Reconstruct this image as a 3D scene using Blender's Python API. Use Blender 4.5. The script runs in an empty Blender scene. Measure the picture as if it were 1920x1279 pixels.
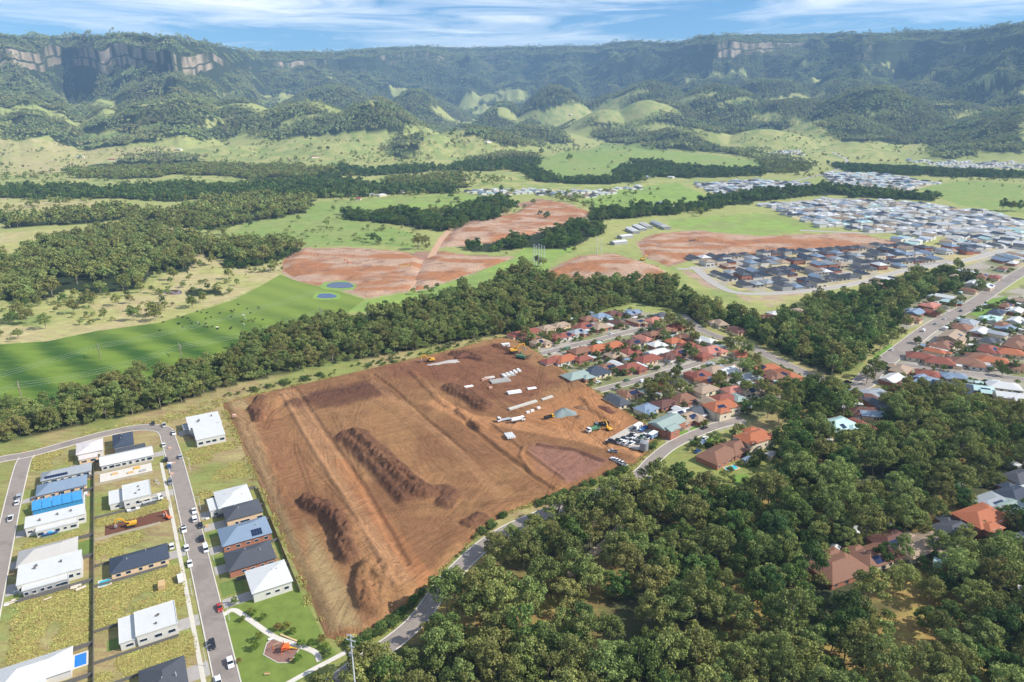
import bpy, bmesh, math, random
import numpy as np
from mathutils import Vector, Matrix, Euler
from mathutils.geometry import delaunay_2d_cdt

random.seed(7)
RNG = np.random.default_rng(7)
scene = bpy.context.scene
COL = scene.collection
R = math.radians
# ------------------------------------------------------------------ camera
CAMZ = 175.0                 # drone height above the flat ground, metres
FPX = 1281.0                 # focal length in photo pixels (24 mm equivalent)
HORIZON = 200.0              # eye level row in the photo
PITCH = math.atan((639.5 - HORIZON) / FPX)
K = CAMZ / 150.0
cam_d = bpy.data.cameras.new('camera')
cam_d.sensor_width = 36.0
cam_d.lens = 36.0 * FPX / 1920.0
cam_d.clip_start = 1.0
cam_d.clip_end = 60000.0
cam = bpy.data.objects.new('camera', cam_d)
COL.objects.link(cam)
cam.location = (0, 0, CAMZ)
cam.rotation_euler = (math.pi / 2 - PITCH, 0, 0)
scene.camera = cam
# ------------------------------------------------------------------ light
SUN_EL = R(39.0)
SUN_AZ = math.atan2(0.99, -0.13)       # clockwise from +Y: the sun stands to the right
world = bpy.data.worlds.new('World')
scene.world = world
world.use_nodes = True
wt = world.node_tree
for n in list(wt.nodes): wt.nodes.remove(n)
def wn(t, **kw):
    n = wt.nodes.new(t)
    for k, v in kw.items(): setattr(n, k, v)
    return n
def wl(a, b): wt.links.new(a, b)
sky = wn('ShaderNodeTexSky', sky_type='NISHITA', sun_disc=False)
sky.sun_elevation = SUN_EL
sky.sun_rotation = SUN_AZ
sky.altitude = 200.0; sky.air_density = 1.0; sky.dust_density = 0.35; sky.ozone_density = 2.5
geo = wn('ShaderNodeTexCoord')
sep = wn('ShaderNodeSeparateXYZ'); wl(geo.outputs['Generated'], sep.inputs[0])
def wmath(op, a, b=None, c=None):
    n = wn('ShaderNodeMath', operation=op)
    for i, v in enumerate((a, b, c)):
        if v is None: continue
        if isinstance(v, (int, float)): n.inputs[i].default_value = v
        else: wl(v, n.inputs[i])
    return n.outputs[0]
def cloud_noise(sx, sy, rot, scale, detail, lac, dist, seed):
    mp = wn('ShaderNodeMapping'); wl(geo.outputs['Generated'], mp.inputs[0])
    mp.inputs['Rotation'].default_value = (0, rot, 0); mp.inputs['Scale'].default_value = (sx, sx, sy); mp.inputs['Location'].default_value = (seed, seed * 1.7, 0)
    nz = wn('ShaderNodeTexNoise'); wl(mp.outputs[0], nz.inputs['Vector'])
    nz.inputs['Scale'].default_value = scale; nz.inputs['Detail'].default_value = detail; nz.inputs['Roughness'].default_value = lac; nz.inputs['Distortion'].default_value = dist
    return nz.outputs['Fac']
n1 = cloud_noise(1.5, 11.0, R(-5), 1.6, 3, 0.5, 0.4, 3.1)
n2 = cloud_noise(2.2, 26.0, R(-8), 2.2, 8, 0.66, 1.3, 8.3)
cl = wmath('ADD', wmath('MULTIPLY', n1, 0.55), wmath('MULTIPLY', n2, 0.45))
ramp = wn('ShaderNodeValToRGB'); wl(cl, ramp.inputs[0])
ramp.color_ramp.elements[0].position = 0.44; ramp.color_ramp.elements[0].color = (0, 0, 0, 1)
ramp.color_ramp.elements[1].position = 0.66; ramp.color_ramp.elements[1].color = (1, 1, 1, 1)
cfac = wmath('MULTIPLY', ramp.outputs[0], 0.9)
tint = wn('ShaderNodeMix', data_type='RGBA', blend_type='MULTIPLY'); tint.inputs[0].default_value = 1.0
wl(sky.outputs[0], tint.inputs[6]); tint.inputs[7].default_value = (0.60, 0.98, 1.36, 1)
mixc = wn('ShaderNodeMix', data_type='RGBA'); wl(cfac, mixc.inputs[0]); wl(tint.outputs[2], mixc.inputs[6])
mixc.inputs[7].default_value = (13.6, 13.9, 14.2, 1)
bg = wn('ShaderNodeBackground'); bg.inputs[1].default_value = 0.082
wl(mixc.outputs[2], bg.inputs[0])
wo = wn('ShaderNodeOutputWorld'); wl(bg.outputs[0], wo.inputs[0])
sun_d = bpy.data.lights.new('sun', 'SUN'); sun_d.energy = 5.0; sun_d.angle = R(0.53); sun_d.color = (1.0, 0.955, 0.88)
sun = bpy.data.objects.new('sun', sun_d); COL.objects.link(sun)
SUNV = Vector((math.sin(SUN_AZ) * math.cos(SUN_EL), math.cos(SUN_AZ) * math.cos(SUN_EL), math.sin(SUN_EL)))
sun.rotation_euler = SUNV.to_track_quat('Z', 'Y').to_euler()
sun.location = (300, 0, 400)
vs = scene.view_settings
vs.view_transform = 'Standard'; vs.look = 'None'; vs.exposure = 0.36; vs.gamma = 1.0; vs.use_curve_mapping = False
cy_ = scene.cycles
cy_.max_bounces = 4; cy_.diffuse_bounces = 2; cy_.glossy_bounces = 2; cy_.transmission_bounces = 2; cy_.transparent_max_bounces = 4; cy_.volume_bounces = 0
cy_.use_denoising = True; cy_.denoiser = 'OPENIMAGEDENOISE'; cy_.denoising_input_passes = 'RGB_ALBEDO_NORMAL'; cy_.denoising_prefilter = 'ACCURATE'
cy_.sample_clamp_indirect = 4.0
cy_.use_adaptive_sampling = True; cy_.adaptive_threshold = 0.02
cy_.caustics_reflective = False; cy_.caustics_refractive = False
# ------------------------------------------------------------------ helpers
def lin(h):
    h = h.lstrip('#'); o = []
    for i in (0, 2, 4):
        c = int(h[i:i + 2], 16) / 255.0
        o.append(c / 12.92 if c <= 0.04045 else ((c + 0.055) / 1.055) ** 2.4)
    return tuple(o)
def tag(o, label=None, cat=None, group=None, kind=None):
    if label: o['label'] = label
    if cat: o['category'] = cat
    if group: o['group'] = group
    if kind: o['kind'] = kind
    return o
def empty(name, loc=(0, 0, 0), rz=0.0):
    o = bpy.data.objects.new(name, None); COL.objects.link(o)
    o.location = loc; o.rotation_euler = (0, 0, rz); o.empty_display_size = 0.5
    return o
def link(name, me, parent=None, mat=None):
    o = bpy.data.objects.new(name, me); COL.objects.link(o)
    if parent is not None: o.parent = parent
    if mat is not None: me.materials.append(mat) if len(me.materials) == 0 else None
    return o
def copy_tree(o, parent=None):
    c = o.copy(); COL.objects.link(c); c.parent = parent
    for ch in o.children: copy_tree(ch, c)
    return c
class MB:
    def __init__(s): s.v = []; s.f = []
    def add(s, vs, fs):
        b = len(s.v); s.v += [tuple(p) for p in vs]; s.f += [tuple(i + b for i in f) for f in fs]; return s
    def box(s, x0, x1, y0, y1, z0, z1):
        return s.add([(x0, y0, z0), (x1, y0, z0), (x1, y1, z0), (x0, y1, z0), (x0, y0, z1), (x1, y0, z1), (x1, y1, z1), (x0, y1, z1)],
                     [(0, 3, 2, 1), (4, 5, 6, 7), (0, 1, 5, 4), (1, 2, 6, 5), (2, 3, 7, 6), (3, 0, 4, 7)])
    def rbox(s, c, sx, sy, sz, rz=0.0, ry=0.0):
        m = Matrix.Translation(c) @ Matrix.Rotation(rz, 4, 'Z') @ Matrix.Rotation(ry, 4, 'Y')
        p = [(-1, -1, -1), (1, -1, -1), (1, 1, -1), (-1, 1, -1), (-1, -1, 1), (1, -1, 1), (1, 1, 1), (-1, 1, 1)]
        return s.add([m @ Vector((a * sx / 2, b * sy / 2, d * sz / 2)) for a, b, d in p],
                     [(0, 3, 2, 1), (4, 5, 6, 7), (0, 1, 5, 4), (1, 2, 6, 5), (2, 3, 7, 6), (3, 0, 4, 7)])
    def prism(s, poly, z0, z1):
        n = len(poly)
        return s.add([(x, y, z0) for x, y in poly] + [(x, y, z1) for x, y in poly],
                     [tuple(reversed(range(n))), tuple(range(n, 2 * n))] + [(i, (i + 1) % n, n + (i + 1) % n, n + i) for i in range(n)])
    def side(s, prof, y0, y1, ins=0.0):
        # an x-z outline pushed out along y, its far ends drawn in by ins
        n = len(prof)
        return s.add([(x, y0, z) for x, z in prof] + [(x, y1, z) for x, z in prof],
                     [tuple(range(n)), tuple(reversed(range(n, 2 * n)))] + [(i, n + i, n + (i + 1) % n, (i + 1) % n) for i in range(n)])
    def tube(s, a, b, r0, r1=None, n=6, cap=True):
        r1 = r0 if r1 is None else r1
        a = Vector(a); b = Vector(b); d = (b - a)
        q = d.to_track_quat('Z', 'Y')
        vs = []
        for p, r in ((a, r0), (b, r1)):
            for i in range(n):
                t = 2 * math.pi * i / n
                vs.append(p + q @ Vector((r * math.cos(t), r * math.sin(t), 0)))
        fs = [(i, (i + 1) % n, n + (i + 1) % n, n + i) for i in range(n)]
        if cap: fs += [tuple(reversed(range(n))), tuple(range(n, 2 * n))]
        return s.add(vs, fs)
    def mesh(s, name, mat=None):
        me = bpy.data.meshes.new(name); me.from_pydata(s.v, [], s.f); me.update()
        if mat is not None: me.materials.append(mat)
        return me
    def build(s, name, mat=None, parent=None, loc=None, rz=None):
        o = link(name, s.mesh(name, mat), parent)
        if loc is not None: o.location = loc
        if rz is not None: o.rotation_euler = (0, 0, rz)
        return o
def np_mesh(name, V, F, mat=None, smooth=False):
    V = np.asarray(V, dtype=np.float32); F = np.asarray(F, dtype=np.int32)
    me = bpy.data.meshes.new(name)
    k = F.shape[1]
    me.vertices.add(len(V)); me.vertices.foreach_set('co', V.ravel())
    me.loops.add(F.size); me.loops.foreach_set('vertex_index', F.ravel())
    me.polygons.add(len(F)); me.polygons.foreach_set('loop_start', np.arange(0, F.size, k, dtype=np.int32))
    me.polygons.foreach_set('loop_total', np.full(len(F), k, dtype=np.int32))
    if smooth: me.polygons.foreach_set('use_smooth', np.ones(len(F), dtype=bool))
    me.update(calc_edges=True)
    if mat is not None: me.materials.append(mat)
    return me
def set_attr(me, name, typ, dom, arr):
    a = me.attributes.new(name, typ, dom)
    key = {'FLOAT': 'value', 'INT': 'value', 'FLOAT_VECTOR': 'vector', 'FLOAT_COLOR': 'color'}[typ]
    a.data.foreach_set(key, np.ascontiguousarray(arr).ravel())
# ------------------------------------------------------------------ materials
class NT:
    def __init__(s, name):
        s.m = bpy.data.materials.new(name); s.m.use_nodes = True; s.t = s.m.node_tree
        for n in list(s.t.nodes): s.t.nodes.remove(n)
        s.out = s.n('ShaderNodeOutputMaterial')
    def n(s, t, **kw):
        x = s.t.nodes.new(t)
        for k, v in kw.items(): setattr(x, k, v)
        return x
    def l(s, a, b): s.t.links.new(a, b)
    def sv(s, sock, v):
        if isinstance(v, bpy.types.NodeSocket): s.l(v, sock)
        elif isinstance(v, (tuple, list)) and len(v) == 3 and sock.type == 'RGBA': sock.default_value = (*v, 1)
        else: sock.default_value = v
    def math(s, op, a, b=0.0, clamp=False):
        x = s.n('ShaderNodeMath', operation=op, use_clamp=clamp); s.sv(x.inputs[0], a); s.sv(x.inputs[1], b); return x.outputs[0]
    def mix(s, f, a, b, blend='MIX'):
        x = s.n('ShaderNodeMix', data_type='RGBA', blend_type=blend); s.sv(x.inputs[0], f); s.sv(x.inputs[6], a); s.sv(x.inputs[7], b); return x.outputs[2]
    def noise(s, vec, scale, detail=3, rough=0.55, dist=0.0):
        x = s.n('ShaderNodeTexNoise'); s.l(vec, x.inputs['Vector']); x.inputs['Scale'].default_value = scale
        x.inputs['Detail'].default_value = detail; x.inputs['Roughness'].default_value = rough; x.inputs['Distortion'].default_value = dist
        return x.outputs['Fac']
    def ramp(s, f, a, b):
        x = s.n('ShaderNodeMapRange', interpolation_type='SMOOTHSTEP'); s.sv(x.inputs[0], f); x.inputs[1].default_value = a; x.inputs[2].default_value = b; return x.outputs[0]
    def pos(s): return s.n('ShaderNodeNewGeometry').outputs['Position']
    def obj(s): return s.n('ShaderNodeTexCoord').outputs['Object']
    def map(s, vec, rot=0.0, scale=(1, 1, 1)):
        x = s.n('ShaderNodeMapping'); s.l(vec, x.inputs[0]); x.inputs['Rotation'].default_value = (0, 0, rot); x.inputs['Scale'].default_value = scale; return x.outputs[0]
    def attr(s, name, out='Color'):
        return s.n('ShaderNodeAttribute', attribute_name=name).outputs[out]
    def pbr(s, col, rough=0.8, spec=0.3, metal=0.0, bump=None, bstr=0.3, bdist=0.1, emit=None):
        p = s.n('ShaderNodeBsdfPrincipled'); s.sv(p.inputs['Base Color'], col); s.sv(p.inputs['Roughness'], rough)
        p.inputs['Specular IOR Level'].default_value = spec; p.inputs['Metallic'].default_value = metal
        if bump is not None:
            b = s.n('ShaderNodeBump'); b.inputs['Strength'].default_value = bstr; b.inputs['Distance'].default_value = bdist
            s.l(bump, b.inputs['Height']); s.l(b.outputs[0], p.inputs['Normal'])
        s.l(p.outputs[0], s.out.inputs[0]); return s.m
MATS = {}
def mat(name, col, rough=0.8, var=0.12, scale=0.6, spec=0.3, metal=0.0):
    """plain painted or weathered surface: base colour mottled by world-space noise"""
    if name in MATS: return MATS[name]
    t = NT(name); p = t.pos()
    f = t.noise(p, scale, 4, 0.6)
    c = t.mix(f, tuple(x * (1 - var * 1.6) for x in col), tuple(min(1, x * (1 + var * 1.6)) for x in col))
    MATS[name] = t.pbr(c, rough, spec, metal); return MATS[name]
def roof_tile(name, col, rough=0.75):
    if name in MATS: return MATS[name]
    t = NT(name); o = t.obj()
    f = t.noise(o, 1.3, 4, 0.65); g = t.noise(o, 9.0, 2, 0.6)
    c = t.mix(f, tuple(x * 0.72 for x in col), tuple(min(1, x * 1.22) for x in col))
    c = t.mix(t.math('MULTIPLY', g, 0.35), c, tuple(x * 0.55 for x in col))
    w = t.n('ShaderNodeTexWave', wave_type='BANDS', bands_direction='Z'); t.l(o, w.inputs[0]); w.inputs['Scale'].default_value = 2.2
    MATS[name] = t.pbr(c, rough, 0.25, 0, w.outputs['Fac'], 0.25, 0.05); return MATS[name]
def roof_metal(name, col, rough=0.45):
    if name in MATS: return MATS[name]
    t = NT(name); o = t.obj()
    f = t.noise(o, 0.35, 4, 0.6)
    c = t.mix(f, tuple(x * 0.86 for x in col), tuple(min(1, x * 1.08) for x in col))
    w = t.n('ShaderNodeTexWave', wave_type='BANDS', bands_direction='Y'); t.l(o, w.inputs[0]); w.inputs['Scale'].default_value = 0.8
    c = t.mix(t.ramp(w.outputs['Fac'], 0.9, 1.0), c, tuple(x * 0.8 for x in col))
    MATS[name] = t.pbr(c, rough, 0.35, 0, w.outputs['Fac'], 0.3, 0.04); return MATS[name]
# ------------------------------------------------------------------ terrain
def _h(ix, iy, seed):
    n = (ix.astype(np.int64) * 374761393 + iy.astype(np.int64) * 668265263 + seed * 982451653) & 0x7fffffff
    n = ((n ^ (n >> 13)) * 1274126177) & 0x7fffffff
    return ((n ^ (n >> 16)) & 0xffff) / 65535.0
def vnoise(x, y, seed=0):
    ix = np.floor(x); iy = np.floor(y); fx = x - ix; fy = y - iy
    ux = fx * fx * fx * (fx * (fx * 6 - 15) + 10); uy = fy * fy * fy * (fy * (fy * 6 - 15) + 10)
    a = _h(ix, iy, seed); b = _h(ix + 1, iy, seed); c = _h(ix, iy + 1, seed); d = _h(ix + 1, iy + 1, seed)
    return (a * (1 - ux) + b * ux) * (1 - uy) + (c * (1 - ux) + d * ux) * uy
def fbm(x, y, sc, octv=4, seed=0, ridged=False, gain=0.5):
    x = np.asarray(x, float) / sc; y = np.asarray(y, float) / sc; s = 0.0; a = 1.0; tot = 0.0
    for o in range(octv):
        n = vnoise(x + 17.3 * o, y - 9.1 * o, seed + o)
        if ridged: n = 1 - np.abs(2 * n - 1)
        s = s + a * n; tot += a; a *= gain; x = x * 2.03; y = y * 2.03
    return s / tot
def sstep(a, b, x):
    t = np.clip((x - a) / (b - a), 0, 1); return t * t * (3 - 2 * t)
CP, SP = math.cos(PITCH), math.sin(PITCH)
def ray(px, py):
    u = (px - 960.0) / FPX; v = (639.5 - py) / FPX
    return np.array([u, CP + v * SP, -SP + v * CP])
def W(px, py, z=0.0):
    d = ray(px, py); t = (CAMZ - z) / -d[2]; return (d[0] * t, d[1] * t)
COLK = FPX * (CP + (639.5 - HORIZON) / FPX * SP)
def col_of(x, y): return 960.0 + COLK * x / np.maximum(y, 1.0)
def tan_el(px, py):
    d = ray(px, py); return d[2] / math.hypot(d[0], d[1])
SKY = [(-900, 60), (-200, 58), (0, 66), (60, 72), (75, 70), (140, 73), (162, 69), (220, 69), (236, 65), (290, 68), (313, 74), (330, 70), (352, 74), (400, 83), (440, 90), (490, 100), (560, 99), (640, 100), (690, 95),
       (720, 92), (800, 89), (860, 92), (940, 90), (1060, 88), (1120, 88), (1150, 80), (1190, 78), (1230, 82), (1270, 80), (1300, 70), (1340, 67), (1480, 68), (1560, 65), (1620, 67), (1680, 62), (1780, 61), (1840, 53), (1890, 46), (1920, 45), (2200, 40), (2900, 45)]
SKX = np.array([p[0] for p in SKY], float); SKT = np.array([tan_el(*p) for p in SKY])
RIM = [(-900, 5.6), (-200, 5.4), (0, 5.3), (60, 5.45), (115, 5.65), (135, 6.0), (230, 5.45), (290, 5.0), (335, 4.75), (370, 5.0), (420, 5.7), (500, 6.9), (640, 7.5), (760, 7.9), (840, 8.1), (900, 8.8), (960, 8.5), (1080, 8.2), (1200, 7.8), (1290, 7.0),
       (1330, 6.75), (1400, 6.85), (1500, 7.25), (1530, 7.1), (1600, 6.3), (1660, 6.5), (1700, 6.7), (1760, 6.3), (1850, 5.9), (1920, 5.6), (2200, 5.2), (2900, 5.0)]
RMX = np.array([p[0] for p in RIM], float); RMD = np.array([p[1] for p in RIM]) * 1000.0
def rim_d(c):
    n = fbm(c, c * 0 + 3.3, 70.0, 3, 11) - 0.5
    n2 = fbm(c, c * 0 + 7.7, 14.0, 2, 12) - 0.5
    return np.interp(c, RMX, RMD) + 420 * n + 26 * n2
def flat_r(py): return W(960, py)[1]
# rolling hills: photo column, row where its middle meets the plain, row of its top, half width in columns, half depth in metres
HILLS = [(180, 262, 218, 150, 420), (430, 270, 190, 90, 420), (560, 272, 184, 110, 420), (700, 276, 183, 85, 360), (640, 292, 262, 95, 250), (420, 292, 272, 80, 220), (560, 288, 258, 70, 260), (880, 284, 240, 85, 260),
         (800, 288, 250, 50, 240), (1150, 298, 280, 150, 260), (1000, 270, 238, 80, 260), (1130, 262, 205, 70, 420), (1230, 262, 185, 90, 420), (1350, 258, 165, 100, 450), (1500, 262, 192, 110, 420), (1640, 268, 167, 95, 420), (1560, 276, 226, 90, 260),
         (1760, 264, 195, 110, 380), (1880, 262, 215, 120, 380), (1430, 280, 238, 90, 260), (1300, 278, 240, 80, 260), (-150, 262, 205, 150, 500), (2100, 262, 195, 160, 500), (940, 250, 190, 40, 420), (60, 256, 205, 90, 500), (620, 250, 158, 90, 480), (780, 248, 168, 60, 480), (1050, 249, 160, 70, 480), (1210, 250, 148, 90, 480), (1440, 250, 146, 100, 460), (1590, 252, 150, 80, 430), (1740, 252, 150, 90, 430), (300, 256, 178, 70, 420)]
HL = []
for px, yf, yt, hw, hd in HILLS:
    r0 = flat_r(yf); a = math.atan((px - 960) / COLK); rr = r0 / math.cos(a) * 1.0
    x0, y0 = rr * math.sin(a), rr * math.cos(a)
    top = CAMZ + rr * tan_el(px, yt)
    HL.append((x0, y0, a, max(top, 5.0), hw / COLK * rr, hd))
def hgt(x, y):
    x = np.asarray(x, float); y = np.asarray(y, float)
    r = np.hypot(x, y); c = np.clip(col_of(x, y), -900, 2900)
    rim = rim_d(c)
    zr = CAMZ + rim * np.interp(c, SKX, SKT)
    roll = (fbm(x, y, 520.0, 3, 5) - 0.5) * 16 * sstep(1150, 2300, r)
    wx = x + 160 * (fbm(x, y, 420, 2, 21) - 0.5); wy = y + 160 * (fbm(x, y, 420, 2, 22) - 0.5)
    hs = 0.0
    for x0, y0, a, top, sl, sr in HL:
        dx = wx - x0; dy = wy - y0
        lat = dx * math.cos(a) - dy * math.sin(a); rad = dx * math.sin(a) + dy * math.cos(a)
        g = top * np.exp(-(lat / sl) ** 2 * 0.75 - (rad / sr) ** 2)
        hs = np.maximum(hs, g) + 0.12 * np.minimum(hs, g)
    hs = hs * sstep(1500, 2300, r) * (0.93 + 0.16 * (fbm(x, y, 260, 3, 31) - 0.5))
    t = rim - r
    D = 75 + 70 * fbm(c, c * 0, 60, 2, 41) + 40 * np.exp(-((c - 330) / 200) ** 2) - 45 * np.exp(-((c - 900) / 170) ** 2)
    D = 0.56 * D * (0.75 + 0.5 * fbm(c, c * 0 + 2, 9, 2, 44))
    sp = fbm(x, y, 900, 4, 51, ridged=True, gain=0.55)
    L = 980 + 700 * (sp - 0.5)
    tt = np.maximum(t, 0)
    z0 = 30.0
    body = zr - D - z0
    U = 85.0 * (0.6 + 0.8 * fbm(c, c * 0 + 5, 40, 2, 46))
    t2 = np.maximum(tt - CLIFF, 0)
    win = sstep(0, 450, t2)
    body = body - U
    esc = z0 + body * np.exp(-t2 / L) * (1 + win * 1.05 * (sp - 0.55)) + U * (1 - sstep(-120, CLIFF, tt)) + D * (1 - sstep(0, 1, t2 / 26.0) * 0.62 - sstep(0, 1, (t2 - 50) / 22.0) * 0.38)
    back = zr - sstep(0, 1, -t / 1500.0) * 60.0
    esc = np.where(t > 0, esc, back) - 30 * sstep(1200, 3000, tt)
    esc = np.maximum(esc, 0) * sstep(2400, 3600, r)
    return np.maximum(np.maximum(hs, esc) + roll * (r < 4500), 0.0 + roll * 0.6) * sstep(1150, 1700, r)
CLIFF = 230.0      # the cliff line stands this far in front of the skyline
RS = np.concatenate([np.linspace(1150, 5000, 500), np.linspace(5010, 9500, 250)])
def P(px, py):
    """point of the ground seen at a place in the photograph"""
    d = ray(px, py)
    if d[2] < -0.02:
        t = CAMZ / -d[2]
        if math.hypot(d[0], d[1]) * t < 1150: return (d[0] * t, d[1] * t)
    hd = math.hypot(d[0], d[1]); x = d[0] / hd * RS; y = d[1] / hd * RS
    z = CAMZ + d[2] / hd * RS; g = hgt(x, y)
    i = np.argmax(g >= z)
    if g[i] < z[i]: i = len(RS) - 1
    if i == 0: return (x[0], y[0])
    f = (z[i - 1] - g[i - 1]) / max(1e-6, (z[i - 1] - g[i - 1]) + (g[i] - z[i]))
    return (x[i - 1] + f * (x[i] - x[i - 1]), y[i - 1] + f * (y[i] - y[i - 1]))
def PL(pts): return np.array([P(*p) for p in pts])
def inpoly(x, y, poly):
    x = np.asarray(x, float); y = np.asarray(y, float)
    res = np.zeros(x.shape, bool)
    m = (x >= poly[:, 0].min()) & (x <= poly[:, 0].max()) & (y >= poly[:, 1].min()) & (y <= poly[:, 1].max())
    if not m.any(): return res
    xs = x[m]; ys = y[m]; ins = np.zeros(xs.shape, bool)
    n = len(poly)
    for i in range(n):
        x1, y1 = poly[i]; x2, y2 = poly[(i + 1) % n]
        if y1 == y2: continue
        c = ((y1 > ys) != (y2 > ys)) & (xs < (x2 - x1) * (ys - y1) / (y2 - y1) + x1)
        ins ^= c
    res[m] = ins
    return res
def seg_dist(x, y, line):
    d = np.full(np.shape(x), 1e9)
    for i in range(len(line) - 1):
        ax, ay = line[i]; bx, by = line[i + 1]; vx, vy = bx - ax, by - ay; l2 = vx * vx + vy * vy + 1e-9
        t = np.clip(((x - ax) * vx + (y - ay) * vy) / l2, 0, 1)
        d = np.minimum(d, np.hypot(x - ax - t * vx, y - ay - t * vy))
    return d
GA = R(30)
def G(u, v):
    """street grid of the new lots (u across the streets, v along them) to metres"""
    u *= K; v *= K
    return (u * math.cos(GA) - v * math.sin(GA), u * math.sin(GA) + v * math.cos(GA))
# ------------------------------------------------------------------ land cover plan
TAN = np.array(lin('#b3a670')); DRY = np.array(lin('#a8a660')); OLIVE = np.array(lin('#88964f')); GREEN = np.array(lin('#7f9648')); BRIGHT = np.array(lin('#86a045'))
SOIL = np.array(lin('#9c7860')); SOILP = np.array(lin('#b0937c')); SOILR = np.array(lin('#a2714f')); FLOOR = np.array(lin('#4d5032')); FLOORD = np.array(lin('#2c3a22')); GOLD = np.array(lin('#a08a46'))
ROCK = np.array(lin('#bfa98c')); PAVE = np.array(lin('#a39c93'))
COVER = [  # colour, second colour, outline in the photograph
    (TAN, DRY, [(0, 262), (110, 268), (230, 280), (330, 275), (340, 300), (200, 300), (60, 330), (0, 330)]),
    (DRY, OLIVE, [(0, 330), (120, 338), (330, 328), (480, 338), (650, 330), (790, 330), (800, 350), (600, 372), (300, 372), (0, 372)]),
    (TAN, DRY, [(0, 372), (100, 375), (200, 378), (230, 395), (90, 400), (0, 402)]),
    (TAN, DRY, [(0, 436), (130, 428), (215, 430), (240, 410), (330, 405), (370, 430), (330, 445), (200, 450), (120, 455), (40, 475), (0, 490)]),
    (TAN, DRY, [(330, 500), (370, 470), (440, 500), (530, 490), (540, 510), (440, 560), (300, 605), (180, 620), (90, 640), (0, 645), (0, 600), (120, 570), (270, 545)]),
    (OLIVE, DRY, [(0, 560), (90, 575), (160, 560), (180, 590), (80, 612), (0, 610)]),
    (GREEN, OLIVE, [(425, 440), (470, 415), (560, 395), (600, 378), (700, 372), (800, 380), (800, 402), (690, 410), (780, 440), (770, 465), (700, 460), (560, 465), (480, 455)]),
    (BRIGHT, OLIVE, [(660, 375), (760, 370), (880, 362), (930, 375), (870, 392), (780, 398), (670, 396)]),
    (OLIVE, DRY, [(340, 290), (450, 270), (560, 262), (640, 250), (720, 262), (760, 300), (700, 312), (560, 312), (430, 305)]),
    (DRY, OLIVE, [(760, 270), (800, 245), (830, 235), (900, 245), (960, 262), (1000, 285), (920, 300), (820, 310), (770, 305)]),
    (OLIVE, GREEN, [(1010, 300), (1060, 285), (1130, 268), (1240, 280), (1400, 300), (1420, 318), (1330, 315), (1200, 300), (1150, 335), (1060, 338), (1010, 318)]),
    (DRY, OLIVE, [(870, 322), (960, 318), (1000, 340), (1160, 345), (1330, 330), (1200, 352), (1050, 358), (900, 352), (830, 345)]),
    (BRIGHT, GREEN, [(1080, 378), (1180, 352), (1270, 342), (1300, 358), (1350, 372), (1240, 388), (1130, 395)]),
    (BRIGHT, OLIVE, [(1250, 412), (1400, 402), (1500, 402), (1540, 430), (1440, 440), (1330, 435), (1260, 428)]),
    (DRY, OLIVE, [(1300, 235), (1420, 222), (1520, 225), (1560, 262), (1600, 268), (1720, 272), (1740, 290), (1560, 300), (1420, 290), (1330, 262)]),
    (DRY, OLIVE, [(1010, 222), (1100, 200), (1170, 175), (1250, 195), (1300, 225), (1200, 235), (1100, 232)]),
    (GREEN, OLIVE, [(1710, 350), (1800, 340), (1920, 345), (1920, 400), (1800, 385), (1740, 362)]),
    (GREEN, OLIVE, [(1240, 285), (1420, 300), (1440, 320), (1330, 318), (1250, 300)]),
    (GREEN, BRIGHT, [(780, 548), (900, 505), (960, 480), (1000, 458), (1090, 465), (1040, 490), (1000, 520), (960, 515), (860, 555), (760, 575), (640, 590), (690, 562)]),
    (SOILR, SOILP, [(530, 490), (565, 466), (650, 464), (760, 472), (800, 487), (790, 510), (770, 545), (690, 560), (640, 545), (560, 528), (530, 512)]),
    (SOILP, SOIL, [(760, 475), (820, 470), (880, 478), (965, 482), (900, 508), (780, 548), (770, 520)]),
    (SOILR, SOILP, [(820, 465), (850, 430), (880, 415), (960, 402), (1040, 388), (1060, 400), (1060, 425), (960, 450), (880, 460)]),
    (SOILP, SOIL, [(960, 385), (1010, 372), (1060, 380), (1115, 400), (1080, 415), (1040, 400)]),
    (SOILR, SOIL, [(1008, 520), (1050, 495), (1090, 480), (1150, 475), (1230, 498), (1275, 525), (1200, 527), (1100, 527)]),
    (SOILP, SOIL, [(1190, 455), (1230, 438), (1300, 432), (1420, 443), (1600, 436), (1720, 462), (1560, 470), (1420, 480), (1290, 488), (1250, 500), (1210, 480)]),
    (SOILP, OLIVE, [(1250, 505), (1300, 510), (1360, 540), (1420, 550), (1380, 560), (1290, 540)]),
    (DRY, OLIVE, [(1200, 505), (1260, 500), (1330, 540), (1390, 570), (1360, 578), (1270, 545)]),
    (DRY, SOILP, [(1380, 552), (1520, 545), (1540, 555), (1450, 575), (1400, 565)]),
    (PAVE, TAN, [(1285, 478), (1480, 470), (1700, 462), (1920, 455), (1920, 505), (1800, 492), (1640, 530), (1540, 545), (1400, 547), (1330, 525)]),
    (PAVE, TAN, [(1420, 382), (1560, 372), (1700, 378), (1880, 402), (1920, 420), (1920, 452), (1700, 440), (1500, 415)]),
    (PAVE, TAN, [(1300, 345), (1420, 338), (1520, 345), (1540, 352), (1400, 360), (1350, 370)]),
    (PAVE, TAN, [(1540, 325), (1640, 325), (1760, 345), (1700, 358), (1560, 345)]),
    (PAVE, OLIVE, [(1690, 300), (1800, 302), (1920, 305), (1920, 318), (1780, 315)]),
]
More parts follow.
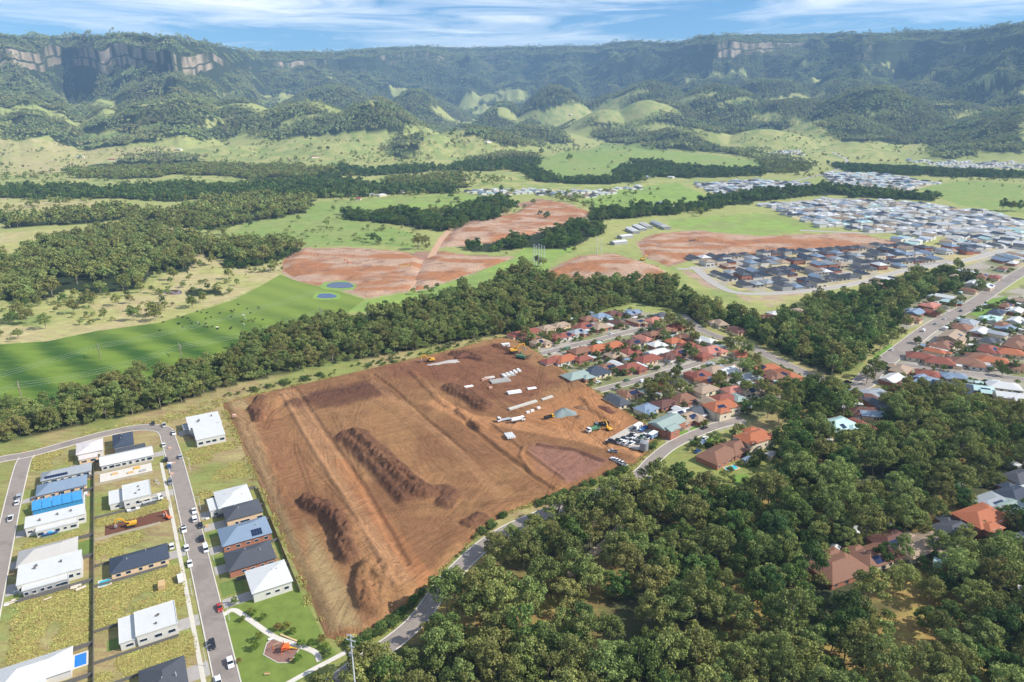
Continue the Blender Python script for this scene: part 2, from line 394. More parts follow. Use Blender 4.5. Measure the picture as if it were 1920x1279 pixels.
# forests and belts: outline, kind, spacing (m), tree size factor
FOR_MID = [
    ([(0, 262), (100, 262), (220, 276), (300, 262), (380, 265), (400, 256), (450, 246), (520, 262), (600, 255), (680, 246), (740, 250), (780, 238), (860, 240), (900, 248), (960, 232), (1000, 215), (940, 206), (880, 212), (800, 206), (700, 195), (560, 195), (430, 200), (200, 225), (0, 215)], 'gum', 12, 1.0),
    ([(740, 262), (780, 250), (792, 265), (760, 297), (728, 286)], 'gum', 9, 0.9),
    ([(860, 252), (950, 236), (1010, 235), (1060, 258), (1082, 272), (1020, 266), (960, 276), (900, 262)], 'gum', 11, 1.0),
    ([(1050, 216), (1190, 212), (1245, 225), (1190, 232), (1110, 240), (1060, 232)], 'gum', 11, 1.0),
    ([(1100, 250), (1150, 240), (1230, 245), (1300, 258), (1330, 268), (1425, 282), (1425, 300), (1350, 286), (1240, 278), (1160, 270)], 'gum', 11, 1.0),
    ([(800, 320), (900, 301), (960, 290), (1012, 295), (1012, 320), (1060, 338), (1150, 334), (1160, 318), (1200, 302), (1260, 306), (1330, 316), (1425, 316), (1425, 330), (1300, 335), (1230, 332), (1160, 346), (1080, 346), (1000, 340), (960, 318), (880, 322)], 'rain', 9, 0.95),
    ([(620, 312), (700, 318), (800, 310), (800, 322), (700, 330), (620, 328)], 'rain', 9, 0.9),
    ([(1425, 292), (1520, 305), (1525, 320), (1430, 326)], 'gum', 9, 0.9),
    ([(1558, 306), (1700, 309), (1920, 321), (1920, 335), (1750, 331), (1572, 321)], 'rain', 9, 0.85),
    ([(1100, 400), (1180, 391), (1260, 386), (1350, 372), (1400, 361), (1520, 353), (1560, 350), (1700, 365), (1765, 366), (1760, 378), (1650, 373), (1540, 366), (1420, 379), (1310, 396), (1210, 406), (1110, 416)], 'rain', 8.5, 0.95),
    ([(870, 462), (960, 450), (1080, 418), (1130, 425), (1140, 435), (1090, 456), (1070, 470), (980, 466), (890, 473)], 'rain', 8.5, 0.95),
    ([(648, 398), (740, 396), (830, 402), (880, 387), (940, 372), (972, 386), (930, 410), (880, 420), (820, 436), (740, 420), (650, 413)], 'rain', 9, 1.0),
    ([(0, 404), (90, 400), (140, 395), (230, 392), (330, 402), (340, 385), (430, 370), (520, 372), (600, 375), (570, 398), (470, 420), (400, 432), (330, 425), (250, 412), (140, 420), (60, 425), (0, 432)], 'gum', 10, 1.05),
    ([(0, 350), (110, 350), (200, 355), (330, 345), (430, 350), (520, 341), (620, 333), (700, 347), (790, 350), (850, 342), (850, 362), (720, 366), (600, 372), (460, 366), (330, 380), (200, 372), (60, 374), (0, 370)], 'rain', 10, 1.0),
    ([(130, 318), (220, 300), (280, 286), (330, 292), (450, 312), (620, 316), (640, 330), (480, 336), (340, 326), (260, 336), (140, 334)], 'gum', 10, 1.0),
    ([(0, 500), (60, 465), (120, 445), (200, 438), (245, 412), (330, 432), (400, 458), (470, 460), (550, 456), (560, 474), (480, 495), (440, 505), (420, 490), (372, 470), (360, 492), (352, 512), (290, 512), (270, 540), (170, 552), (120, 545), (60, 570), (0, 565)], 'gum', 9.5, 1.1),
    ([(400, 492), (470, 480), (560, 470), (560, 480), (470, 502), (410, 506)], 'rain', 7, 0.55),
    ([(720, 335), (800, 330), (870, 330), (880, 350), (800, 356), (730, 350)], 'gum', 11, 0.95),
    ([(1180, 196), (1230, 168), (1300, 152), (1400, 152), (1500, 172), (1600, 170), (1720, 176), (1800, 190), (1920, 200), (1920, 250), (1850, 256), (1780, 262), (1690, 271), (1600, 266), (1560, 257), (1530, 236), (1560, 222), (1480, 214), (1440, 212), (1400, 200), (1350, 210), (1290, 222), (1220, 214)], 'gum', 12, 1.0),
    ([(1740, 262), (1840, 255), (1920, 250), (1920, 290), (1850, 282), (1760, 300), (1740, 285)], 'gum', 17, 0.95),
    ([(1310, 232), (1380, 226), (1470, 222), (1480, 235), (1400, 246), (1320, 250)], 'gum', 20, 0.9),
    ([(350, 540), (420, 545), (430, 552), (360, 560)], 'rain', 14, 0.5),
]
CLEAR = [
    [(1010, 222), (1100, 200), (1170, 178), (1230, 190), (1290, 222), (1200, 234), (1100, 232)], [(1130, 190), (1180, 172), (1210, 166), (1215, 172), (1170, 188)], [(840, 205), (900, 196), (960, 198), (980, 206), (900, 214)], [(1240, 190), (1300, 178), (1340, 176), (1335, 184), (1280, 196)], [(300, 200), (340, 195), (345, 201), (306, 207)], [(60, 208), (110, 203), (112, 210), (64, 215)], [(1480, 178), (1540, 170), (1545, 176), (1490, 184)],
    [(125, 178), (140, 174), (195, 185), (250, 198), (195, 200), (165, 196), (125, 204)], [(398, 170), (440, 168), (440, 177), (405, 177)], [(475, 185), (540, 174), (600, 172), (612, 179), (540, 186)],
    [(160, 252), (220, 249), (285, 252), (250, 263), (165, 262)], [(255, 235), (285, 234), (286, 242), (258, 243)], [(930, 172), (960, 163), (985, 170), (995, 180), (940, 182)], [(1700, 150), (1730, 136), (1745, 155), (1730, 161)],
    [(1820, 150), (1870, 140), (1870, 148), (1825, 156)], [(1860, 170), (1920, 160), (1920, 182), (1870, 184)], [(810, 208), (940, 200), (1000, 204), (1040, 214), (940, 221), (850, 219)], [(1620, 134), (1680, 131), (1680, 137), (1625, 140)],
    [(0, 230), (28, 230), (30, 237), (0, 238)], [(360, 238), (395, 225), (440, 212), (442, 216), (400, 234), (366, 246)], [(520, 236), (560, 222), (600, 214), (604, 218), (560, 230), (525, 242)], [(1350, 196), (1420, 185), (1424, 190), (1356, 204)], [(1280, 148), (1340, 139), (1400, 140), (1400, 145), (1330, 146), (1285, 154)],
    [(1540, 226), (1620, 213), (1680, 210), (1680, 216), (1600, 222), (1550, 236)], [(1770, 214), (1840, 208), (1860, 214), (1790, 222)], [(640, 168), (660, 166), (662, 170), (642, 172)],
]
BUSH = [(585, 1300), (655, 1240), (715, 1215), (760, 1182), (800, 1150), (870, 1070), (925, 1028), (992, 998), (1100, 960), (1190, 928), (1240, 915), (1290, 922), (1330, 935), (1372, 950), (1425, 940), (1450, 890), (1480, 820), (1490, 740), (1530, 735), (1580, 745), (1600, 790), (1640, 800), (1660, 750), (1720, 735), (1800, 765), (1920, 790), (2050, 800), (2150, 1000), (2150, 1330), (1400, 1420), (560, 1420)]
STRIP = [(-120, 790), (0, 762), (150, 738), (300, 702), (400, 692), (460, 652), (560, 617), (640, 602), (760, 582), (900, 548), (960, 512), (1050, 530), (1250, 532), (1290, 556), (1345, 600), (1310, 622), (1255, 580), (1190, 568), (1100, 592), (1000, 626), (940, 628), (860, 640), (640, 682), (520, 704), (420, 726), (330, 758), (220, 786), (100, 808), (0, 832), (-120, 850)]
GULLY = [(1250, 556), (1330, 572), (1400, 596), (1480, 588), (1530, 568), (1600, 556), (1640, 538), (1720, 520), (1800, 505), (1840, 515), (1800, 545), (1760, 550), (1700, 572), (1690, 610), (1640, 645), (1612, 690), (1560, 706), (1500, 680), (1440, 650), (1380, 622), (1340, 606)]
NEARF = [(BUSH, 'bush', 8.6, 1.0), (STRIP, 'strip', 8.4, 1.0), (GULLY, 'gully', 8.6, 1.0)]
COVER += [(np.array(lin('#7f8152')), np.array(lin('#a59c8c')), q) for q in ([(980, 640), (1050, 612), (1180, 580), (1240, 590), (1330, 640), (1440, 668), (1530, 722), (1480, 740), (1420, 790), (1330, 815), (1250, 830), (1235, 800), (1120, 730)], [(1640, 700), (1760, 610), (1850, 560), (1925, 530), (1925, 740), (1800, 735), (1700, 730)], [(1640, 540), (1800, 500), (1925, 470), (1900, 515), (1780, 590), (1700, 620), (1660, 600)], [(1540, 1070), (1600, 1000), (1760, 960), (1850, 900), (1925, 880), (1925, 1000), (1760, 1050), (1640, 1080)])]
COVERW = [(a, b, PL(p)) for a, b, p in COVER]
FORW = [(PL(p), k, s, f) for p, k, s, f in FOR_MID]
CLEARW = [PL(p) for p in CLEAR]
NEARW = [(PL(p), k, s, f) for p, k, s, f in NEARF]
def wob(x, y, r):
    a = np.clip(r * 0.012, 1.0, 40.0)
    return x + a * (fbm(x, y, 38, 2, 61) - 0.5) * 2, y + a * (fbm(x, y, 38, 2, 62) - 0.5) * 2
def forest_mask(x, y):
    r = np.hypot(x, y); c = np.clip(col_of(x, y), -900, 2900)
    xw, yw = wob(x, y, r)
    far = (r > 3700) & (rim_d(c) - r < np.interp(c, [560, 640, 1300, 1420], [2900, 4200, 4200, 2900]) + 900 * (fbm(x, y, 700, 2, 71) - 0.5))
    m = far.copy()
    for p, k, s, f in FORW: m |= inpoly(xw, yw, p)
    for p in CLEARW: m &= ~inpoly(xw, yw, p)
    m &= ~(far & (fbm(x, y, 380, 2, 77) > 0.76) & (rim_d(c) - r > 900))
    return m
def ground_colour(x, y, slope):
    r = np.hypot(x, y)
    n = fbm(x, y, 160, 4, 81)[..., None]; n2 = fbm(x, y, 30, 3, 82)[..., None]
    col = OLIVE * n + DRY * (1 - n)
    near = (1 - sstep(430, 700, r))[..., None]
    col = col * (1 - near) + near * (np.array(lin('#868c46')) * sstep(0.3, 0.7, n2) + np.array(lin('#a08f5c')) * (1 - sstep(0.3, 0.7, n2)))
    xw, yw = wob(x, y, r * 0.35)
    for a, b, p in COVERW:
        m = inpoly(xw, yw, p)
        if m.any():
            k = sstep(0.35, 0.65, n2[m]); col[m] = a * (1 - k) + b * k
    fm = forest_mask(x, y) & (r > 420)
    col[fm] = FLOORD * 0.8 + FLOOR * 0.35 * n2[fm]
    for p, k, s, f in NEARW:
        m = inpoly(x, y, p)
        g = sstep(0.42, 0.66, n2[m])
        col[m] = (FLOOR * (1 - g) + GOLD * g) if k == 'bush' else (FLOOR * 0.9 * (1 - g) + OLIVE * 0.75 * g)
    c = np.clip(col_of(x, y), -900, 2900)
    tr = rim_d(c) - r
    rk = (slope > 0.9) & (r > 3500) & (tr > CLIFF - 4) & (tr < CLIFF + 84)
    st_ = 0.0
    for c0, w0, a0 in ((50, 90, .95), (190, 35, .7), (250, 30, .6), (300, 25, .7), (385, 45, .95), (560, 50, .55), (730, 40, .5), (830, 40, .5), (920, 30, .5), (1390, 60, .85), (1470, 40, .9), (1600, 20, .5), (1780, 30, .4)): st_ = st_ + a0 * np.exp(-((c - c0) / w0) ** 2)
    k = 0.7 * sstep(0.60, 0.9, fbm(c, tr * 0.06, 4.5, 3, 91) * 0.8 + 0.42 * np.minimum(st_ + 0.12, 1.0))[..., None] * rk[..., None]
    return col * (1 - k) + (ROCK * (0.75 + 0.5 * n2)) * k
# ------------------------------------------------------------------ ground sheet
az = np.radians(np.concatenate([np.linspace(-80, -46, 40)[:-1], np.linspace(-46, 46, 820), np.linspace(46, 80, 40)[1:]]))
cc = np.clip(960 + COLK * np.tan(az), -900, 2900)
rimc = rim_d(cc)
s1 = 40.0 * (2000 / 40.0) ** np.linspace(0, 1, 360)
rows = [np.repeat(s1[:, None], len(az), 1)]
t2 = np.linspace(0, 1, 150)[1:, None]
rows.append(2000 + t2 * (rimc[None, :] - 420 - 2000))
t3 = np.concatenate([np.linspace(-420, -335, 6)[1:], np.linspace(-330, -226, 26), np.linspace(-215, 30, 14), np.linspace(60, 2500, 13)])[:, None]
rows.append(rimc[None, :] + t3)
RR = np.concatenate(rows, 0)
X = RR * np.sin(az)[None, :]; Y = RR * np.cos(az)[None, :]
Z = hgt(X, Y)
dz = np.zeros_like(Z); dz[1:-1] = np.abs(Z[2:] - Z[:-2]) / np.maximum(RR[2:] - RR[:-2], 1e-3)
C = ground_colour(X.ravel(), Y.ravel(), dz.ravel())
nr, nc = X.shape
idx = np.arange(nr * nc).reshape(nr, nc)
Fq = np.stack([idx[:-1, :-1], idx[:-1, 1:], idx[1:, 1:], idx[1:, :-1]], -1).reshape(-1, 4)[:, ::-1]
V = np.stack([X.ravel(), Y.ravel(), Z.ravel()], -1)
t = NT('ground_cover'); p = t.pos()
a = t.attr('cover')
f1 = t.noise(p, 0.06, 6, 0.66); f2 = t.noise(p, 0.7, 5, 0.7); f3 = t.noise(t.map(p, R(25), (0.35, 1.4, 1)), 0.25, 3, 0.6)
s = t.math('ADD', t.math('ADD', t.math('MULTIPLY', f1, 0.75), t.math('MULTIPLY', f2, 0.95)), t.math('MULTIPLY', f3, 0.5))
s = t.math('SUBTRACT', s, 0.14)
hv = t.n('ShaderNodeHueSaturation'); t.l(a, hv.inputs['Color']); hv.inputs['Saturation'].default_value = 0.92
t.l(s, hv.inputs['Value']); t.l(t.math('ADD', t.math('MULTIPLY', f3, 0.16), 0.415), hv.inputs['Hue'])
ground_m = t.pbr(hv.outputs[0], 0.95, 0.1, 0, f2, 0.5, 0.4)
# the sheet in two pieces: the plain the town stands on, and the hills with the escarpment behind
cut = int(np.searchsorted(s1, 1900.0))
def part_mesh(name, i0, i1):
    vi = idx[i0:i1 + 1].ravel(); f = Fq.reshape(nr - 1, nc - 1, 4)[i0:i1].reshape(-1, 4) - i0 * nc
    me = np_mesh(name, V[vi], f, ground_m, smooth=(i0 > 0))
    c4 = np.ones((len(vi), 4), np.float32); c4[:, :3] = C[vi]
    set_attr(me, 'cover', 'FLOAT_COLOR', 'POINT', c4)
    return tag(link(name, me), kind='structure')
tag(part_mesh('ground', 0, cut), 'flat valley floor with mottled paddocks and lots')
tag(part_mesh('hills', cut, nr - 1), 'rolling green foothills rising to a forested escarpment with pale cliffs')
# ------------------------------------------------------------------ roads, fields, water
KEEP_C, KEEP_L = [], []
def smooth(pts, n=6, closed=False):
    pts = [np.array(p, float) for p in pts]; out = []
    m = len(pts); rng = range(m if closed else m - 1)
    for i in rng:
        p1, p2 = pts[i % m], pts[(i + 1) % m]
        p0 = pts[(i - 1) % m] if closed or i > 0 else 2 * p1 - p2
        p3 = pts[(i + 2) % m] if closed or i + 2 < m else 2 * p2 - p1
        for k in range(n):
            t = k / n
            out.append(0.5 * ((2 * p1) + (-p0 + p2) * t + (2 * p0 - 5 * p1 + 4 * p2 - p3) * t * t + (-p0 + 3 * p1 - 3 * p2 + p3) * t ** 3))
    if not closed: out.append(pts[-1])
    return np.array(out)
def offset(line, d):
    t = np.gradient(line, axis=0); t /= np.linalg.norm(t, axis=1)[:, None] + 1e-9
    return line + np.stack([-t[:, 1], t[:, 0]], -1) * d
def strip(line, w0, w1, z0, z1=None):
    """ribbon between two offsets of a line; with z1 a raised bar"""
    a, b = offset(line, w0), offset(line, w1); n = len(line); mb = MB()
    h = hgt(line[:, 0], line[:, 1])
    if z1 is None:
        mb.v = [(p[0], p[1], z0 + h[i]) for i, p in enumerate(a)] + [(p[0], p[1], z0 + h[i]) for i, p in enumerate(b)]
        mb.f = [(i, n + i, n + i + 1, i + 1) for i in range(n - 1)]
    else:
        mb.v = [(p[0], p[1], z + h[i]) for z in (z0, z1) for q in (a, b) for i, p in enumerate(q)]
        mb.f = [(2 * n + i, 3 * n + i, 3 * n + i + 1, 2 * n + i + 1) for i in range(n - 1)] + [(i, 2 * n + i, 2 * n + i + 1, i + 1) for i in range(n - 1)] + [(n + i, n + i + 1, 3 * n + i + 1, 3 * n + i) for i in range(n - 1)]
    return mb
t = NT('asphalt'); p = t.pos(); c = t.mix(t.noise(p, 0.35, 5, 0.65), lin('#7f756d'), lin('#a2978d')); c = t.mix(t.math('MULTIPLY', t.ramp(t.noise(p, 0.07, 3, 0.5), 0.52, 0.62), 0.4), c, lin('#736b65')); c = t.mix(t.math('MULTIPLY', t.ramp(t.noise(p, 1.8, 2, 0.6), 0.62, 0.7), 0.35), c, lin('#55524f'))
ASPH = t.pbr(c, 0.9, 0.2)
CONC = mat('concrete', lin('#cfc8bc'), 0.85, 0.1, 0.8)
PATHC = mat('footpath_concrete', lin('#c9c2b2'), 0.85, 0.1, 0.8)
PALEROAD = mat('pale_asphalt', lin('#aaa49b'), 0.9, 0.12, 0.3)
NROAD = [0]
def road(name, line, w, label, kerb=True, m=None, z=0.09, keep=True, verge=0.0):
    line = np.asarray(line); NROAD[0] += 1; z += 0.006 * NROAD[0]
    o = tag(strip(line, w / 2, -w / 2, z).build(name, m or ASPH), label, kind='structure')
    if kerb:
        for s in (1, -1):
            k = strip(line, s * (w / 2 + 0.02), s * (w / 2 + 0.42), 0.0, z + 0.12)
            if s < 0: k.f = [tuple(reversed(f)) for f in k.f]
            k.build('kerb', CONC, o)
    if keep: KEEP_L.append((line, w / 2 + 1.0))
    return o
def PW(pts): return [P(*p) for p in pts]
ms = smooth([G(5.9, 120), G(5.9, 200), G(5.85, 260), G(5.5, 305), W(318, 830), W(306, 806), W(262, 802), W(205, 812), W(150, 826), W(60, 851), W(0, 862), W(-90, 884)], 8)
road('main_street', ms, 7.0, 'grey asphalt street running up between the new lots and bending round the top')
ls = smooth([G(-54.2, 120), G(-54.2, 230), G(-54.2, 300), G(-53.6, 338), W(50, 856)], 6)
road('left_street', ls, 6.2, 'grey street along the edge of the new lots')
bend_line = smooth(PW([(560, 1330), (632, 1278), (690, 1236), (742, 1200), (786, 1160), (824, 1108), (868, 1058), (925, 1010), (995, 974), (1100, 934), (1190, 895), (1226, 862), (1262, 834), (1330, 803), (1392, 786)]), 6)
road('bend_road', bend_line, 6.6, 'asphalt road winding along the edge of the cleared site')
road('site_side_street', smooth(PW([(1112, 735), (1200, 712), (1280, 690), (1325, 676)]), 5), 7.0, 'suburban street ending at the cleared site')
road('upper_street', smooth(PW([(1012, 664), (1110, 640), (1210, 615), (1240, 606)]), 5), 7.0, 'upper suburban street beside the woods')
road('collector_road', smooth(PW([(1275, 590), (1320, 622), (1400, 648), (1470, 682), (1540, 712), (1605, 726), (1640, 712)]), 6), 8.5, 'collector road curving along the gully')
road('wide_road', smooth(PW([(1615, 722), (1645, 690), (1690, 655), (1750, 611), (1818, 574), (1878, 534), (1925, 505), (2000, 465)]), 6), 12.5, 'wide grey road climbing between the houses')
road('hill_street', smooth(PW([(1668, 684), (1700, 685), (1790, 697), (1920, 712), (2020, 724)]), 5), 7.0, 'narrow street between brown and pale roofed houses')
road('estate_road', smooth(PW([(1300, 500), (1345, 535), (1400, 551), (1520, 545), (1620, 528), (1700, 507), (1800, 491), (1880, 470), (1960, 450)]), 5), 9.0, 'pale concrete road at the edge of the new estate', m=PALEROAD)
road('estate_street', smooth(PW([(1270, 505), (1420, 497), (1640, 484), (1800, 470), (1930, 458)]), 4), 8.0, 'pale street between rows of new estate houses', kerb=False, m=PALEROAD, keep=False)
road('far_estate_road', smooth(PW([(1470, 345), (1530, 330), (1570, 318), (1588, 300), (1560, 285)]), 4), 10.0, 'pale road leading to the far estate', kerb=False, m=PALEROAD, keep=False)
road('far_avenue', smooth(PW([(1500, 432), (1640, 437), (1760, 425), (1930, 412)]), 4), 10.0, 'pale avenue through the white roofed estate', kerb=False, m=PALEROAD, keep=False)
EARTH = mat('haul_dirt', lin('#bf9a7c'), 0.95, 0.15, 0.2)
road('haul_track', smooth(PW([(760, 545), (800, 500), (812, 475), (835, 440), (870, 418), (960, 398)]), 5), 9.0, 'dirt haul track through the far earthworks', kerb=False, m=EARTH, keep=False)
road('bush_track', smooth(PW([(1062, 1080), (1090, 1058), (1108, 1040), (1140, 1015), (1165, 985)]), 5), 4.0, 'pale dirt track through the bushland', kerb=False, m=mat('track_dirt', lin('#b9a288'), 0.95, 0.2, 0.5))
fp = smooth([G(0.2, 120), G(0.2, 200), G(0.15, 260), G(-0.2, 312)], 8)
tag(strip(fp, 0.75, -0.75, 0.06, 0.12).build('footpath', PATHC), 'pale concrete footpath beside the main street', kind='structure')
def sheet(name, pts, m, z, label=None, kind='structure', closed_smooth=0, px=True):
    w = PW(pts) if px else pts
    if closed_smooth: w = smooth(w, closed_smooth, True)
    mb = MB(); h = hgt(np.array([q[0] for q in w]), np.array([q[1] for q in w]))
    mb.v = [(q[0], q[1], z + float(h[i])) for i, q in enumerate(w)]
    a = sum(mb.v[i][0] * mb.v[(i + 1) % len(mb.v)][1] - mb.v[(i + 1) % len(mb.v)][0] * mb.v[i][1] for i in range(len(mb.v)))
    ids = list(range(len(mb.v)));  ids = ids if a > 0 else ids[::-1]
    mb.f = [tuple(ids)]
    return tag(mb.build(name, m), label, kind=kind)
# green crop
q0, q1 = np.array(W(180, 630)), np.array(W(310, 695)); ca = math.atan2(q1[1] - q0[1], q1[0] - q0[0])
t = NT('crop'); p = t.pos(); pr = t.map(p, -ca, (1, 1, 1))
w = t.n('ShaderNodeTexWave', wave_type='BANDS', bands_direction='Y'); t.l(pr, w.inputs[0]); w.inputs['Scale'].default_value = 0.010; w.inputs['Distortion'].default_value = 4.0; w.inputs['Detail'].default_value = 3; w.inputs['Detail Scale'].default_value = 0.4
fn = t.noise(t.map(p, -ca, (0.3, 1, 1)), 0.12, 5, 0.6); fb = t.noise(p, 0.012, 3, 0.5); ff = t.noise(p, 0.8, 3, 0.7)
f = t.math('ADD', t.math('MULTIPLY', w.outputs['Fac'], 0.42), t.math('ADD', t.math('MULTIPLY', fn, 0.75), t.math('MULTIPLY', ff, 0.4)))
c = t.mix(t.ramp(f, 0.45, 1.1), lin('#375623'), lin('#738837'))
sx_ = t.n('ShaderNodeSeparateXYZ'); t.l(p, sx_.inputs[0])
yel = t.ramp(t.math('ADD', sx_.outputs[1], t.math('MULTIPLY', fb, 140.0)), 560.0, 720.0)
c = t.mix(t.math('MULTIPLY', yel, 0.75), c, lin('#7f8f44'))
CROP = t.pbr(c, 0.95, 0.1, 0, ff, 0.4, 0.3)
sheet('crop_field', [(-120, 665), (0, 646), (90, 640), (180, 621), (300, 605), (390, 578), (440, 562), (500, 530), (525, 515), (560, 528), (640, 548), (684, 562), (640, 594), (610, 606), (540, 624), (460, 656), (400, 692), (300, 710), (150, 745), (0, 770), (-120, 800)], CROP, 0.05, 'bright green crop field striped by mowing, cows on its upper part')
def water(name, deep):
    t = NT(name); n = t.noise(t.pos(), 0.6, 3, 0.5); return t.pbr(deep, 0.08, 0.5, 0, n, 0.05, 0.1)
def pond(cx_, cy_2, rx, ry, m, label, z=0.12, bank=None):
    ring = [(cx_ + rx * math.cos(a) * (1 + 0.12 * math.sin(3 * a + cx_)), cy_2 - ry * math.sin(a) * (1 + 0.1 * math.cos(2 * a))) for a in np.linspace(0, 2 * math.pi, 25)[:-1]]
    if bank:
        rb = [(cx_ + (q[0] - cx_) * 1.45, cy_2 + (q[1] - cy_2) * 1.7) for q in ring]; sheet('pond_bank', rb, bank, z - 0.04, 'grassy bank round the pond')
    sheet('pond', ring, m, z, label)
BANKG = mat('bank_grass', lin('#7f9a4a'), 0.95, 0.2, 0.2)
pond(638, 535, 25, 6.5, water('grey_water', lin('#3a4658')), 'grey blue dam beside the red earthworks', bank=BANKG)
pond(612, 555, 18, 5, water('blue_water', lin('#123a66')), 'small deep blue dam on the crop field edge', bank=BANKG)
pond(325, 548, 18, 5, water('mud_water', lin('#5c4038')), 'small muddy dam in the dry paddock')
pond(1245, 380, 12, 2, water('far_water', lin('#8fa6b8')), 'tiny pale dam in the far green paddock', z=0.6)
# park
LAWN = mat('park_lawn', lin('#6f8038'), 0.95, 0.25, 0.25)
sheet('park_lawn', [(420, 1152), (440, 1136), (488, 1113), (552, 1096), (566, 1112), (607, 1196), (632, 1226), (612, 1246), (540, 1290), (446, 1300), (436, 1220)], LAWN, 0.05, 'mown green lawn of the small park')
def px_strip(name, pts, w_, z0, z1, m, label):
    return tag(strip(smooth(PW(pts), 6), w_ / 2, -w_ / 2, z0, z1).build(name, m), label, kind='structure')
px_strip('park_path', [(419, 1153), (438, 1144), (462, 1158), (512, 1193), (552, 1208), (590, 1223), (600, 1240)], 2.0, 0.05, 0.12, CONC, 'pale curving path across the park lawn')
px_strip('park_edge_path', [(525, 1290), (575, 1262), (628, 1234), (668, 1213)], 1.8, 0.05, 0.12, CONC, 'pale concrete path along the lower edge of the park')
# ------------------------------------------------------------------ the cleared site
SITE = [(416, 757), (470, 742), (560, 722), (700, 690), (850, 655), (930, 634), (960, 634), (1000, 655), (1060, 695), (1120, 735), (1180, 775), (1232, 808), (1226, 832), (1196, 868), (1120, 900), (1030, 935), (950, 962), (908, 992), (860, 1040), (800, 1100), (740, 1158), (690, 1192), (640, 1203), (612, 1196), (580, 1120), (545, 1045), (500, 940), (450, 830)]
SITEW = np.array(PW(SITE))
def WL(s): return np.array([W(*q) for q in s])
RIDGES = [([(652, 822), (690, 858), (735, 908), (765, 938)], 7, 3.4, 1), ([(674, 818), (712, 852), (762, 908), (792, 934)], 6, 2.8, 1), ([(573, 948), (612, 968), (640, 1005), (656, 1052)], 5, 4.2, 1), ([(604, 957), (652, 1002), (702, 1052), (742, 1100)], 7, 1.8, 0),
          ([(492, 752), (477, 775), (484, 792)], 4, 3.0, 1), ([(512, 755), (503, 775), (500, 787)], 6, 2.0, 0), ([(690, 1070), (676, 1100), (690, 1142)], 4, 3.4, 0), ([(716, 1075), (706, 1110), (716, 1146)], 5, 2.2, 0),
          ([(846, 733), (880, 748), (908, 768)], 7, 3.6, 1), ([(862, 775), (888, 795), (905, 806)], 4, 2.0, 0), ([(772, 700), (800, 730), (842, 768)], 3, 1.3, 0), ([(850, 668), (870, 668), (900, 678)], 5, 3.0, 1), ([(930, 652), (960, 664), (985, 676)], 4, 2.0, 1),
          ([(1096, 752), (1120, 775), (1150, 796)], 4, 1.6, 0), ([(1010, 838), (1080, 850), (1130, 868)], 2.2, 1.0, 1), ([(800, 935), (830, 925), (850, 935), (835, 948)], 5, 2.4, 1), ([(740, 880), (770, 900), (800, 925)], 4, 1.8, 0), ([(560, 760), (610, 748), (680, 735)], 8, 1.6, 1), ([(880, 985), (900, 975), (915, 980)], 4, 2.2, 1), ([(470, 800), (505, 880), (545, 960)], 2.5, 0.8, 0)]
CUTS = [([(556, 735), (600, 800), (680, 915), (762, 1062)], 1.5, -1.6), ([(530, 745), (590, 850), (660, 960), (742, 1108)], 1.2, 0.9), ([(874, 798), (930, 845), (1010, 905), (1052, 932)], 1.5, -1.6), ([(925, 800), (975, 842), (1060, 905)], 1.0, 0.8), ([(985, 840), (975, 860), (1000, 895), (1040, 920)], 0.9, 0.7), ([(700, 705), (745, 740), (800, 790), (870, 850)], 1.2, -0.8), ([(1030, 745), (1100, 745), (1125, 735)], 2.0, -0.8)]
u0, u1, v0, v1 = 28 * K, 240 * K, 158 * K, 400 * K; res = 0.72
uu, vv = np.meshgrid(np.arange(u0, u1, res), np.arange(v0, v1, res), indexing='ij')
sxx = uu * math.cos(GA) - vv * math.sin(GA); syy = uu * math.sin(GA) + vv * math.cos(GA)
def site_height(x, y):
    z = 1.1 + 0.6 * (fbm(x, y, 26, 3, 301)) + 0.5 * fbm(x, y, 4.5, 4, 302, gain=0.6)
    topsoil = np.zeros_like(x)
    for ln, hw, h_, dk in RIDGES:
        d = seg_dist(x + 3 * (fbm(x, y, 9, 2, 311) - .5), y + 3 * (fbm(x, y, 9, 2, 312) - .5), WL(ln))
        g_ = sstep(hw * 1.1, hw * 0.35, d)
        z = z + g_ * h_ * 0.68 * (0.45 + 1.1 * fbm(x, y, 2.8, 3, 313, gain=.75, ridged=True))
        if dk: topsoil = np.maximum(topsoil, sstep(hw * 1.3, hw * 0.6, d))
    for ln, hw, h_ in CUTS:
        d = seg_dist(x, y, WL(ln)); z = z + sstep(hw * 1.6, hw * 0.3, d) * max(h_, -1.1)
    return z, topsoil
ins = inpoly(sxx, syy, SITEW)
zz_, tops = site_height(sxx, syy)
quad_in = ins[:-1, :-1] | ins[1:, :-1] | ins[1:, 1:] | ins[:-1, 1:]
# vertices just outside are drawn in to the outline
need = np.zeros_like(ins); need[:-1, :-1] |= quad_in; need[1:, :-1] |= quad_in; need[1:, 1:] |= quad_in; need[:-1, 1:] |= quad_in
om = need & ~ins; ox, oy = sxx[om], syy[om]; bestd = np.full(ox.shape, 1e9); bx_, by_ = ox.copy(), oy.copy()
for i in range(len(SITEW)):
    ax, ay = SITEW[i]; bx2, by2 = SITEW[(i + 1) % len(SITEW)]; vx, vy = bx2 - ax, by2 - ay
    tt_ = np.clip(((ox - ax) * vx + (oy - ay) * vy) / (vx * vx + vy * vy), 0, 1); qx, qy = ax + tt_ * vx, ay + tt_ * vy; d = np.hypot(ox - qx, oy - qy)
    mm = d < bestd; bestd[mm] = d[mm]; bx_[mm] = qx[mm]; by_[mm] = qy[mm]
sxx[om] = bx_; syy[om] = by_; zz_[om] = 0.03
edge = seg_dist(sxx, syy, np.vstack([SITEW, SITEW[:1]])); ef = sstep(0, 5, edge); zz_ = 0.06 + (zz_ - 0.06) * ef
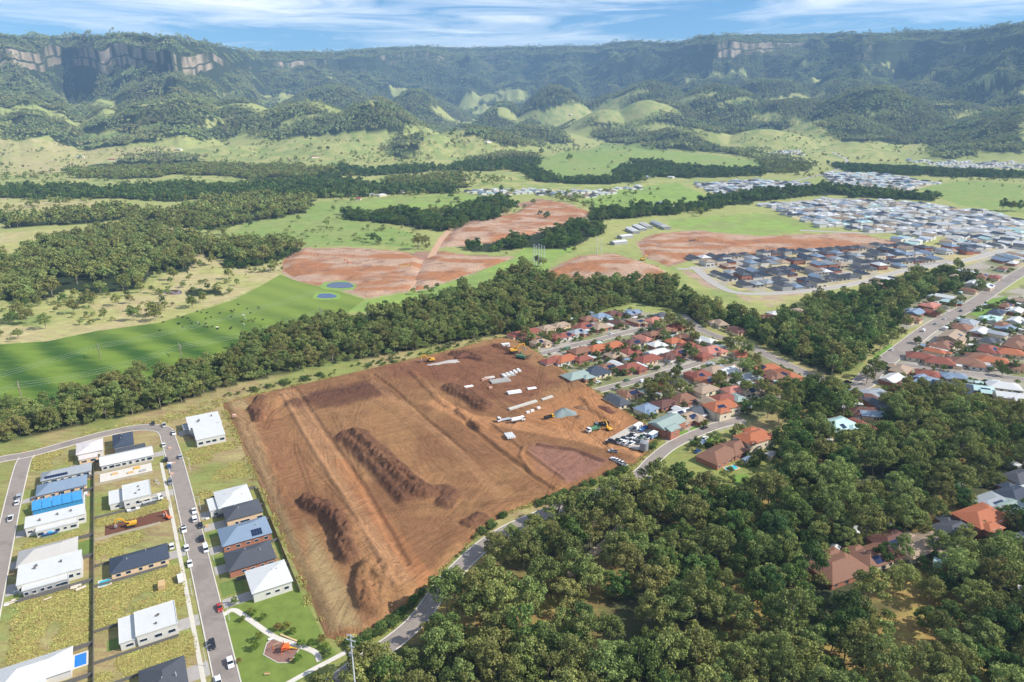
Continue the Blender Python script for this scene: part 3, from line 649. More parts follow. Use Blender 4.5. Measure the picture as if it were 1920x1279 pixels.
zz_[om] = 0.03
def L3(h): return np.array(lin(h))
BR, OR, TN, TS, PK = L3('#8b6849'), L3('#ad7f56'), L3('#a8835f'), L3('#64483a'), L3('#957060')
n_a = fbm(sxx, syy, 34, 4, 321)[..., None]; n_b = fbm(sxx, syy, 9, 3, 322)[..., None]
cs = BR * (1 - sstep(0.4, 0.62, n_a)) + L3('#9b7853') * sstep(0.4, 0.62, n_a)
cs = cs * (0.86 + 0.28 * n_b)
def zone(pts, colr, k=1.0, soft=6.0):
    global cs
    pw = np.array(PW(pts)); m = inpoly(sxx, syy, pw); d = seg_dist(sxx, syy, np.vstack([pw, pw[:1]]))
    f_ = (m * sstep(0, soft, d) * k)[..., None] * (0.75 + 0.5 * n_b); f_ = np.clip(f_, 0, 1); cs = cs * (1 - f_) + colr * f_
def band(pts, hw, colr, k=1.0):
    global cs
    d = seg_dist(sxx, syy, WL(pts)); f_ = np.clip((sstep(hw * 1.2, hw * 0.7, d) * k)[..., None] * (0.7 + 0.6 * n_b), 0, 1); cs = cs * (1 - f_) + colr * f_
zone([(920, 800), (1000, 760), (1060, 730), (1120, 722), (1190, 780), (1220, 810), (1190, 860), (1130, 850), (1080, 825), (960, 805)], OR, 0.95, 10)
zone([(700, 690), (850, 660), (940, 640), (1000, 680), (1060, 720), (990, 770), (900, 760), (800, 720), (720, 715)], L3('#7f5844'), 0.75, 10)
zone([(985, 842), (1015, 832), (1150, 866), (1120, 890), (1060, 918), (1000, 890)], PK, 0.9, 3)
zone([(560, 740), (690, 712), (760, 740), (640, 772), (590, 775)], TS, 0.75, 8)
zone([(420, 760), (470, 745), (500, 830), (530, 930), (600, 1090), (650, 1195), (610, 1195), (540, 1045), (470, 880)], L3('#a8976c'), 1.0, 6)
zone([(560, 960), (600, 1000), (660, 1100), (700, 1190), (620, 1195), (570, 1080)], L3('#a39068'), 1.0, 6)
zone([(430, 770), (520, 760), (620, 900), (560, 930), (500, 900)], L3('#926a4c'), 0.6, 8)
band([(545, 742), (600, 830), (672, 940), (752, 1085)], 7.5, TN, 0.85)
band([(640, 870), (700, 960), (770, 1060), (800, 1095)], 4, L3('#a67650'), 0.7)
band([(1190, 850), (1080, 822), (960, 800), (880, 790), (820, 760)], 6, L3('#b88a60'), 0.8)
band([(900, 800), (980, 860), (1060, 925)], 4.5, L3('#a57a54'), 0.7)
for lx in ([(445, 770), (478, 850), (520, 950)], [(700, 720), (760, 770), (850, 840), (940, 940)]): band(lx, 3, TN, 0.5)
gt = np.random.default_rng(17); RUT = np.zeros_like(sxx)
for q in range(46):
    i_ = gt.integers(0, ins.sum()); x_, y_ = sxx[ins][i_], syy[ins][i_]; h_ = R(120) + gt.normal(0, .35) if q < 30 else gt.uniform(0, 6.28); ln = []; cv_ = gt.normal(0, .004)
    for k_ in range(10): ln.append((x_, y_)); x_ += 9 * math.cos(h_); y_ += 9 * math.sin(h_); h_ += cv_ * 9
    ln = np.array(ln); mk = (sxx > ln[:, 0].min() - 3) & (sxx < ln[:, 0].max() + 3) & (syy > ln[:, 1].min() - 3) & (syy < ln[:, 1].max() + 3)
    if not mk.any(): continue
    d_ = np.abs(seg_dist(sxx[mk], syy[mk], ln) - 1.1); RUT[mk] = np.maximum(RUT[mk], sstep(.85, .25, d_) * gt.uniform(.5, 1))
zz_ -= RUT * 0.2 * ef; cs = cs * (1 - 0.3 * RUT[..., None])
tp = np.clip(tops, 0, 1)[..., None] * 0.75; cs = cs * (1 - tp) + TS * tp
cs[om] = cs[om] * 0.6 + OLIVE * 0.4
sid = np.full(sxx.shape, -1, np.int64); sid[need] = np.arange(need.sum())
qi = np.argwhere(quad_in); a_ = sid[qi[:, 0], qi[:, 1]]; b_ = sid[qi[:, 0] + 1, qi[:, 1]]; c_ = sid[qi[:, 0] + 1, qi[:, 1] + 1]; d_ = sid[qi[:, 0], qi[:, 1] + 1]
t = NT('site_soil'); p = t.pos(); at = t.attr('cover')
def track(scale, seed, freq):
    vo = t.n('ShaderNodeTexVoronoi'); wv_ = t.n('ShaderNodeVectorMath', operation='ADD'); nz_ = t.n('ShaderNodeTexNoise'); t.l(p, nz_.inputs['Vector']); nz_.inputs['Scale'].default_value = 0.06; nz_.inputs['Detail'].default_value = 3
    sc_ = t.n('ShaderNodeVectorMath', operation='SCALE'); t.l(nz_.outputs['Color'], sc_.inputs[0]); sc_.inputs['Scale'].default_value = 34.0; t.l(p, wv_.inputs[0]); t.l(sc_.outputs[0], wv_.inputs[1])
    t.l(wv_.outputs[0], vo.inputs['Vector']); vo.inputs['Scale'].default_value = scale
    sp_ = t.n('ShaderNodeSeparateColor'); t.l(vo.outputs['Color'], sp_.inputs[0])
    rt = t.n('ShaderNodeVectorRotate', rotation_type='Z_AXIS'); t.l(p, rt.inputs['Vector']); t.l(t.math('MULTIPLY', t.math('ADD', sp_.outputs[seed], 0.3), 2.2), rt.inputs['Angle'])
    return t.noise(t.map(rt.outputs[0], 0, (0.09, 1.25, 1)), freq, 5, 0.72, 0.7)
tr1 = track(0.022, 0, 0.75); tr2 = track(0.034, 1, 1.1); sel = t.math('MULTIPLY', t.ramp(t.noise(p, 0.03, 2, 0.5), 0.4, 0.6), 0.7)
tr = t.math('ADD', t.math('MULTIPLY', tr1, t.math('SUBTRACT', 1.0, sel)), t.math('MULTIPLY', tr2, sel))
fine = t.math('ADD', t.math('MULTIPLY', t.noise(p, 1.7, 4, 0.75), 0.6), t.math('MULTIPLY', t.noise(p, 0.35, 4, 0.7, 1.0), 0.45))
val = t.math('ADD', t.math('MULTIPLY', t.ramp(tr, 0.3, 0.72), 0.6), t.math('ADD', t.math('MULTIPLY', t.ramp(fine, 0.3, 0.75), 0.65), 0.4))
hv = t.n('ShaderNodeHueSaturation'); t.l(at, hv.inputs['Color']); t.l(val, hv.inputs['Value'])
SOILM = t.pbr(hv.outputs[0], 0.96, 0.08, 0, t.math('ADD', tr, t.math('MULTIPLY', fine, 0.6)), 0.8, 0.45)
me = np_mesh('cleared_site', np.stack([sxx[need], syy[need], zz_[need]], -1), np.stack([a_, b_, c_, d_], -1), SOILM)
c4 = np.ones((need.sum(), 4), np.float32); c4[:, :3] = np.clip(cs[need] * np.array([0.86, 0.80, 0.78]), 0, 1); set_attr(me, 'cover', 'FLOAT_COLOR', 'POINT', c4)
tag(link('cleared_site', me), 'brown bulldozed building site with topsoil windrows and haul roads', kind='structure')
def site_z(x, y):
    z, _ = site_height(np.array([x], float), np.array([y], float)); return float(z[0])
# far earthworks: benched and rutted bare ground
def earthwork(name, pts, label, seed, res=3.0, amp=4.0, ang=20):
    pw = np.array(PW(pts)); x0, y0 = pw.min(0); x1, y1 = pw.max(0)
    gx_, gy_ = np.meshgrid(np.arange(x0 - res, x1 + res, res), np.arange(y0 - res, y1 + res, res), indexing='ij')
    ed = seg_dist(gx_, gy_, np.vstack([pw, pw[:1]])); i_ = inpoly(gx_, gy_, pw)
    n = fbm(gx_, gy_, 60, 3, seed); ter = np.floor(n * 7) / 7 + sstep(0.6, 1.0, (n * 7) % 1) / 7
    zq = 0.25 + (amp * ter + 0.9 * fbm(gx_, gy_, 9, 3, seed + 5)) * sstep(0, 12, ed); zq[~i_] = -0.3
    k_ = fbm(gx_ + 20 * n, gy_ * 2.2, 45, 4, seed + 9)[..., None]; k2 = fbm(gx_, gy_, 14, 3, seed + 3)[..., None]
    co = SOILR * (1 - sstep(.38, .6, k_)) + SOILP * sstep(.38, .6, k_); dk = sstep(.58, .74, k2) * .55; co = co * (1 - dk) + L3('#7f5f4e') * dk
    qd = i_[:-1, :-1] | i_[1:, :-1] | i_[1:, 1:] | i_[:-1, 1:]; nd = np.zeros_like(i_); nd[:-1, :-1] |= qd; nd[1:, :-1] |= qd; nd[1:, 1:] |= qd; nd[:-1, 1:] |= qd
    ii = np.full(i_.shape, -1, np.int64); ii[nd] = np.arange(nd.sum()); q = np.argwhere(qd)
    me_ = np_mesh(name, np.stack([gx_[nd], gy_[nd], zq[nd]], -1), np.stack([ii[q[:, 0], q[:, 1]], ii[q[:, 0] + 1, q[:, 1]], ii[q[:, 0] + 1, q[:, 1] + 1], ii[q[:, 0], q[:, 1] + 1]], -1), SOILM)
    c_4 = np.ones((nd.sum(), 4), np.float32); c_4[:, :3] = co[nd]; set_attr(me_, 'cover', 'FLOAT_COLOR', 'POINT', c_4)
    tag(link(name, me_), label, kind='structure')
earthwork('red_earthworks', [(532, 490), (566, 467), (650, 465), (758, 473), (795, 488), (788, 510), (770, 543), (690, 558), (655, 548), (668, 535), (645, 526), (610, 530), (560, 526), (534, 510)], 'red brown benched earthworks beside the dams', 601)
earthwork('pale_earthworks', [(796, 486), (830, 472), (880, 480), (962, 484), (900, 507), (780, 546), (778, 520)], 'pale pinkish graded ground beside the red earthworks', 602, amp=2.0)
earthwork('upper_earthworks', [(822, 464), (850, 430), (880, 416), (960, 403), (1010, 374), (1060, 382), (1112, 400), (1060, 424), (960, 448), (880, 458)], 'red earthworks climbing toward the far housing', 603, res=4, amp=6)
earthwork('brown_earthworks', [(1010, 519), (1052, 496), (1092, 481), (1150, 476), (1228, 499), (1272, 524), (1200, 526), (1100, 526)], 'dark brown mounded earthworks beyond the woods', 604, amp=6)
earthwork('estate_earthworks', [(1195, 455), (1232, 439), (1300, 433), (1420, 444), (1600, 437), (1715, 462), (1560, 469), (1420, 478), (1290, 484), (1250, 498), (1212, 480)], 'broad bare brown ground being graded for the estate', 605, res=4, amp=2.0)
CPARK = mat('crushed_gravel', lin('#b9b0a4'), 0.95, 0.15, 0.4)
cpk = np.array(PW([(1134, 832), (1184, 803), (1226, 813), (1212, 842), (1196, 850)]))
sheet('gravel_car_park', [tuple(q) for q in cpk], CPARK, 1.98, 'pale gravel car park on the edge of the site', px=False)
KEEP_C += []
# ------------------------------------------------------------------ houses
RC = {'r': ('tile', '#8f5445', 'red tiled'), 'o': ('tile', '#b06a48', 'bright orange tiled'), 'b': ('tile', '#8a6450', 'brown tiled'), 'd': ('tile', '#53565c', 'dark grey tiled'), 'g': ('metal', '#9a9fa2', 'grey metal roofed'), 't': ('tile', '#a8927c', 'tan tiled'),
      'w': ('metal', '#cfcfcb', 'white metal roofed'), 'n': ('metal', '#93a39a', 'green grey metal roofed'), 'p': ('tile', '#b97b6a', 'faded pink tiled'), 'u': ('metal', '#7f90a2', 'blue grey metal roofed'), 'k': ('tile', '#434c5a', 'navy tiled'), 'e': ('metal', '#b4cfca', 'pale teal metal roofed'),
      'm': ('tile', '#6b4a42', 'dark maroon tiled'), 'h': ('metal', '#bdb8b0', 'beige metal roofed'), 'j': ('metal', '#d8cdc8', 'pale pinkish metal roofed')}
def RM(c):
    kind, col, _ = RC[c]; return (roof_tile if kind == 'tile' else roof_metal)('roof_' + c, lin(col))
WALLC = {'cream': mat('cream_render', lin('#ddcfb4'), 0.85, 0.08, 0.7), 'brick': mat('brick_wall', lin('#a8705a'), 0.9, 0.15, 1.5), 'white': mat('white_render', lin('#d0ccc3'), 0.8, 0.06, 0.6), 'grey': mat('grey_render', lin('#a7a5a2'), 0.85, 0.08, 0.7),
         'peach': mat('peach_render', lin('#e2c29c'), 0.85, 0.08, 0.7), 'dark': mat('charcoal_cladding', lin('#5b5d61'), 0.8, 0.1, 0.7)}
GLASS = NT('window_glass').pbr(lin('#2a3a4a'), 0.12, 0.5)
FRAME = mat('window_frame', lin('#d8d6d0'), 0.6, 0.05); GUTTER = mat('gutter', lin('#c9c7c2'), 0.5, 0.05); DARKDOOR = mat('garage_panel', lin('#6a6560'), 0.6, 0.08); DOORM = mat('timber_door', lin('#6e4a34'), 0.6, 0.1)
SOLAR = NT('solar_cells').pbr(lin('#1c2a48'), 0.15, 0.5); PVC = mat('vent_grey', lin('#b5b5b2'), 0.5, 0.05)
def roof_shape(x0, x1, y0, y1, h, kind, pitch=0.36, ov=0.5, low=0):
    x0 -= ov; x1 += ov; y0 -= ov; y1 += ov; w, d = x1 - x0, y1 - y0; z = h; e = h + 0.18; mb = MB()
    if kind == 'flat':
        mb.box(x0, x1, y0, y1, h, h + 0.28); 
        for a in ((x0, x1, y0, y0 + .22), (x0, x1, y1 - .22, y1), (x0, x0 + .22, y0 + .22, y1 - .22), (x1 - .22, x1, y0 + .22, y1 - .22)): mb.box(*a, h + 0.281, h + 0.48)
        return mb, h + 0.28
    if kind == 'skill':
        rise = 0.07 * d
        return mb.add([(x0, y0, z), (x1, y0, z), (x1, y1, z), (x0, y1, z), (x0, y0, e), (x1, y0, e), (x1, y1, e + rise), (x0, y1, e + rise)], [(0, 3, 2, 1), (4, 5, 6, 7), (0, 1, 5, 4), (1, 2, 6, 5), (2, 3, 7, 6), (3, 0, 4, 7)]), e + rise
    base = [(x0, y0, z), (x1, y0, z), (x1, y1, z), (x0, y1, z), (x0, y0, e), (x1, y0, e), (x1, y1, e), (x0, y1, e)]
    wallf = [(0, 3, 2, 1), (0, 1, 5, 4), (1, 2, 6, 5), (2, 3, 7, 6), (3, 0, 4, 7)]
    ym, xm = (y0 + y1) / 2, (x0 + x1) / 2
    if w >= d:
        t_ = e + pitch * d / 2; i = 0 if kind == 'gable' else min(d / 2, w / 2 - 0.05)
        mb.add(base + [(x0 + i, ym, t_), (x1 - i, ym, t_)], wallf + [(4, 5, 9, 8), (6, 7, 8, 9), (5, 6, 9), (7, 4, 8)])
    else:
        t_ = e + pitch * w / 2; i = 0 if kind == 'gable' else min(w / 2, d / 2 - 0.05)
        mb.add(base + [(xm, y0 + i, t_), (xm, y1 - i, t_)], wallf + [(5, 6, 9, 8), (7, 4, 8, 9), (4, 5, 8), (6, 7, 9)])
    return mb, t_
def put_windows(par, x0, x1, y0, y1, h, sides, step, first=True):
    st = 1 if h < 4.4 else 2
    for s in sides:
        L = (x1 - x0) if s in 'SN' else (y1 - y0); n = max(1, int(L / step))
        for f in range(st):
            zc = (1.55 if h < 4 else h * .5) + f * 2.75
            for i in range(n):
                c = -L / 2 + (i + 0.5) * L / n + random.uniform(-0.3, 0.3); ww = random.choice((1.2, 1.6, 2.2)); wh = random.choice((1.1, 1.3, 0.9))
                if random.random() < 0.12: continue
                cx_, cy_2 = (x0 + x1) / 2, (y0 + y1) / 2
                if s in 'SN':
                    yy = y0 - 0.03 if s == 'S' else y1 + 0.03; sg = -1 if s == 'S' else 1
                    fr = MB().box(cx_ + c - ww / 2 - .1, cx_ + c + ww / 2 + .1, yy - .05, yy + .05, zc - wh / 2 - .1, zc + wh / 2 + .1); pn = MB().box(cx_ + c - ww / 2, cx_ + c + ww / 2, yy + sg * .052 - .02, yy + sg * .052 + .02, zc - wh / 2, zc + wh / 2)
                else:
                    xx_ = x0 - 0.03 if s == 'W' else x1 + 0.03; sg = -1 if s == 'W' else 1
                    fr = MB().box(xx_ - .05, xx_ + .05, cy_2 + c - ww / 2 - .1, cy_2 + c + ww / 2 + .1, zc - wh / 2 - .1, zc + wh / 2 + .1); pn = MB().box(xx_ + sg * .052 - .02, xx_ + sg * .052 + .02, cy_2 + c - ww / 2, cy_2 + c + ww / 2, zc - wh / 2, zc + wh / 2)
                o = fr.build('window', FRAME, par); pn.build('pane', GLASS, o)
def solar_array(roof_o, x, y, z, nx, ny, slope, rz=0.0):
    """panels lying on the camera-facing slope: x,y,z of the lower middle"""
    for i in range(nx):
        for j in range(ny):
            mb = MB(); a = (i - nx / 2) * 1.08; b = j * 1.7; ca, sa = math.cos(slope), math.sin(slope)
            q = [(x + a, y + b * ca, z + b * sa + .06), (x + a + 1.0, y + b * ca, z + b * sa + .06), (x + a + 1.0, y + (b + 1.6) * ca, z + (b + 1.6) * sa + .06), (x + a, y + (b + 1.6) * ca, z + (b + 1.6) * sa + .06)]
            mb.add(q + [(p[0], p[1], p[2] + .05) for p in q], [(3, 2, 1, 0), (4, 5, 6, 7), (0, 1, 5, 4), (1, 2, 6, 5), (2, 3, 7, 6), (3, 0, 4, 7)]).build('solar_panel', SOLAR, roof_o)
def house(name, label, blocks, loc, rz, group=None, win='SW', step=3.4, garage=None, door=None, solar=None, vents=2, keep=True, z=0.0):
    """blocks: (x0, x1, y0, y1, wall height, roof kind, roof colour, wall colour)"""
    e = empty(name, (loc[0], loc[1], z), rz); tag(e, label, 'house', group)
    for bi, (x0, x1, y0, y1, h, rk, rc, wc) in enumerate(blocks):
        MB().box(x0, x1, y0, y1, -0.1, h + 0.02 * bi).build('wall', WALLC[wc], e)
        pitch = {'hip': 0.42, 'gable': 0.36, 'low': 0.2}.get(rk, 0.4)
        if win: put_windows(e, x0, x1, y0, y1, h, win, step)
        mb, top = roof_shape(x0, x1, y0, y1, h + 0.013 * bi, 'hip' if rk == 'low' else rk, pitch, 0.55 if rk in ('hip', 'gable', 'low') else 0.25)
        r_ = mb.build('roof', RM(rc), e)
        if bi == 0:
            if rk in ('flat', 'skill'):
                for q in range(3):
                    a = x0 + (x1 - x0) * random.uniform(.2, .8); b = y0 + (y1 - y0) * random.uniform(.25, .75); MB().box(a - .35, a + .35, b - .3, b + .3, h + .1, top + .55).build('roof_vent', DARKDOOR, r_)
            else: 
                for q in range(vents):
                    a = (x1 - x0) * random.uniform(-.3, .3) + (x0 + x1) / 2; b = (y0 + y1) / 2 + random.choice((-1, 1)) * (y1 - y0) * .12
                    MB().tube((a, b, h), (a, b, top + .15), .14, .14, 6).build('vent', PVC, r_)
            if solar and rk in ('hip', 'gable', 'low'): solar_array(r_, x0 + (x1 - x0) * solar[2], y0 + 0.25, h + .18 + pitch * .75 + .02, solar[0], solar[1], math.atan(pitch))
    if garage:
        s, c, w_ = garage; x0, x1, y0, y1 = blocks[0][:4]
        if s == 'W': MB().box(x0 - .09, x0 + .02, c - w_ / 2, c + w_ / 2, 0, 2.25).build('garage_door', DARKDOOR, e)
        elif s == 'E': MB().box(x1 - .02, x1 + .09, c - w_ / 2, c + w_ / 2, 0, 2.25).build('garage_door', DARKDOOR, e)
        else: MB().box(c - w_ / 2, c + w_ / 2, y0 - .09, y0 + .02, 0, 2.25).build('garage_door', DARKDOOR, e)
    if door:
        s, c = door; x0, x1, y0, y1 = blocks[0][:4]
        if s == 'W': MB().box(x0 - .08, x0 + .02, c - .5, c + .5, 0, 2.1).build('door', DOORM, e)
        elif s == 'E': MB().box(x1 - .02, x1 + .08, c - .5, c + .5, 0, 2.1).build('door', DOORM, e)
        else: MB().box(c - .5, c + .5, y0 - .08, y0 + .02, 0, 2.1).build('door', DOORM, e)
    if keep:
        x0 = min(b[0] for b in blocks); x1 = max(b[1] for b in blocks); y0 = min(b[2] for b in blocks); y1 = max(b[3] for b in blocks)
        KEEP_C.append((loc[0], loc[1], 0.5 * math.hypot(x1 - x0, y1 - y0) * 0.85))
    return e
def grid_house(label, blocks, **kw):
    """blocks in the street grid, absolute"""
    us = [b[0] for b in blocks] + [b[1] for b in blocks]; vs_ = [b[2] for b in blocks] + [b[3] for b in blocks]
    cu, cv = (min(us) + max(us)) / 2, (min(vs_) + max(vs_)) / 2
    bl = [((b[0] - cu) * K, (b[1] - cu) * K, (b[2] - cv) * K, (b[3] - cv) * K) + tuple(b[4:]) for b in blocks]
    return house('house', label, bl, G(cu, cv), GA, 'houses on the new lots', **kw)
gh = grid_house
gh('two storey house with pale pinkish metal roof on the top street', [(-32, -22.3, 331, 343, 4.35, 'low', 'j', 'white'), (-31.4, -24.5, 327.6, 331, 2.8, 'skill', 'j', 'peach')], garage=('S', 2, 4.5))
gh('long house with grey metal hip roof carrying a row of solar panels', [(-44.6, -27, 314.6, 322, 2.9, 'hip', 'g', 'white')], solar=(9, 1, .3), door=('W', 0), garage=('W', 3, 4.2))
gh('house with pale blue grey hip roof and peach walls beside the blue wrapped frame', [(-45.5, -28.6, 302, 311, 2.9, 'hip', 'u', 'peach')], garage=('W', -2, 4.6), door=('W', 2.5))
gh('large two storey white house next to the blue wrapped frame', [(-47.4, -28.6, 275.2, 282.4, 4.3, 'skill', 'w', 'white'), (-44, -31, 272.6, 275.2, 2.8, 'flat', 'w', 'white')], garage=('W', 0, 4.8), step=2.6)
gh('long house with beige grey hip roof and a dark ridge stripe', [(-48, -31, 251.4, 261.2, 3.0, 'hip', 'h', 'grey')], garage=('W', 2, 4.8), door=('W', -3))
gh('two storey white roofed house with a row of small windows above rubble strewn lot', [(-47, -29.2, 238.4, 248.6, 4.3, 'skill', 'w', 'white'), (-45.5, -33, 236, 238.4, 3.0, 'flat', 'w', 'grey')], garage=('W', 1, 4.8), step=2.4)
gh('big white hip roofed house with a blue pool behind it', [(-48, -31.2, 190.4, 199.6, 3.2, 'hip', 'w', 'white'), (-44, -37, 186.4, 190.4, 2.9, 'skill', 'w', 'cream')], vents=0)
gh('dark blue grey two storey house at the street bend', [(-17.6, -10, 330.4, 344, 4.35, 'hip', 'k', 'grey'), (-17.2, -5.4, 326.4, 330.4, 2.9, 'skill', 'd', 'grey')], garage=('E', -2, 4.5))
gh('long white metal roofed house just below the street bend', [(-23, -3, 316.4, 325.6, 3.1, 'gable', 'w', 'white')], garage=('E', 1, 4.8), door=('E', -2.6), step=2.6)
gh('two storey white cube house with low rear wing beside the concrete pump truck', [(-15.4, -5.8, 278, 290.6, 4.3, 'flat', 'w', 'white'), (-20.3, -15.4, 279.6, 290.2, 3.0, 'flat', 'w', 'white')], garage=('E', -1, 4.8))
gh('long navy tiled hip roofed house on the main street with a small turquoise pool', [(-20.6, -3.4, 231.8, 240.8, 2.9, 'hip', 'k', 'peach')], garage=('E', 1, 4.8), door=('E', -3))
gh('white flat roofed two storey house with a lower rear deck roof below the tan crate', [(-14.6, -3.8, 193.8, 205, 4.3, 'flat', 'w', 'white'), (-19, -14.6, 194.4, 205.6, 3.1, 'flat', 'w', 'white')], garage=('E', -1.5, 4.8))
gh('charcoal hip roofed house at the lower end of the main street', [(-14.5, -3.8, 167, 180, 2.9, 'hip', 'd', 'brick')], garage=('E', 2, 4.8))
gh('large white modern house with stepped flat roofs in the bend beside the site', [(14, 28.4, 332.4, 345.6, 4.7, 'skill', 'w', 'white'), (15.6, 28, 319.4, 332.4, 4.35, 'skill', 'w', 'white'), (11.8, 14, 336, 343, 3.0, 'flat', 'g', 'grey')], garage=('W', 0, 5.0))
gh('white two storey house on the park side street beside vacant grass', [(16.4, 28.3, 253.6, 266.8, 4.3, 'low', 'w', 'white'), (13.1, 16.4, 254.6, 263.6, 3.4, 'flat', 'w', 'white')], garage=('W', -2, 4.8))
gh('two storey peach walled house with dark grey hip roof between white and blue grey ones', [(17.6, 30.2, 243.2, 252.8, 4.35, 'hip', 'd', 'peach')], garage=('W', 0, 4.8), step=2.4)
gh('blue grey hip roofed house with a square of solar panels backing onto the site', [(14.1, 30.4, 228.8, 240.4, 3.2, 'hip', 'u', 'brick')], garage=('W', -3, 4.8), solar=(4, 2, .72))
gh('dark charcoal hip roofed house third from the park', [(13.8, 28.6, 213, 224, 3.2, 'hip', 'd', 'brick')], garage=('W', 2, 4.8))
gh('white low roofed two storey house directly above the park lawn', [(18.4, 30.4, 196.4, 208.6, 4.3, 'low', 'w', 'white')], garage=('W', -1, 4.8))
# house frame wrapped in blue
BLUEWRAP = mat('blue_sarking', lin('#3f8cc0'), 0.5, 0.2, 1.2); TIMBER = mat('pine_timber', lin('#c9a878'), 0.8, 0.15, 2.0)
cu, cv = -38, 294.6
fr = empty('half_built_house', (*G(cu, cv), 0), GA); tag(fr, 'half built timber framed house with blue wrapped walls and roof', 'house')
MB().box(-10.3, 10.3, -5.6, 5.6, -0.05, 0.22).build('slab', CONC, fr)
MB().box(-9.6, 9.6, -5.0, 5.0, 0.225, 2.8).build('wall_wrap', BLUEWRAP, fr)
for i in range(12):
    x = -9.8 + i * 1.78; mb = MB()
    mb.tube((x, -5.6, 2.85), (x, 0, 4.9), .09, n=4).tube((x, 0, 4.9), (x, 5.6, 2.85), .09, n=4).tube((x, -5.6, 2.85), (x, 5.6, 2.85), .08, n=4); mb.build('roof_truss', TIMBER, fr)
for i in range(5): MB().add([(-9.8 + i * 3.9, -5.5, 2.99), (-6.1 + i * 3.9, -5.5, 2.99), (-6.1 + i * 3.9, -0.3, 4.87), (-9.8 + i * 3.9, -0.3, 4.87)], [(0, 1, 2, 3)]).build('roof_wrap', BLUEWRAP, fr)
# slab under construction and graded lot
sl = empty('house_slab', (*G(-14, 309.6), 0), GA); tag(sl, 'bare concrete house slab with stacked materials beside the long white house', 'slab')
MB().box(-11.6, 11.6, -4.6, 4.6, -0.05, 0.35).build('slab', CONC, sl)
for x, y, c in ((-5, 1, TIMBER), (2, -1.5, TIMBER), (5, 2, mat('yellow_packs', lin('#d8a23a'), .7)), (7.5, -2.5, WALLC['grey'])):
    MB().box(x - 1.4, x + 1.4, y - .8, y + .8, .36, .9).build('timber_pack', c, sl)
t = NT('fresh_topsoil'); MATS['fresh'] = t.pbr(t.mix(t.noise(t.pos(), 0.8, 4, 0.7), lin('#5c3d30'), lin('#7a5444')), 0.95, 0.1)
sheet('graded_lot', [G(-22.6, 260.6), G(-0.6, 261.0), G(-0.6, 269.4), G(-22.4, 269.8)], MATS['fresh'], 0.06, 'dark freshly graded soil lot on the main street', px=False)
# driveways, yard paving and pools
DRIVE = mat('driveway', lin('#a8a29b'), 0.9, 0.12, 0.6); YARD = mat('yard_lawn', lin('#6a7c3c'), 0.95, 0.25, 0.4)
for a, b, c, d in [(-51, -45.5, 302.6, 306.4), (-51, -47.4, 276, 281), (-51, -48, 255, 260), (-51, -47, 239.6, 246), (-3.4, 2.2, 234, 239), (-3.8, 2.2, 194.6, 200), (-3.8, 2.2, 172, 178), (-3, 2.2, 319, 324), (-5.8, 2.2, 280, 285), (9.6, 16.4, 255, 260), (9.6, 17.6, 245.6, 250.6), (9.6, 14.1, 229.6, 234.4), (9.6, 13.8, 217, 222), (9.6, 18.4, 198.4, 203), (9.4, 11.8, 336, 342)]:
    sheet('driveway', [G(a, c), G(b, c), G(b, d), G(a, d)], DRIVE, 0.075, 'grey concrete driveway', px=False)
for a, b, c, d in [(-29, -26.3, 314, 324), (-28.6, -26.3, 301, 311), (-31, -26.3, 250.6, 262), (10, 17, 241, 244.4), (10, 13.6, 222.4, 228), (10, 17, 204.4, 212), (30.6, 31.8, 196, 252), (-22.6, -19.4, 196, 201)]:
    sheet('yard_lawn', [G(a, c), G(b, c), G(b, d), G(a, d)], YARD, 0.055, 'small clipped back lawn', px=False)
POOLW = NT('pool_water').pbr(lin('#1f78c8'), 0.05, 0.5); POOLT = NT('pool_turquoise').pbr(lin('#35b4c0'), 0.05, 0.5)
def pool(label, loc, rz, w_, d_, wm, cop=CONC):
    e = empty('swimming_pool', (loc[0], loc[1], 0), rz); tag(e, label, 'pool')
    mb = MB()
    for a in ((-w_ / 2 - .6, w_ / 2 + .6, -d_ / 2 - .6, -d_ / 2), (-w_ / 2 - .6, w_ / 2 + .6, d_ / 2, d_ / 2 + .6), (-w_ / 2 - .6, -w_ / 2, -d_ / 2, d_ / 2), (w_ / 2, w_ / 2 + .6, -d_ / 2, d_ / 2)): mb.box(*a, 0, .24)
    mb.build('coping', cop, e); MB().box(-w_ / 2, w_ / 2, -d_ / 2, d_ / 2, -.1, .15).build('water', wm, e); return e
pool('deep blue rectangular swimming pool behind the big white roofed house', G(-29.3, 196.4), GA, 3.4, 6.0, POOLW)
pool('small turquoise pool behind the navy roofed house', G(-22.9, 231.4), GA, 3.6, 3.6, POOLT)
# ------------------------------------------------------------------ fences of the new lots
FENCE = mat('steel_fence', lin('#6d6a66'), 0.6, 0.06); FENCEL = mat('timber_fence', lin('#b0a692'), 0.85, 0.12)
def fence(label, pts, h=1.8, m=None, z=0.0, grid=True, group='lot boundary fences'):
    w = [np.array(G(*q)) if grid else np.array(q) for q in pts]
    e = empty('fence', (w[0][0], w[0][1], z)); tag(e, label, 'fence', group)
    posts = MB()
    for a, b in zip(w[:-1], w[1:]):
        d = b - a; L = np.linalg.norm(d); an = math.atan2(d[1], d[0]); c = (a + b) / 2 - w[0]
        MB().rbox((c[0], c[1], h / 2), L, 0.05, h, an).build('panel', m or FENCE, e)
        for i in range(int(L / 4.8) + 1):
            p_ = a + d * min(1, i * 4.8 / L) - w[0]; posts.rbox((p_[0], p_[1], h / 2 + .03), .09, .09, h + .06, an)
    posts.build('posts', m or FENCE, e); return e
fence('long dark steel fence dividing the back yards of the two house rows, lower half', [(-26, 165), (-26, 250)])
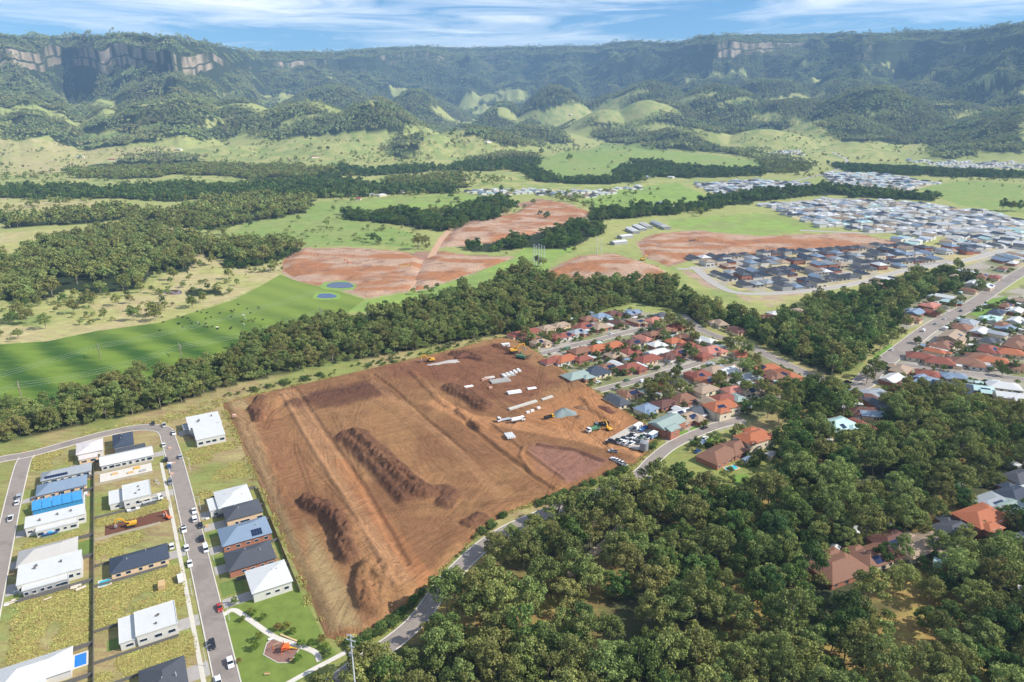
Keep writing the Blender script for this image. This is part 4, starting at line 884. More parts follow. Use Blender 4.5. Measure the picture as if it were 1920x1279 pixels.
fence('long dark steel fence dividing the back yards of the two house rows, upper half', [(-26, 250), (-26, 326)])
for i, v in enumerate((312.6, 300.6, 263.6, 249.8, 234.2, 201.4, 188)):
    fence(['grey side fence below the solar roofed house', 'grey side fence above the blue wrapped frame', 'grey side fence above the beige roofed house', 'grey side fence between beige and white roofed houses', 'grey side fence beside the rubble strewn lot', 'grey side fence above the big white house with pool', 'grey side fence below the big white house with pool'][i], [(-47, v), (-26.2, v)], m=FENCE)
for v, l in ((327, 'below the bend house'), (314.6, 'above the bare slab'), (304, 'below the bare slab'), (276, 'below the white cube house'), (259.8, 'along the dark graded lot'), (242.4, 'above the navy roofed house'), (230.4, 'below the navy roofed house'), (206.6, 'above the white flat roofed house'), (192.4, 'below the white flat roofed house'), (181.6, 'above the charcoal house')):
    fence('low grey fence ' + l, [(-25.8, v), (-4, v)], h=1.3, m=FENCEL if v in (314.6, 304, 259.8) else FENCE)
fence('dark steel fence between the park side houses and the cleared site', [(32.2, 194), (32.6, 268)])
for v, l in ((268.4, 'above the white house by vacant grass'), (253.2, 'beside the peach walled house'), (241.6, 'above the solar square house'), (226.4, 'above the third house from the park'), (210.4, 'between the dark and white houses near the park')):
    fence('steel side fence ' + l, [(15, v), (32, v)])
# ------------------------------------------------------------------ the older suburb
def road_dir(x, y, names=None):
    best = (1e9, 0.0)
    for ln, w_ in KEEP_L[2:9]:
        d = np.hypot(ln[:, 0] - x, ln[:, 1] - y); i = int(np.argmin(d))
        if d[i] < best[0]:
            j = min(i, len(ln) - 2); best = (d[i], math.atan2(ln[j + 1][1] - ln[j][1], ln[j + 1][0] - ln[j][0]))
    return best[1]
ORD = ['first', 'second', 'third', 'fourth', 'fifth', 'sixth', 'seventh', 'eighth', 'ninth', 'tenth', 'eleventh', 'twelfth', 'thirteenth', 'fourteenth', 'fifteenth', 'sixteenth', 'seventeenth', 'eighteenth', 'nineteenth', 'twentieth', 'twenty-first', 'twenty-second', 'twenty-third', 'twenty-fourth', 'twenty-fifth', 'twenty-sixth', 'twenty-seventh', 'twenty-eighth', 'twenty-ninth', 'thirtieth']
CLEARV = []
ROWS = {
 'in the row above the upper street': '997,629,b,10 1012,637,t,12 1040,627,r,11 1058,625,r,13 1083,618,g,12 1096,608,r,16 1127,609,t,14 1158,601,m,13 1186,583,u,12 1192,598,t,13 1226,596,p,13',
 'in the row just below the upper street': '1034,672,r,13 1060,668,o,15 1087,653,b,14 1092,668,r,11 1119,648,o,15 1150,643,o,15 1186,638,m,14 1206,630,p,13',
 'in the row above the side street': '1083,699,n,17 1117,693,k,16 1137,684,b,13 1158,680,w,11 1182,684,r,15 1215,668,r,17 1231,657,w,14 1253,662,m,12 1271,657,r,12',
 'in the block below the side street': '1182,733,b,11 1158,746,d,13 1313,698,r,14 1322,709,o,10 1340,688,t,13 1364,690,w,12 1378,684,t,12 1323,725,t,14 1333,652,p,17 1320,662,r,10 1380,741,n,10 1358,742,r,15 1405,727,t,13 1374,726,p,11 1335,751,t,13',
 'on the bend road beside the site': '1251,788,n,16,2 1289,777,t,14 1306,766,d,15 1276,769,w,11 1352,757,o,17,2 1416,815,o,17,2 1349,846,b,19 1382,832,b,16',
 'on the slope beside the collector road': '1441,684,o,13 1451,698,b,14 1474,697,o,16 1490,712,b,15 1442,719,m,13 1690,688,t,14 1673,705,w,14 1639,730,g,13 1619,739,m,14 1643,750,d,12 1622,765,m,14 1637,771,u,12 1610,789,r,11 1573,790,e,17 1458,584,w,14 1440,590,b,12 1495,580,t,13',
 'in the row below the hill street': '1739,710,u,17 1787,719,k,18 1836,723,e,15 1883,719,w,16 1898,739,w,15,2',
 'in the tiled cluster above the hill street': '1785,627,t,20,2 1771,643,b,18 1754,654,o,12 1728,664,r,16 1762,673,r,16 1814,674,b,18 1862,671,o,17 1838,664,b,15 1855,651,r,16 1893,656,o,16 1905,643,b,16 1914,632,b,15',
 'on the right of the wide road': '1806,610,b,15 1838,617,w,14 1819,601,g,14 1862,593,e,16 1870,582,k,16 1888,570,b,13 1906,579,w,14 1905,597,w,14 1868,620,g,13 1890,612,u,12 1915,560,t,13 1880,605,b,12',
 'on the left of the wide road': '1717,582,u,14 1705,594,b,15 1746,569,p,15 1744,581,r,12 1772,553,w,13 1781,562,e,12 1827,528,w,17 1851,534,w,14 1817,541,b,12 1867,517,r,12 1843,515,b,13 1662,534,o,11 1655,518,w,13 1640,528,t,11 1680,520,k,12 1790,515,t,12 1808,505,w,12 1880,500,b,12 1900,490,w,12 1760,520,r,12',
 'in the cluster half hidden in the bushland': '1572,1056,b,18 1642,1034,b,16 1674,1006,m,15 1698,1016,t,13 1738,1009,t,15 1768,1011,t,12 1793,986,d,15 1842,963,o,18,2 1861,934,g,15 1893,941,n,15 1907,920,k,15 1915,888,d,14'}
wl = ['brick', 'cream', 'brick', 'white', 'peach']
for where, s in ROWS.items():
    it = [q.split(',') for q in s.split()]; it.sort(key=lambda q: int(q[0]))
    for i, q in enumerate(it):
        px_, py_, rc, w_ = int(q[0]), int(q[1]), q[2], float(q[3]); two = len(q) > 4
        x, y = W(px_, py_, 4.5 if not two else 6.5); rz = road_dir(x, y)
        if 'half hidden' in where: rz = R(24)
        if math.cos(rz) < 0: rz += math.pi
        d_ = max(7.0, w_ * random.uniform(0.58, 0.7)); w_ *= 1.16; d_ *= 1.12
        if random.random() < 0.3 and w_ < 16: w_, d_ = d_, w_; 
        h = 5.4 if two else 2.8; rk = RC[rc][0]
        kind = 'gable' if (rc in 'unkw' and random.random() < .6) or (two and random.random() < .5) else 'hip' if rk == 'tile' or random.random() < .5 else 'low'
        wc = random.choice(wl); bl = [(-w_ / 2, w_ / 2, -d_ / 2, d_ / 2, h, kind, rc, wc)]
        dd = math.hypot(x, y); CLEARV.append((x - x / dd * 10, y - y / dd * 10, 8.0)); CLEARV.append((x - x / dd * 19, y - y / dd * 19, 6.5))
        if random.random() < 0.75:
            a = random.choice((-1, 1)) * w_ * 0.22; s_ = random.choice((-1, 1))
            bl.append((a - w_ * .21, a + w_ * .21, (-d_ / 2 - 3.2) if s_ < 0 else d_ / 2 - 3, (-d_ / 2 + 3) if s_ < 0 else d_ / 2 + 3.2, h - 0.15, 'hip' if kind == 'hip' else 'gable', rc, wc))
        if random.random() < 0.35: bl.append((w_ / 2 + .1, w_ / 2 + 4.2, -d_ / 2 + .5, d_ / 2 - 1.5, 2.4, 'flat', random.choice('wghw'), wc))
        lb = f"{'two storey ' if two else ''}{RC[rc][2]} house, {ORD[i]} from the left {where}"
        lb = lb.replace(' metal', '').replace(' tiled', '').replace('two storey', 'tall') if len(lb.split()) > 16 else lb
        house('house', lb, bl, (x, y), rz, 'houses of the older suburb', win='S' if random.random() < .5 else 'SE', step=4.2, solar=(random.randint(3, 6), 2, random.uniform(.3, .7)) if random.random() < .28 else None, vents=1, door=('S', random.uniform(-2, 2)), garage=('S', w_ * .33, 3.6) if random.random() < .4 else None)
# further houses close along the suburban streets, wherever a lot is still free
GW = np.array(PW(GULLY)); BW = np.array(PW(BUSH)); STW = np.array(PW(STRIP)); nin = 0
for ri_, rn in ((3, 'the side street'), (4, 'the upper street'), (5, 'the collector road'), (6, 'the wide road'), (7, 'the hill street')):
    ln, hw_ = KEEP_L[ri_]; cum = np.concatenate([[0], np.cumsum(np.linalg.norm(np.diff(ln, axis=0), axis=1))])
    for sd_, sn in ((1, 'left'), (-1, 'right')):
        cnt = 0
        for dep_ in (15.5, 37.0):
            of = offset(ln, sd_ * (hw_ + dep_))
            for s_ in np.arange(8, cum[-1] - 4, 15.0):
                x, y = np.interp(s_, cum, of[:, 0]), np.interp(s_, cum, of[:, 1]); X_, Y_ = np.array([x]), np.array([y])
                if nin >= 62 or math.hypot(x, y) > 760 or any(math.hypot(x - a, y - b) < max(11.5, q_ + 5.2) for a, b, q_ in KEEP_C) or any(seg_dist(X_, Y_, l2)[0] < w2 + 8 for l2, w2 in KEEP_L[2:9]): continue
                if any(inpoly(X_, Y_, q_)[0] for q_ in (SITEW, GW, BW, STW)) or abs(960 + FPX * x / (y * CP + CAMZ * SP) - 960) > 960: continue
                rc = random.choice('rboptbgwmudrt'); w_, d_ = random.uniform(12, 15.5), random.uniform(8.5, 10.5); wc = random.choice(wl); nin += 1; a = random.choice((-1, 1)) * w_ * .22; rz = road_dir(x, y)
                house('house', f'{RC[rc][2]} house, {ORD[min(cnt, 29)]} in the closer-set {"front" if dep_ < 20 else "back"} row {sn} of {rn}'.replace(' metal', ''), [(-w_ / 2, w_ / 2, -d_ / 2, d_ / 2, 2.8, 'hip', rc, wc), (a - 2.8, a + 2.8, -d_ / 2 - 3, -d_ / 2 + 3, 2.7, 'hip', rc, wc)], (x, y), rz if math.cos(rz) > 0 else rz + math.pi, 'houses of the older suburb', win='S', step=4.2, vents=1, door=('S', 1.0)); cnt += 1
                dd = math.hypot(x, y); CLEARV.append((x - x / dd * 10, y - y / dd * 10, 6.0))
print('infill', nin)
# decks, pools and lawns among the older houses
pool('turquoise pool on a raised paved deck beside the brown roofed house', W(1371, 878), R(25), 7, 3.6, POOLT, mat('sandstone_paving', lin('#d6b48c'), .8))
pool('blue pool between pale gabled houses on the hill street', W(1718, 716), R(10), 6, 3.5, POOLW)
LAWN2 = mat('house_lawn', lin('#6d8a3a'), 0.95, 0.2, 0.3)
for pts, l in (([(1374, 890), (1400, 888), (1405, 902), (1378, 908)], 'bright small lawn below the raised pool'), ([(1262, 812), (1288, 806), (1300, 818), (1280, 826)], 'front lawn of the green grey roofed house'), ([(1292, 804), (1322, 790), (1330, 796), (1300, 810)], 'front lawn strip on the bend road'), ([(1310, 826), (1345, 820), (1356, 830), (1325, 842)], 'green lawn below the bend road'),
               ([(1585, 1018), (1612, 1008), (1630, 1024), (1592, 1042)], 'terraced back lawn in the bushland cluster'), ([(1625, 1002), (1650, 994), (1660, 1000), (1632, 1014)], 'small walled lawn in the bushland cluster'), ([(1890, 1078), (1925, 1080), (1925, 1100), (1885, 1095)], 'bright lawn at the right edge of the bushland'), ([(1640, 665), (1668, 645), (1678, 650), (1650, 680), (1628, 692)], 'grass verge beside the wide road'),
               ([(1820, 590), (1860, 560), (1890, 555), (1880, 575), (1840, 596)], 'grassy verge strip by the wide road'), ([(1565, 818), (1590, 826), (1582, 838), (1568, 834)], 'tiny lawn clearing in the bushland')):
    o = sheet('lawn', pts, LAWN2, 0.06, l)
    q = np.array(PW(pts)); KEEP_C.append((*q.mean(0), 4.0))
# garden sheds and carports behind the older houses
HOUSES_OLD = [c_ for c_ in KEEP_C if c_[0] > 10 and math.hypot(c_[0], c_[1]) < 800]
random.shuffle(HOUSES_OLD); ns_ = 0
for cx_, cy_2, r_ in HOUSES_OLD:
    if ns_ >= 70: break
    an = random.uniform(0, 6.28); d_ = r_ + random.uniform(3.0, 5.5); x, y = cx_ + d_ * math.cos(an), cy_2 + d_ * math.sin(an)
    if any(math.hypot(x - a, y - b) < q * .95 + 2.2 for a, b, q in KEEP_C) or any(seg_dist(np.array([x]), np.array([y]), ln)[0] < w_ + 2.5 for ln, w_ in KEEP_L) or inpoly(np.array([x]), np.array([y]), SITEW)[0]: continue
    rc = random.choice('wgenhuw'); e = empty('garden_shed', (x, y, 0), road_dir(x, y)); tag(e, f'small {RC[rc][2]} garden shed in an older back yard', 'shed', 'garden sheds in the older suburb'); w_, d2 = random.uniform(3, 6.5), random.uniform(2.6, 4)
    MB().box(-w_ / 2, w_ / 2, -d2 / 2, d2 / 2, 0, 2.2).build('wall', WALLC[random.choice(('grey', 'cream', 'white'))], e); roof_shape(-w_ / 2, w_ / 2, -d2 / 2, d2 / 2, 2.2, random.choice(('gable', 'skill')), .25, .2)[0].build('roof', RM(rc), e); MB().box(-.5, .5, -d2 / 2 - .05, -d2 / 2 + .02, 0, 1.9).build('door', DARKDOOR, e)
    KEEP_C.append((x, y, max(w_, d2) * .55)); ns_ += 1
# ------------------------------------------------------------------ the new estate
def fill_rows(poly_px, ang, sx, sy, drop, seed, limit=None):
    pw = np.array(PW(poly_px)); g = random.Random(seed); c, s = math.cos(ang), math.sin(ang); out = []
    uu_ = pw[:, 0] * c + pw[:, 1] * s; vv_ = -pw[:, 0] * s + pw[:, 1] * c; v = vv_.min() + 8; k = 0
    while v < vv_.max():
        u = uu_.min() + 5
        while u < uu_.max():
            x, y = u * c - v * s, u * s + v * c
            if g.random() > drop: out.append((x + g.uniform(-1, 1), y + g.uniform(-1.5, 1.5), k))
            u += sx * g.uniform(0.92, 1.1)
        v += sy if k % 2 == 0 else sy * 1.5; k += 1
    xy = np.array([(a, b) for a, b, _ in out]); m = inpoly(xy[:, 0], xy[:, 1], pw)
    return [o_ for o_, q in zip(out, m) if q]
q0, q1 = np.array(W(1290, 492)), np.array(W(1640, 470)); EANG = math.atan2(*(q1 - q0)[::-1])
EST = [([(1285, 484), (1480, 470), (1640, 463), (1760, 460), (1800, 474), (1660, 522), (1600, 536), (1480, 542), (1400, 541), (1330, 524)], 14.5, 20, .12, 3, 'of the dark roofed estate'), ([(1765, 458), (1920, 448), (1920, 492), (1830, 494)], 15, 21, .12, 4, 'of the estate corner by wide road')]
n_est = 0; lots_done = []; EXTRA = []
for poly, sx_2, sy_2, dr, sd, where in EST:
    pts = fill_rows(poly, EANG, sx_2, sy_2, dr, sd); rows_ = {}
    for x, y, k in pts:
        if min(np.hypot(x - a, y - b) for a, b, _ in KEEP_C[-60:] or [(0, 0, 0)]) < 11: continue
        if any(seg_dist(np.array([x]), np.array([y]), ln)[0] < w_ + 6 for ln, w_ in KEEP_L[8:10]): continue
        rows_.setdefault(k, []).append((x, y))
    ks = sorted(rows_)
    for ri, k in enumerate(ks):
        for i, (x, y) in enumerate(sorted(rows_[k])):
            if n_est >= 118 or i >= 30: EXTRA.append((x, y)); continue
            n_est += 1; rc = random.choice('ddkkkduugtwd' if 'dark' in where else 'wgudkwthw'); two = random.random() < .3
            w_, d_ = random.uniform(10, 12.5), random.uniform(13, 17); h = 5.2 if two else 2.8
            e = empty('house', (x, y, float(hgt(x, y))), EANG + random.choice((0, math.pi))); wc = random.choice(('white', 'grey', 'cream', 'brick'))
            tag(e, f"{'tall ' if two else ''}{RC[rc][2]} house, {ORD[i]} in {ORD[ri]} row {where}".replace(' metal', ''), 'house', 'houses of the new estate')
            MB().box(-w_ / 2, w_ / 2, -d_ / 2, d_ / 2, -.1, h).build('wall', WALLC[wc], e)
            roof_shape(-w_ / 2, w_ / 2, -d_ / 2, d_ / 2, h, random.choice(('hip', 'hip', 'gable')), .4, .5)[0].build('roof', RM(rc), e)
            MB().box(-w_ * .4, -w_ * .1, -d_ / 2 - .08, -d_ / 2 + .02, 0, 2.2).build('garage_door', DARKDOOR, e); MB().box(w_ * .1, w_ * .35, -d_ / 2 - .08, -d_ / 2 + .02, .9, 2.2).build('window', GLASS, e)
            lots_done.append((x, y))
print('estate', n_est)
# every further house of the far estates, too small to tell apart: one mass
FAR = [([(1420, 385), (1560, 376), (1700, 380), (1880, 404), (1920, 418), (1920, 450), (1700, 443), (1640, 436), (1540, 428), (1500, 412)], 16, 22, .12), ([(1300, 347), (1420, 339), (1520, 346), (1500, 355), (1400, 360), (1350, 369)], 16, 22, .1), ([(1545, 326), (1640, 326), (1760, 345), (1700, 356), (1560, 345)], 16, 22, .1),
       ([(1690, 301), (1800, 303), (1925, 306), (1925, 318), (1780, 314)], 24, 40, .1), ([(870, 358), (1000, 357), (1100, 362), (1200, 350), (1210, 354), (1100, 372), (1000, 366), (880, 366)], 20, 26, .25), ([(1440, 284), (1500, 284), (1505, 291), (1440, 292)], 20, 30, .2), ([(1180, 430), (1225, 445), (1210, 452)], 18, 24, .3)]
wv, wf, rv, rf, rmi = [], [], [], [], []
pal = 'wwwghudkwtew'
FAR.append(([(1655, 447), (1925, 446), (1925, 468), (1780, 461), (1700, 461)], 16, 22, .1))
for fi, (poly, a, b, dr) in enumerate(FAR + [(None, 0, 0, 0)]):
    for x, y, k in (fill_rows(poly, EANG + R(4 * fi), a * .88, b * .95, dr * .5, 40 + fi) if poly else [(q[0], q[1], 0) for q in EXTRA]):
        w_, d_, h = random.uniform(10, 13), random.uniform(13, 17), random.choice((2.8, 2.8, 5.2)); an = EANG + R(4 * fi) if poly else EANG; z = float(hgt(x, y)); m4 = Matrix.Translation((x, y, z)) @ Matrix.Rotation(an, 4, 'Z')
        mb = MB().box(-w_ / 2, w_ / 2, -d_ / 2, d_ / 2, -.5, h); o_ = len(wv); wv += [m4 @ Vector(p_) for p_ in mb.v]; wf += [tuple(i + o_ for i in f_) for f_ in mb.f]
        mb = roof_shape(-w_ / 2, w_ / 2, -d_ / 2, d_ / 2, h, random.choice(('hip', 'gable')), .36, .5)[0]; o_ = len(rv); rv += [m4 @ Vector(p_) for p_ in mb.v]; rf += [tuple(i + o_ for i in f_) for f_ in mb.f]; rmi += [pal.index(random.choice(pal))] * len(mb.f)
me = bpy.data.meshes.new('far_houses'); nb = len(wv); me.from_pydata([tuple(v) for v in wv + rv], [], wf + [tuple(i + nb for i in f_) for f_ in rf]); me.update()
for m_ in [WALLC['white']] + [RM(c_) for c_ in pal]: me.materials.append(m_)
me.polygons.foreach_set('material_index', np.array([0] * len(wf) + [q + 1 for q in rmi], np.int32))
tag(link('far_houses', me), 'mass of small pale and grey roofed houses filling the far estates', 'houses', kind='stuff')
print('far houses', len(wf) // 6)
# long farm sheds
for i, (px_, py_, l, rc) in enumerate([(1160, 452, 22, 'w'), (1186, 430, 34, 'w'), (1199, 425, 34, 'w'), (1211, 421, 34, 'h'), (1233, 418, 36, 'g'), (1172, 441, 20, 'w'), (1247, 424, 20, 'h')]):
    x, y = W(px_, py_, 4); e = empty('farm_shed', (x, y, 0), R(100 if i not in (0, 5) else 30)); tag(e, f'long {RC[rc][2]} farm shed, {ORD[i]} of the sheds beside the far earthworks', 'shed', 'farm sheds')
    MB().box(-l / 2, l / 2, -5.5, 5.5, 0, 3.6).build('wall', WALLC['grey'], e); roof_shape(-l / 2, l / 2, -5.5, 5.5, 3.6, 'gable', .25, .4)[0].build('roof', RM(rc), e); MB().box(l / 2 - .02, l / 2 + .1, -2, 2, 0, 3).build('door', DARKDOOR, e)
for i, (px_, py_, rc) in enumerate([(663, 368, 'b'), (700, 367, 'w'), (716, 368, 'w'), (752, 362, 'h'), (765, 358, 'w'), (672, 375, 'r'), (1214, 333, 'e'), (1258, 334, 'w'), (300, 288, 'w'), (335, 282, 'w'), (150, 296, 'w'), (210, 302, 'r'), (590, 296, 'b'), (915, 268, 'w'), (1070, 216, 'w')]):
    x, y = P(px_, py_); e = empty('farmhouse', (x, y, float(hgt(x, y))), R(10 + 17 * i)); tag(e, f'{RC[rc][2]} farmhouse, {ORD[i]} of those scattered over the middle paddocks', 'house', 'farmhouses in the paddocks')
    s_ = 1.0 if py_ > 320 else 1.4
    MB().box(-9 * s_, 9 * s_, -5 * s_, 5 * s_, -1, 3 * s_).build('wall', WALLC['cream'], e); roof_shape(-9 * s_, 9 * s_, -5 * s_, 5 * s_, 3 * s_, 'hip', .4, .5)[0].build('roof', RM(rc), e)
# ------------------------------------------------------------------ vehicles
PAINT = {n: NT('paint_' + n).pbr(lin(h), 0.35, 0.5) for n, h in dict(white='#e4e4e2', silver='#a9adb1', black='#26282c', red='#a8302a', blue='#3a5f93', grey='#6c7076', green='#4f7a5c', yellow='#e0a728', orange='#d8662c', cream='#d8cfb8').items()}
TYRE = mat('tyre', lin('#2c2c2e'), 0.9, 0.1); CARGLASS = NT('car_glass').pbr(lin('#20262e'), 0.1, 0.5); STEEL = mat('grey_steel', lin('#8b8d90'), 0.5, 0.1); LAMP = NT('headlight').pbr(lin('#dfe6ea'), 0.2, 0.5); TAIL = NT('taillight').pbr(lin('#9c2020'), 0.3, 0.5)
def wheelmesh(r=0.34, w=0.22):
    return MB().tube((0, -w / 2, 0), (0, w / 2, 0), r, n=12).mesh('wheel', TYRE)
VEH = {}
def veh(kind):
    if kind in VEH: return VEH[kind]
    L, Wd, prt = {'car': (4.5, 1.8, None), 'suv': (4.8, 1.9, None), 'ute': (5.3, 1.9, None), 'van': (5.0, 1.95, None)}[kind]
    a, b = -L / 2, L / 2; hw = Wd / 2
    if kind == 'car': low = [(a, .3), (b, .3), (b, .62), (b - .25, .78), (b - 1.25, .92), (a + .5, .95), (a, .85)]; cab = [(b - 1.3, .9), (b - 2.0, 1.42), (a + 1.1, 1.44), (a + .35, .93)]
    elif kind == 'suv': low = [(a, .35), (b, .35), (b, .8), (b - .2, .98), (b - 1.2, 1.1), (a, 1.1)]; cab = [(b - 1.2, 1.08), (b - 1.8, 1.7), (a + .4, 1.72), (a + .05, 1.08)]
    elif kind == 'ute': low = [(a, .4), (b, .4), (b, .8), (b - .2, 1.0), (b - 1.3, 1.1), (a, 1.08)]; cab = [(b - 1.3, 1.08), (b - 1.9, 1.7), (b - 3.0, 1.7), (b - 3.3, 1.08)]
    else: low = [(a, .35), (b, .35), (b, .85), (b - .5, 1.1), (a, 1.1)]; cab = [(b - .5, 1.08), (b - 1.2, 1.95), (a + .05, 2.0), (a, 1.08)]
    body = MB().side(low, -hw, hw); mm = MB().side(cab, -hw * .86, hw * .86)
    top = [(cab[1][0] - .1, cab[1][1] - .04), (cab[1][0] - .1, cab[1][1] + .03), (cab[2][0] + .1, cab[2][1] + .03), (cab[2][0] + .1, cab[2][1] - .04)]
    parts = [('body', body.mesh('body', PAINT['white']), None), ('windows', mm.mesh('windows', CARGLASS), None), ('roof', MB().side(top, -hw * .88, hw * .88).mesh('roof', PAINT['white']), None)]
    if kind == 'ute': parts.append(('tray', MB().box(a + .1, b - 3.35, -hw + .12, hw - .12, 1.085, 1.12).mesh('tray', TYRE), None))
    if kind == 'van': parts[1] = ('windows', MB().side([(b - .42, 1.1), (b - 1.1, 1.9), (b - 2.0, 1.92), (b - 2.0, 1.1)], -hw * .88, hw * .88).mesh('windows', CARGLASS), None); parts.append(('cargo_body', MB().side(cab, -hw * .865, hw * .865).mesh('cargo_body', PAINT['white']), None))
    wm = wheelmesh()
    for x in (a + .85, b - .9):
        for y in (-hw + .1, hw - .1): parts.append(('wheel', wm, (x, y, .34)))
    for y in (-hw + .3, hw - .3):
        parts.append(('headlight', MB().box(b - .04, b + .03, y - .18, y + .18, .6, .74).mesh('headlight', LAMP), None)); parts.append(('taillight', MB().box(a - .03, a + .04, y - .16, y + .16, .72, .88).mesh('taillight', TAIL), None))
    VEH[kind] = parts; return parts
def place_car(kind, colr, x, y, rz, label, group, z=0.1):
    e = empty('parked_car' if kind != 'van' else 'parked_van', (x, y, z), rz); tag(e, label, {'car': 'car', 'suv': 'car', 'ute': 'ute', 'van': 'van'}[kind], group)
    for n, me_, loc in veh(kind):
        o = link(n, me_, e)
        if loc: o.location = loc
        if n in ('body', 'roof', 'cargo_body'): o.material_slots[0].link = 'OBJECT'; o.material_slots[0].material = PAINT[colr]
    return e
VA = GA + math.pi / 2
STREET = [(307, 834, 'car', 'white', 'outside the long white roofed house'), (311, 862, 'suv', 'black', 'beside the bare slab'), (317, 874, 'car', 'blue', 'just below the bare slab'), (319, 904, 'suv', 'grey', 'beside the white cube house'), (338, 856, 'car', 'silver', 'by the vacant grass near the bend'), (364, 958, 'car', 'white', 'by the white house with vacant grass above'), (365, 973, 'suv', 'white', 'outside the peach walled house'), (376, 985, 'car', 'black', 'second outside the peach walled house'),
          (345, 993, 'ute', 'white', 'beside the dark graded lot'), (378, 1010, 'suv', 'black', 'outside the solar square house'), (350, 1027, 'car', 'white', 'across from the navy roofed driveway'), (386, 1029, 'van', 'white', 'outside the dark charcoal house'), (356, 1057, 'car', 'white', 'on the kerb below the navy roofed house'), (398, 1209, 'suv', 'black', 'alone on the lower street near the charcoal house'), (432, 1243, 'suv', 'white', 'beside the park lawn'), (409, 1276, 'car', 'white', 'at the bottom edge of the street'), (322, 1024, 'car', 'white', 'in the navy roofed driveway'), (412, 1139, 'car', 'red', 'by the park entrance'), (308, 797, 'ute', 'white', 'at the outside of the bend'), (287, 794, 'car', 'black', 'on the verge above the bend'), (326, 812, 'ute', 'white', 'beside the stepped white house'), (338, 1085, 'van', 'white', 'on the lot with the tan crate')]
for px_, py_, k, c, l in STREET:
    x, y = W(px_, py_, .6); place_car(k, c, x, y, VA + (math.pi if random.random() < .5 else 0), f'{c} {"van" if k == "van" else "ute" if k == "ute" else "car"} parked {l}', 'cars parked along the main street')
for px_, py_, k, c, l in [(36, 931, 'suv', 'silver', 'on the left street near the blue wrapped frame'), (32, 942, 'car', 'white', 'on the left street below a silver one'), (20, 972, 'ute', 'white', 'outside the large two storey white house'), (1322, 822, 'suv', 'white', 'on the bend road opposite the lawns'), (1321, 802, 'car', 'black', 'in the driveway above the bend road'), (1308, 846, 'car', 'blue', 'beside the brown roofed house'), (1216, 898, 'car', 'black', 'on the shaded lower bend road'), (1175, 713, 'car', 'green', 'on the side street near the site'), (1206, 715, 'van', 'white', 'under the big gum on the side street'), (1172, 702, 'suv', 'black', 'in a driveway above the side street'), (1121, 716, 'car', 'white', 'at the end of the side street'),
                          (1146, 626, 'car', 'white', 'on the upper street'), (1064, 654, 'van', 'green', 'on the upper street near the site corner'), (1672, 656, 'car', 'white', 'low on the wide road'), (1754, 607, 'car', 'silver', 'half way up the wide road'), (1732, 620, 'van', 'white', 'on the verge of the wide road'), (1771, 598, 'car', 'white', 'on the left kerb of the wide road'), (1802, 583, 'suv', 'grey', 'high on the wide road'), (1520, 737, 'ute', 'white', 'behind the brown house by the collector road'), (1720, 1036, 'car', 'blue', 'in the bushland cluster driveway'), (1733, 1040, 'car', 'white', 'second in the bushland cluster driveway'), (1590, 716, 'car', 'black', 'on the collector road')]:
    x, y = W(px_, py_, .6); rz = VA if px_ < 60 else road_dir(x, y)
    place_car(k, c, x, y, rz, f'{c} {"van" if k == "van" else "ute" if k == "ute" else "car"} {l}', 'cars in the suburb')
q0, q1 = np.array(W(1136, 832)), np.array(W(1186, 804)); CA = math.atan2(*(q1 - q0)[::-1])
ROWN = [('front row of the gravel car park', [(1143, 828), (1157, 827), (1164, 829), (1173, 831), (1183, 833)]), ('middle row of the gravel car park', [(1169, 822), (1176, 824), (1184, 826), (1192, 827), (1200, 830)]), ('back row of the gravel car park', [(1183, 817), (1191, 819), (1203, 820), (1209, 818), (1216, 821)]), ('far edge of the gravel car park', [(1190, 806), (1200, 808), (1221, 814)])]
for rn, l in ROWN:
    for i, (px_, py_) in enumerate(l):
        c = random.choice(('white', 'white', 'white', 'silver', 'black', 'grey', 'white', 'green')); k = random.choice(('ute', 'car', 'ute', 'suv')); x, y = W(px_, py_, 2.2)
        place_car(k, c, x, y, CA + random.uniform(-.1, .1), f'{c} {"ute" if k == "ute" else "car"}, {ORD[i]} from the left in the {rn}', 'cars in the gravel car park', 2.0)
for i, (px_, py_) in enumerate([(1152, 862), (1157, 864), (1162, 867), (1168, 869)]):
    x, y = W(px_, py_, 2); place_car('ute', 'white', x, y, CA + R(80), f'white ute, {ORD[i]} from the left of four parked together below the car park', 'utes below the car park', site_z(x, y) - .15)
x, y = W(1149, 846, 2); place_car('ute', 'silver', x, y, R(170), 'silver ute alone beside the gravel car park', 'utes below the car park', site_z(x, y) - .15)
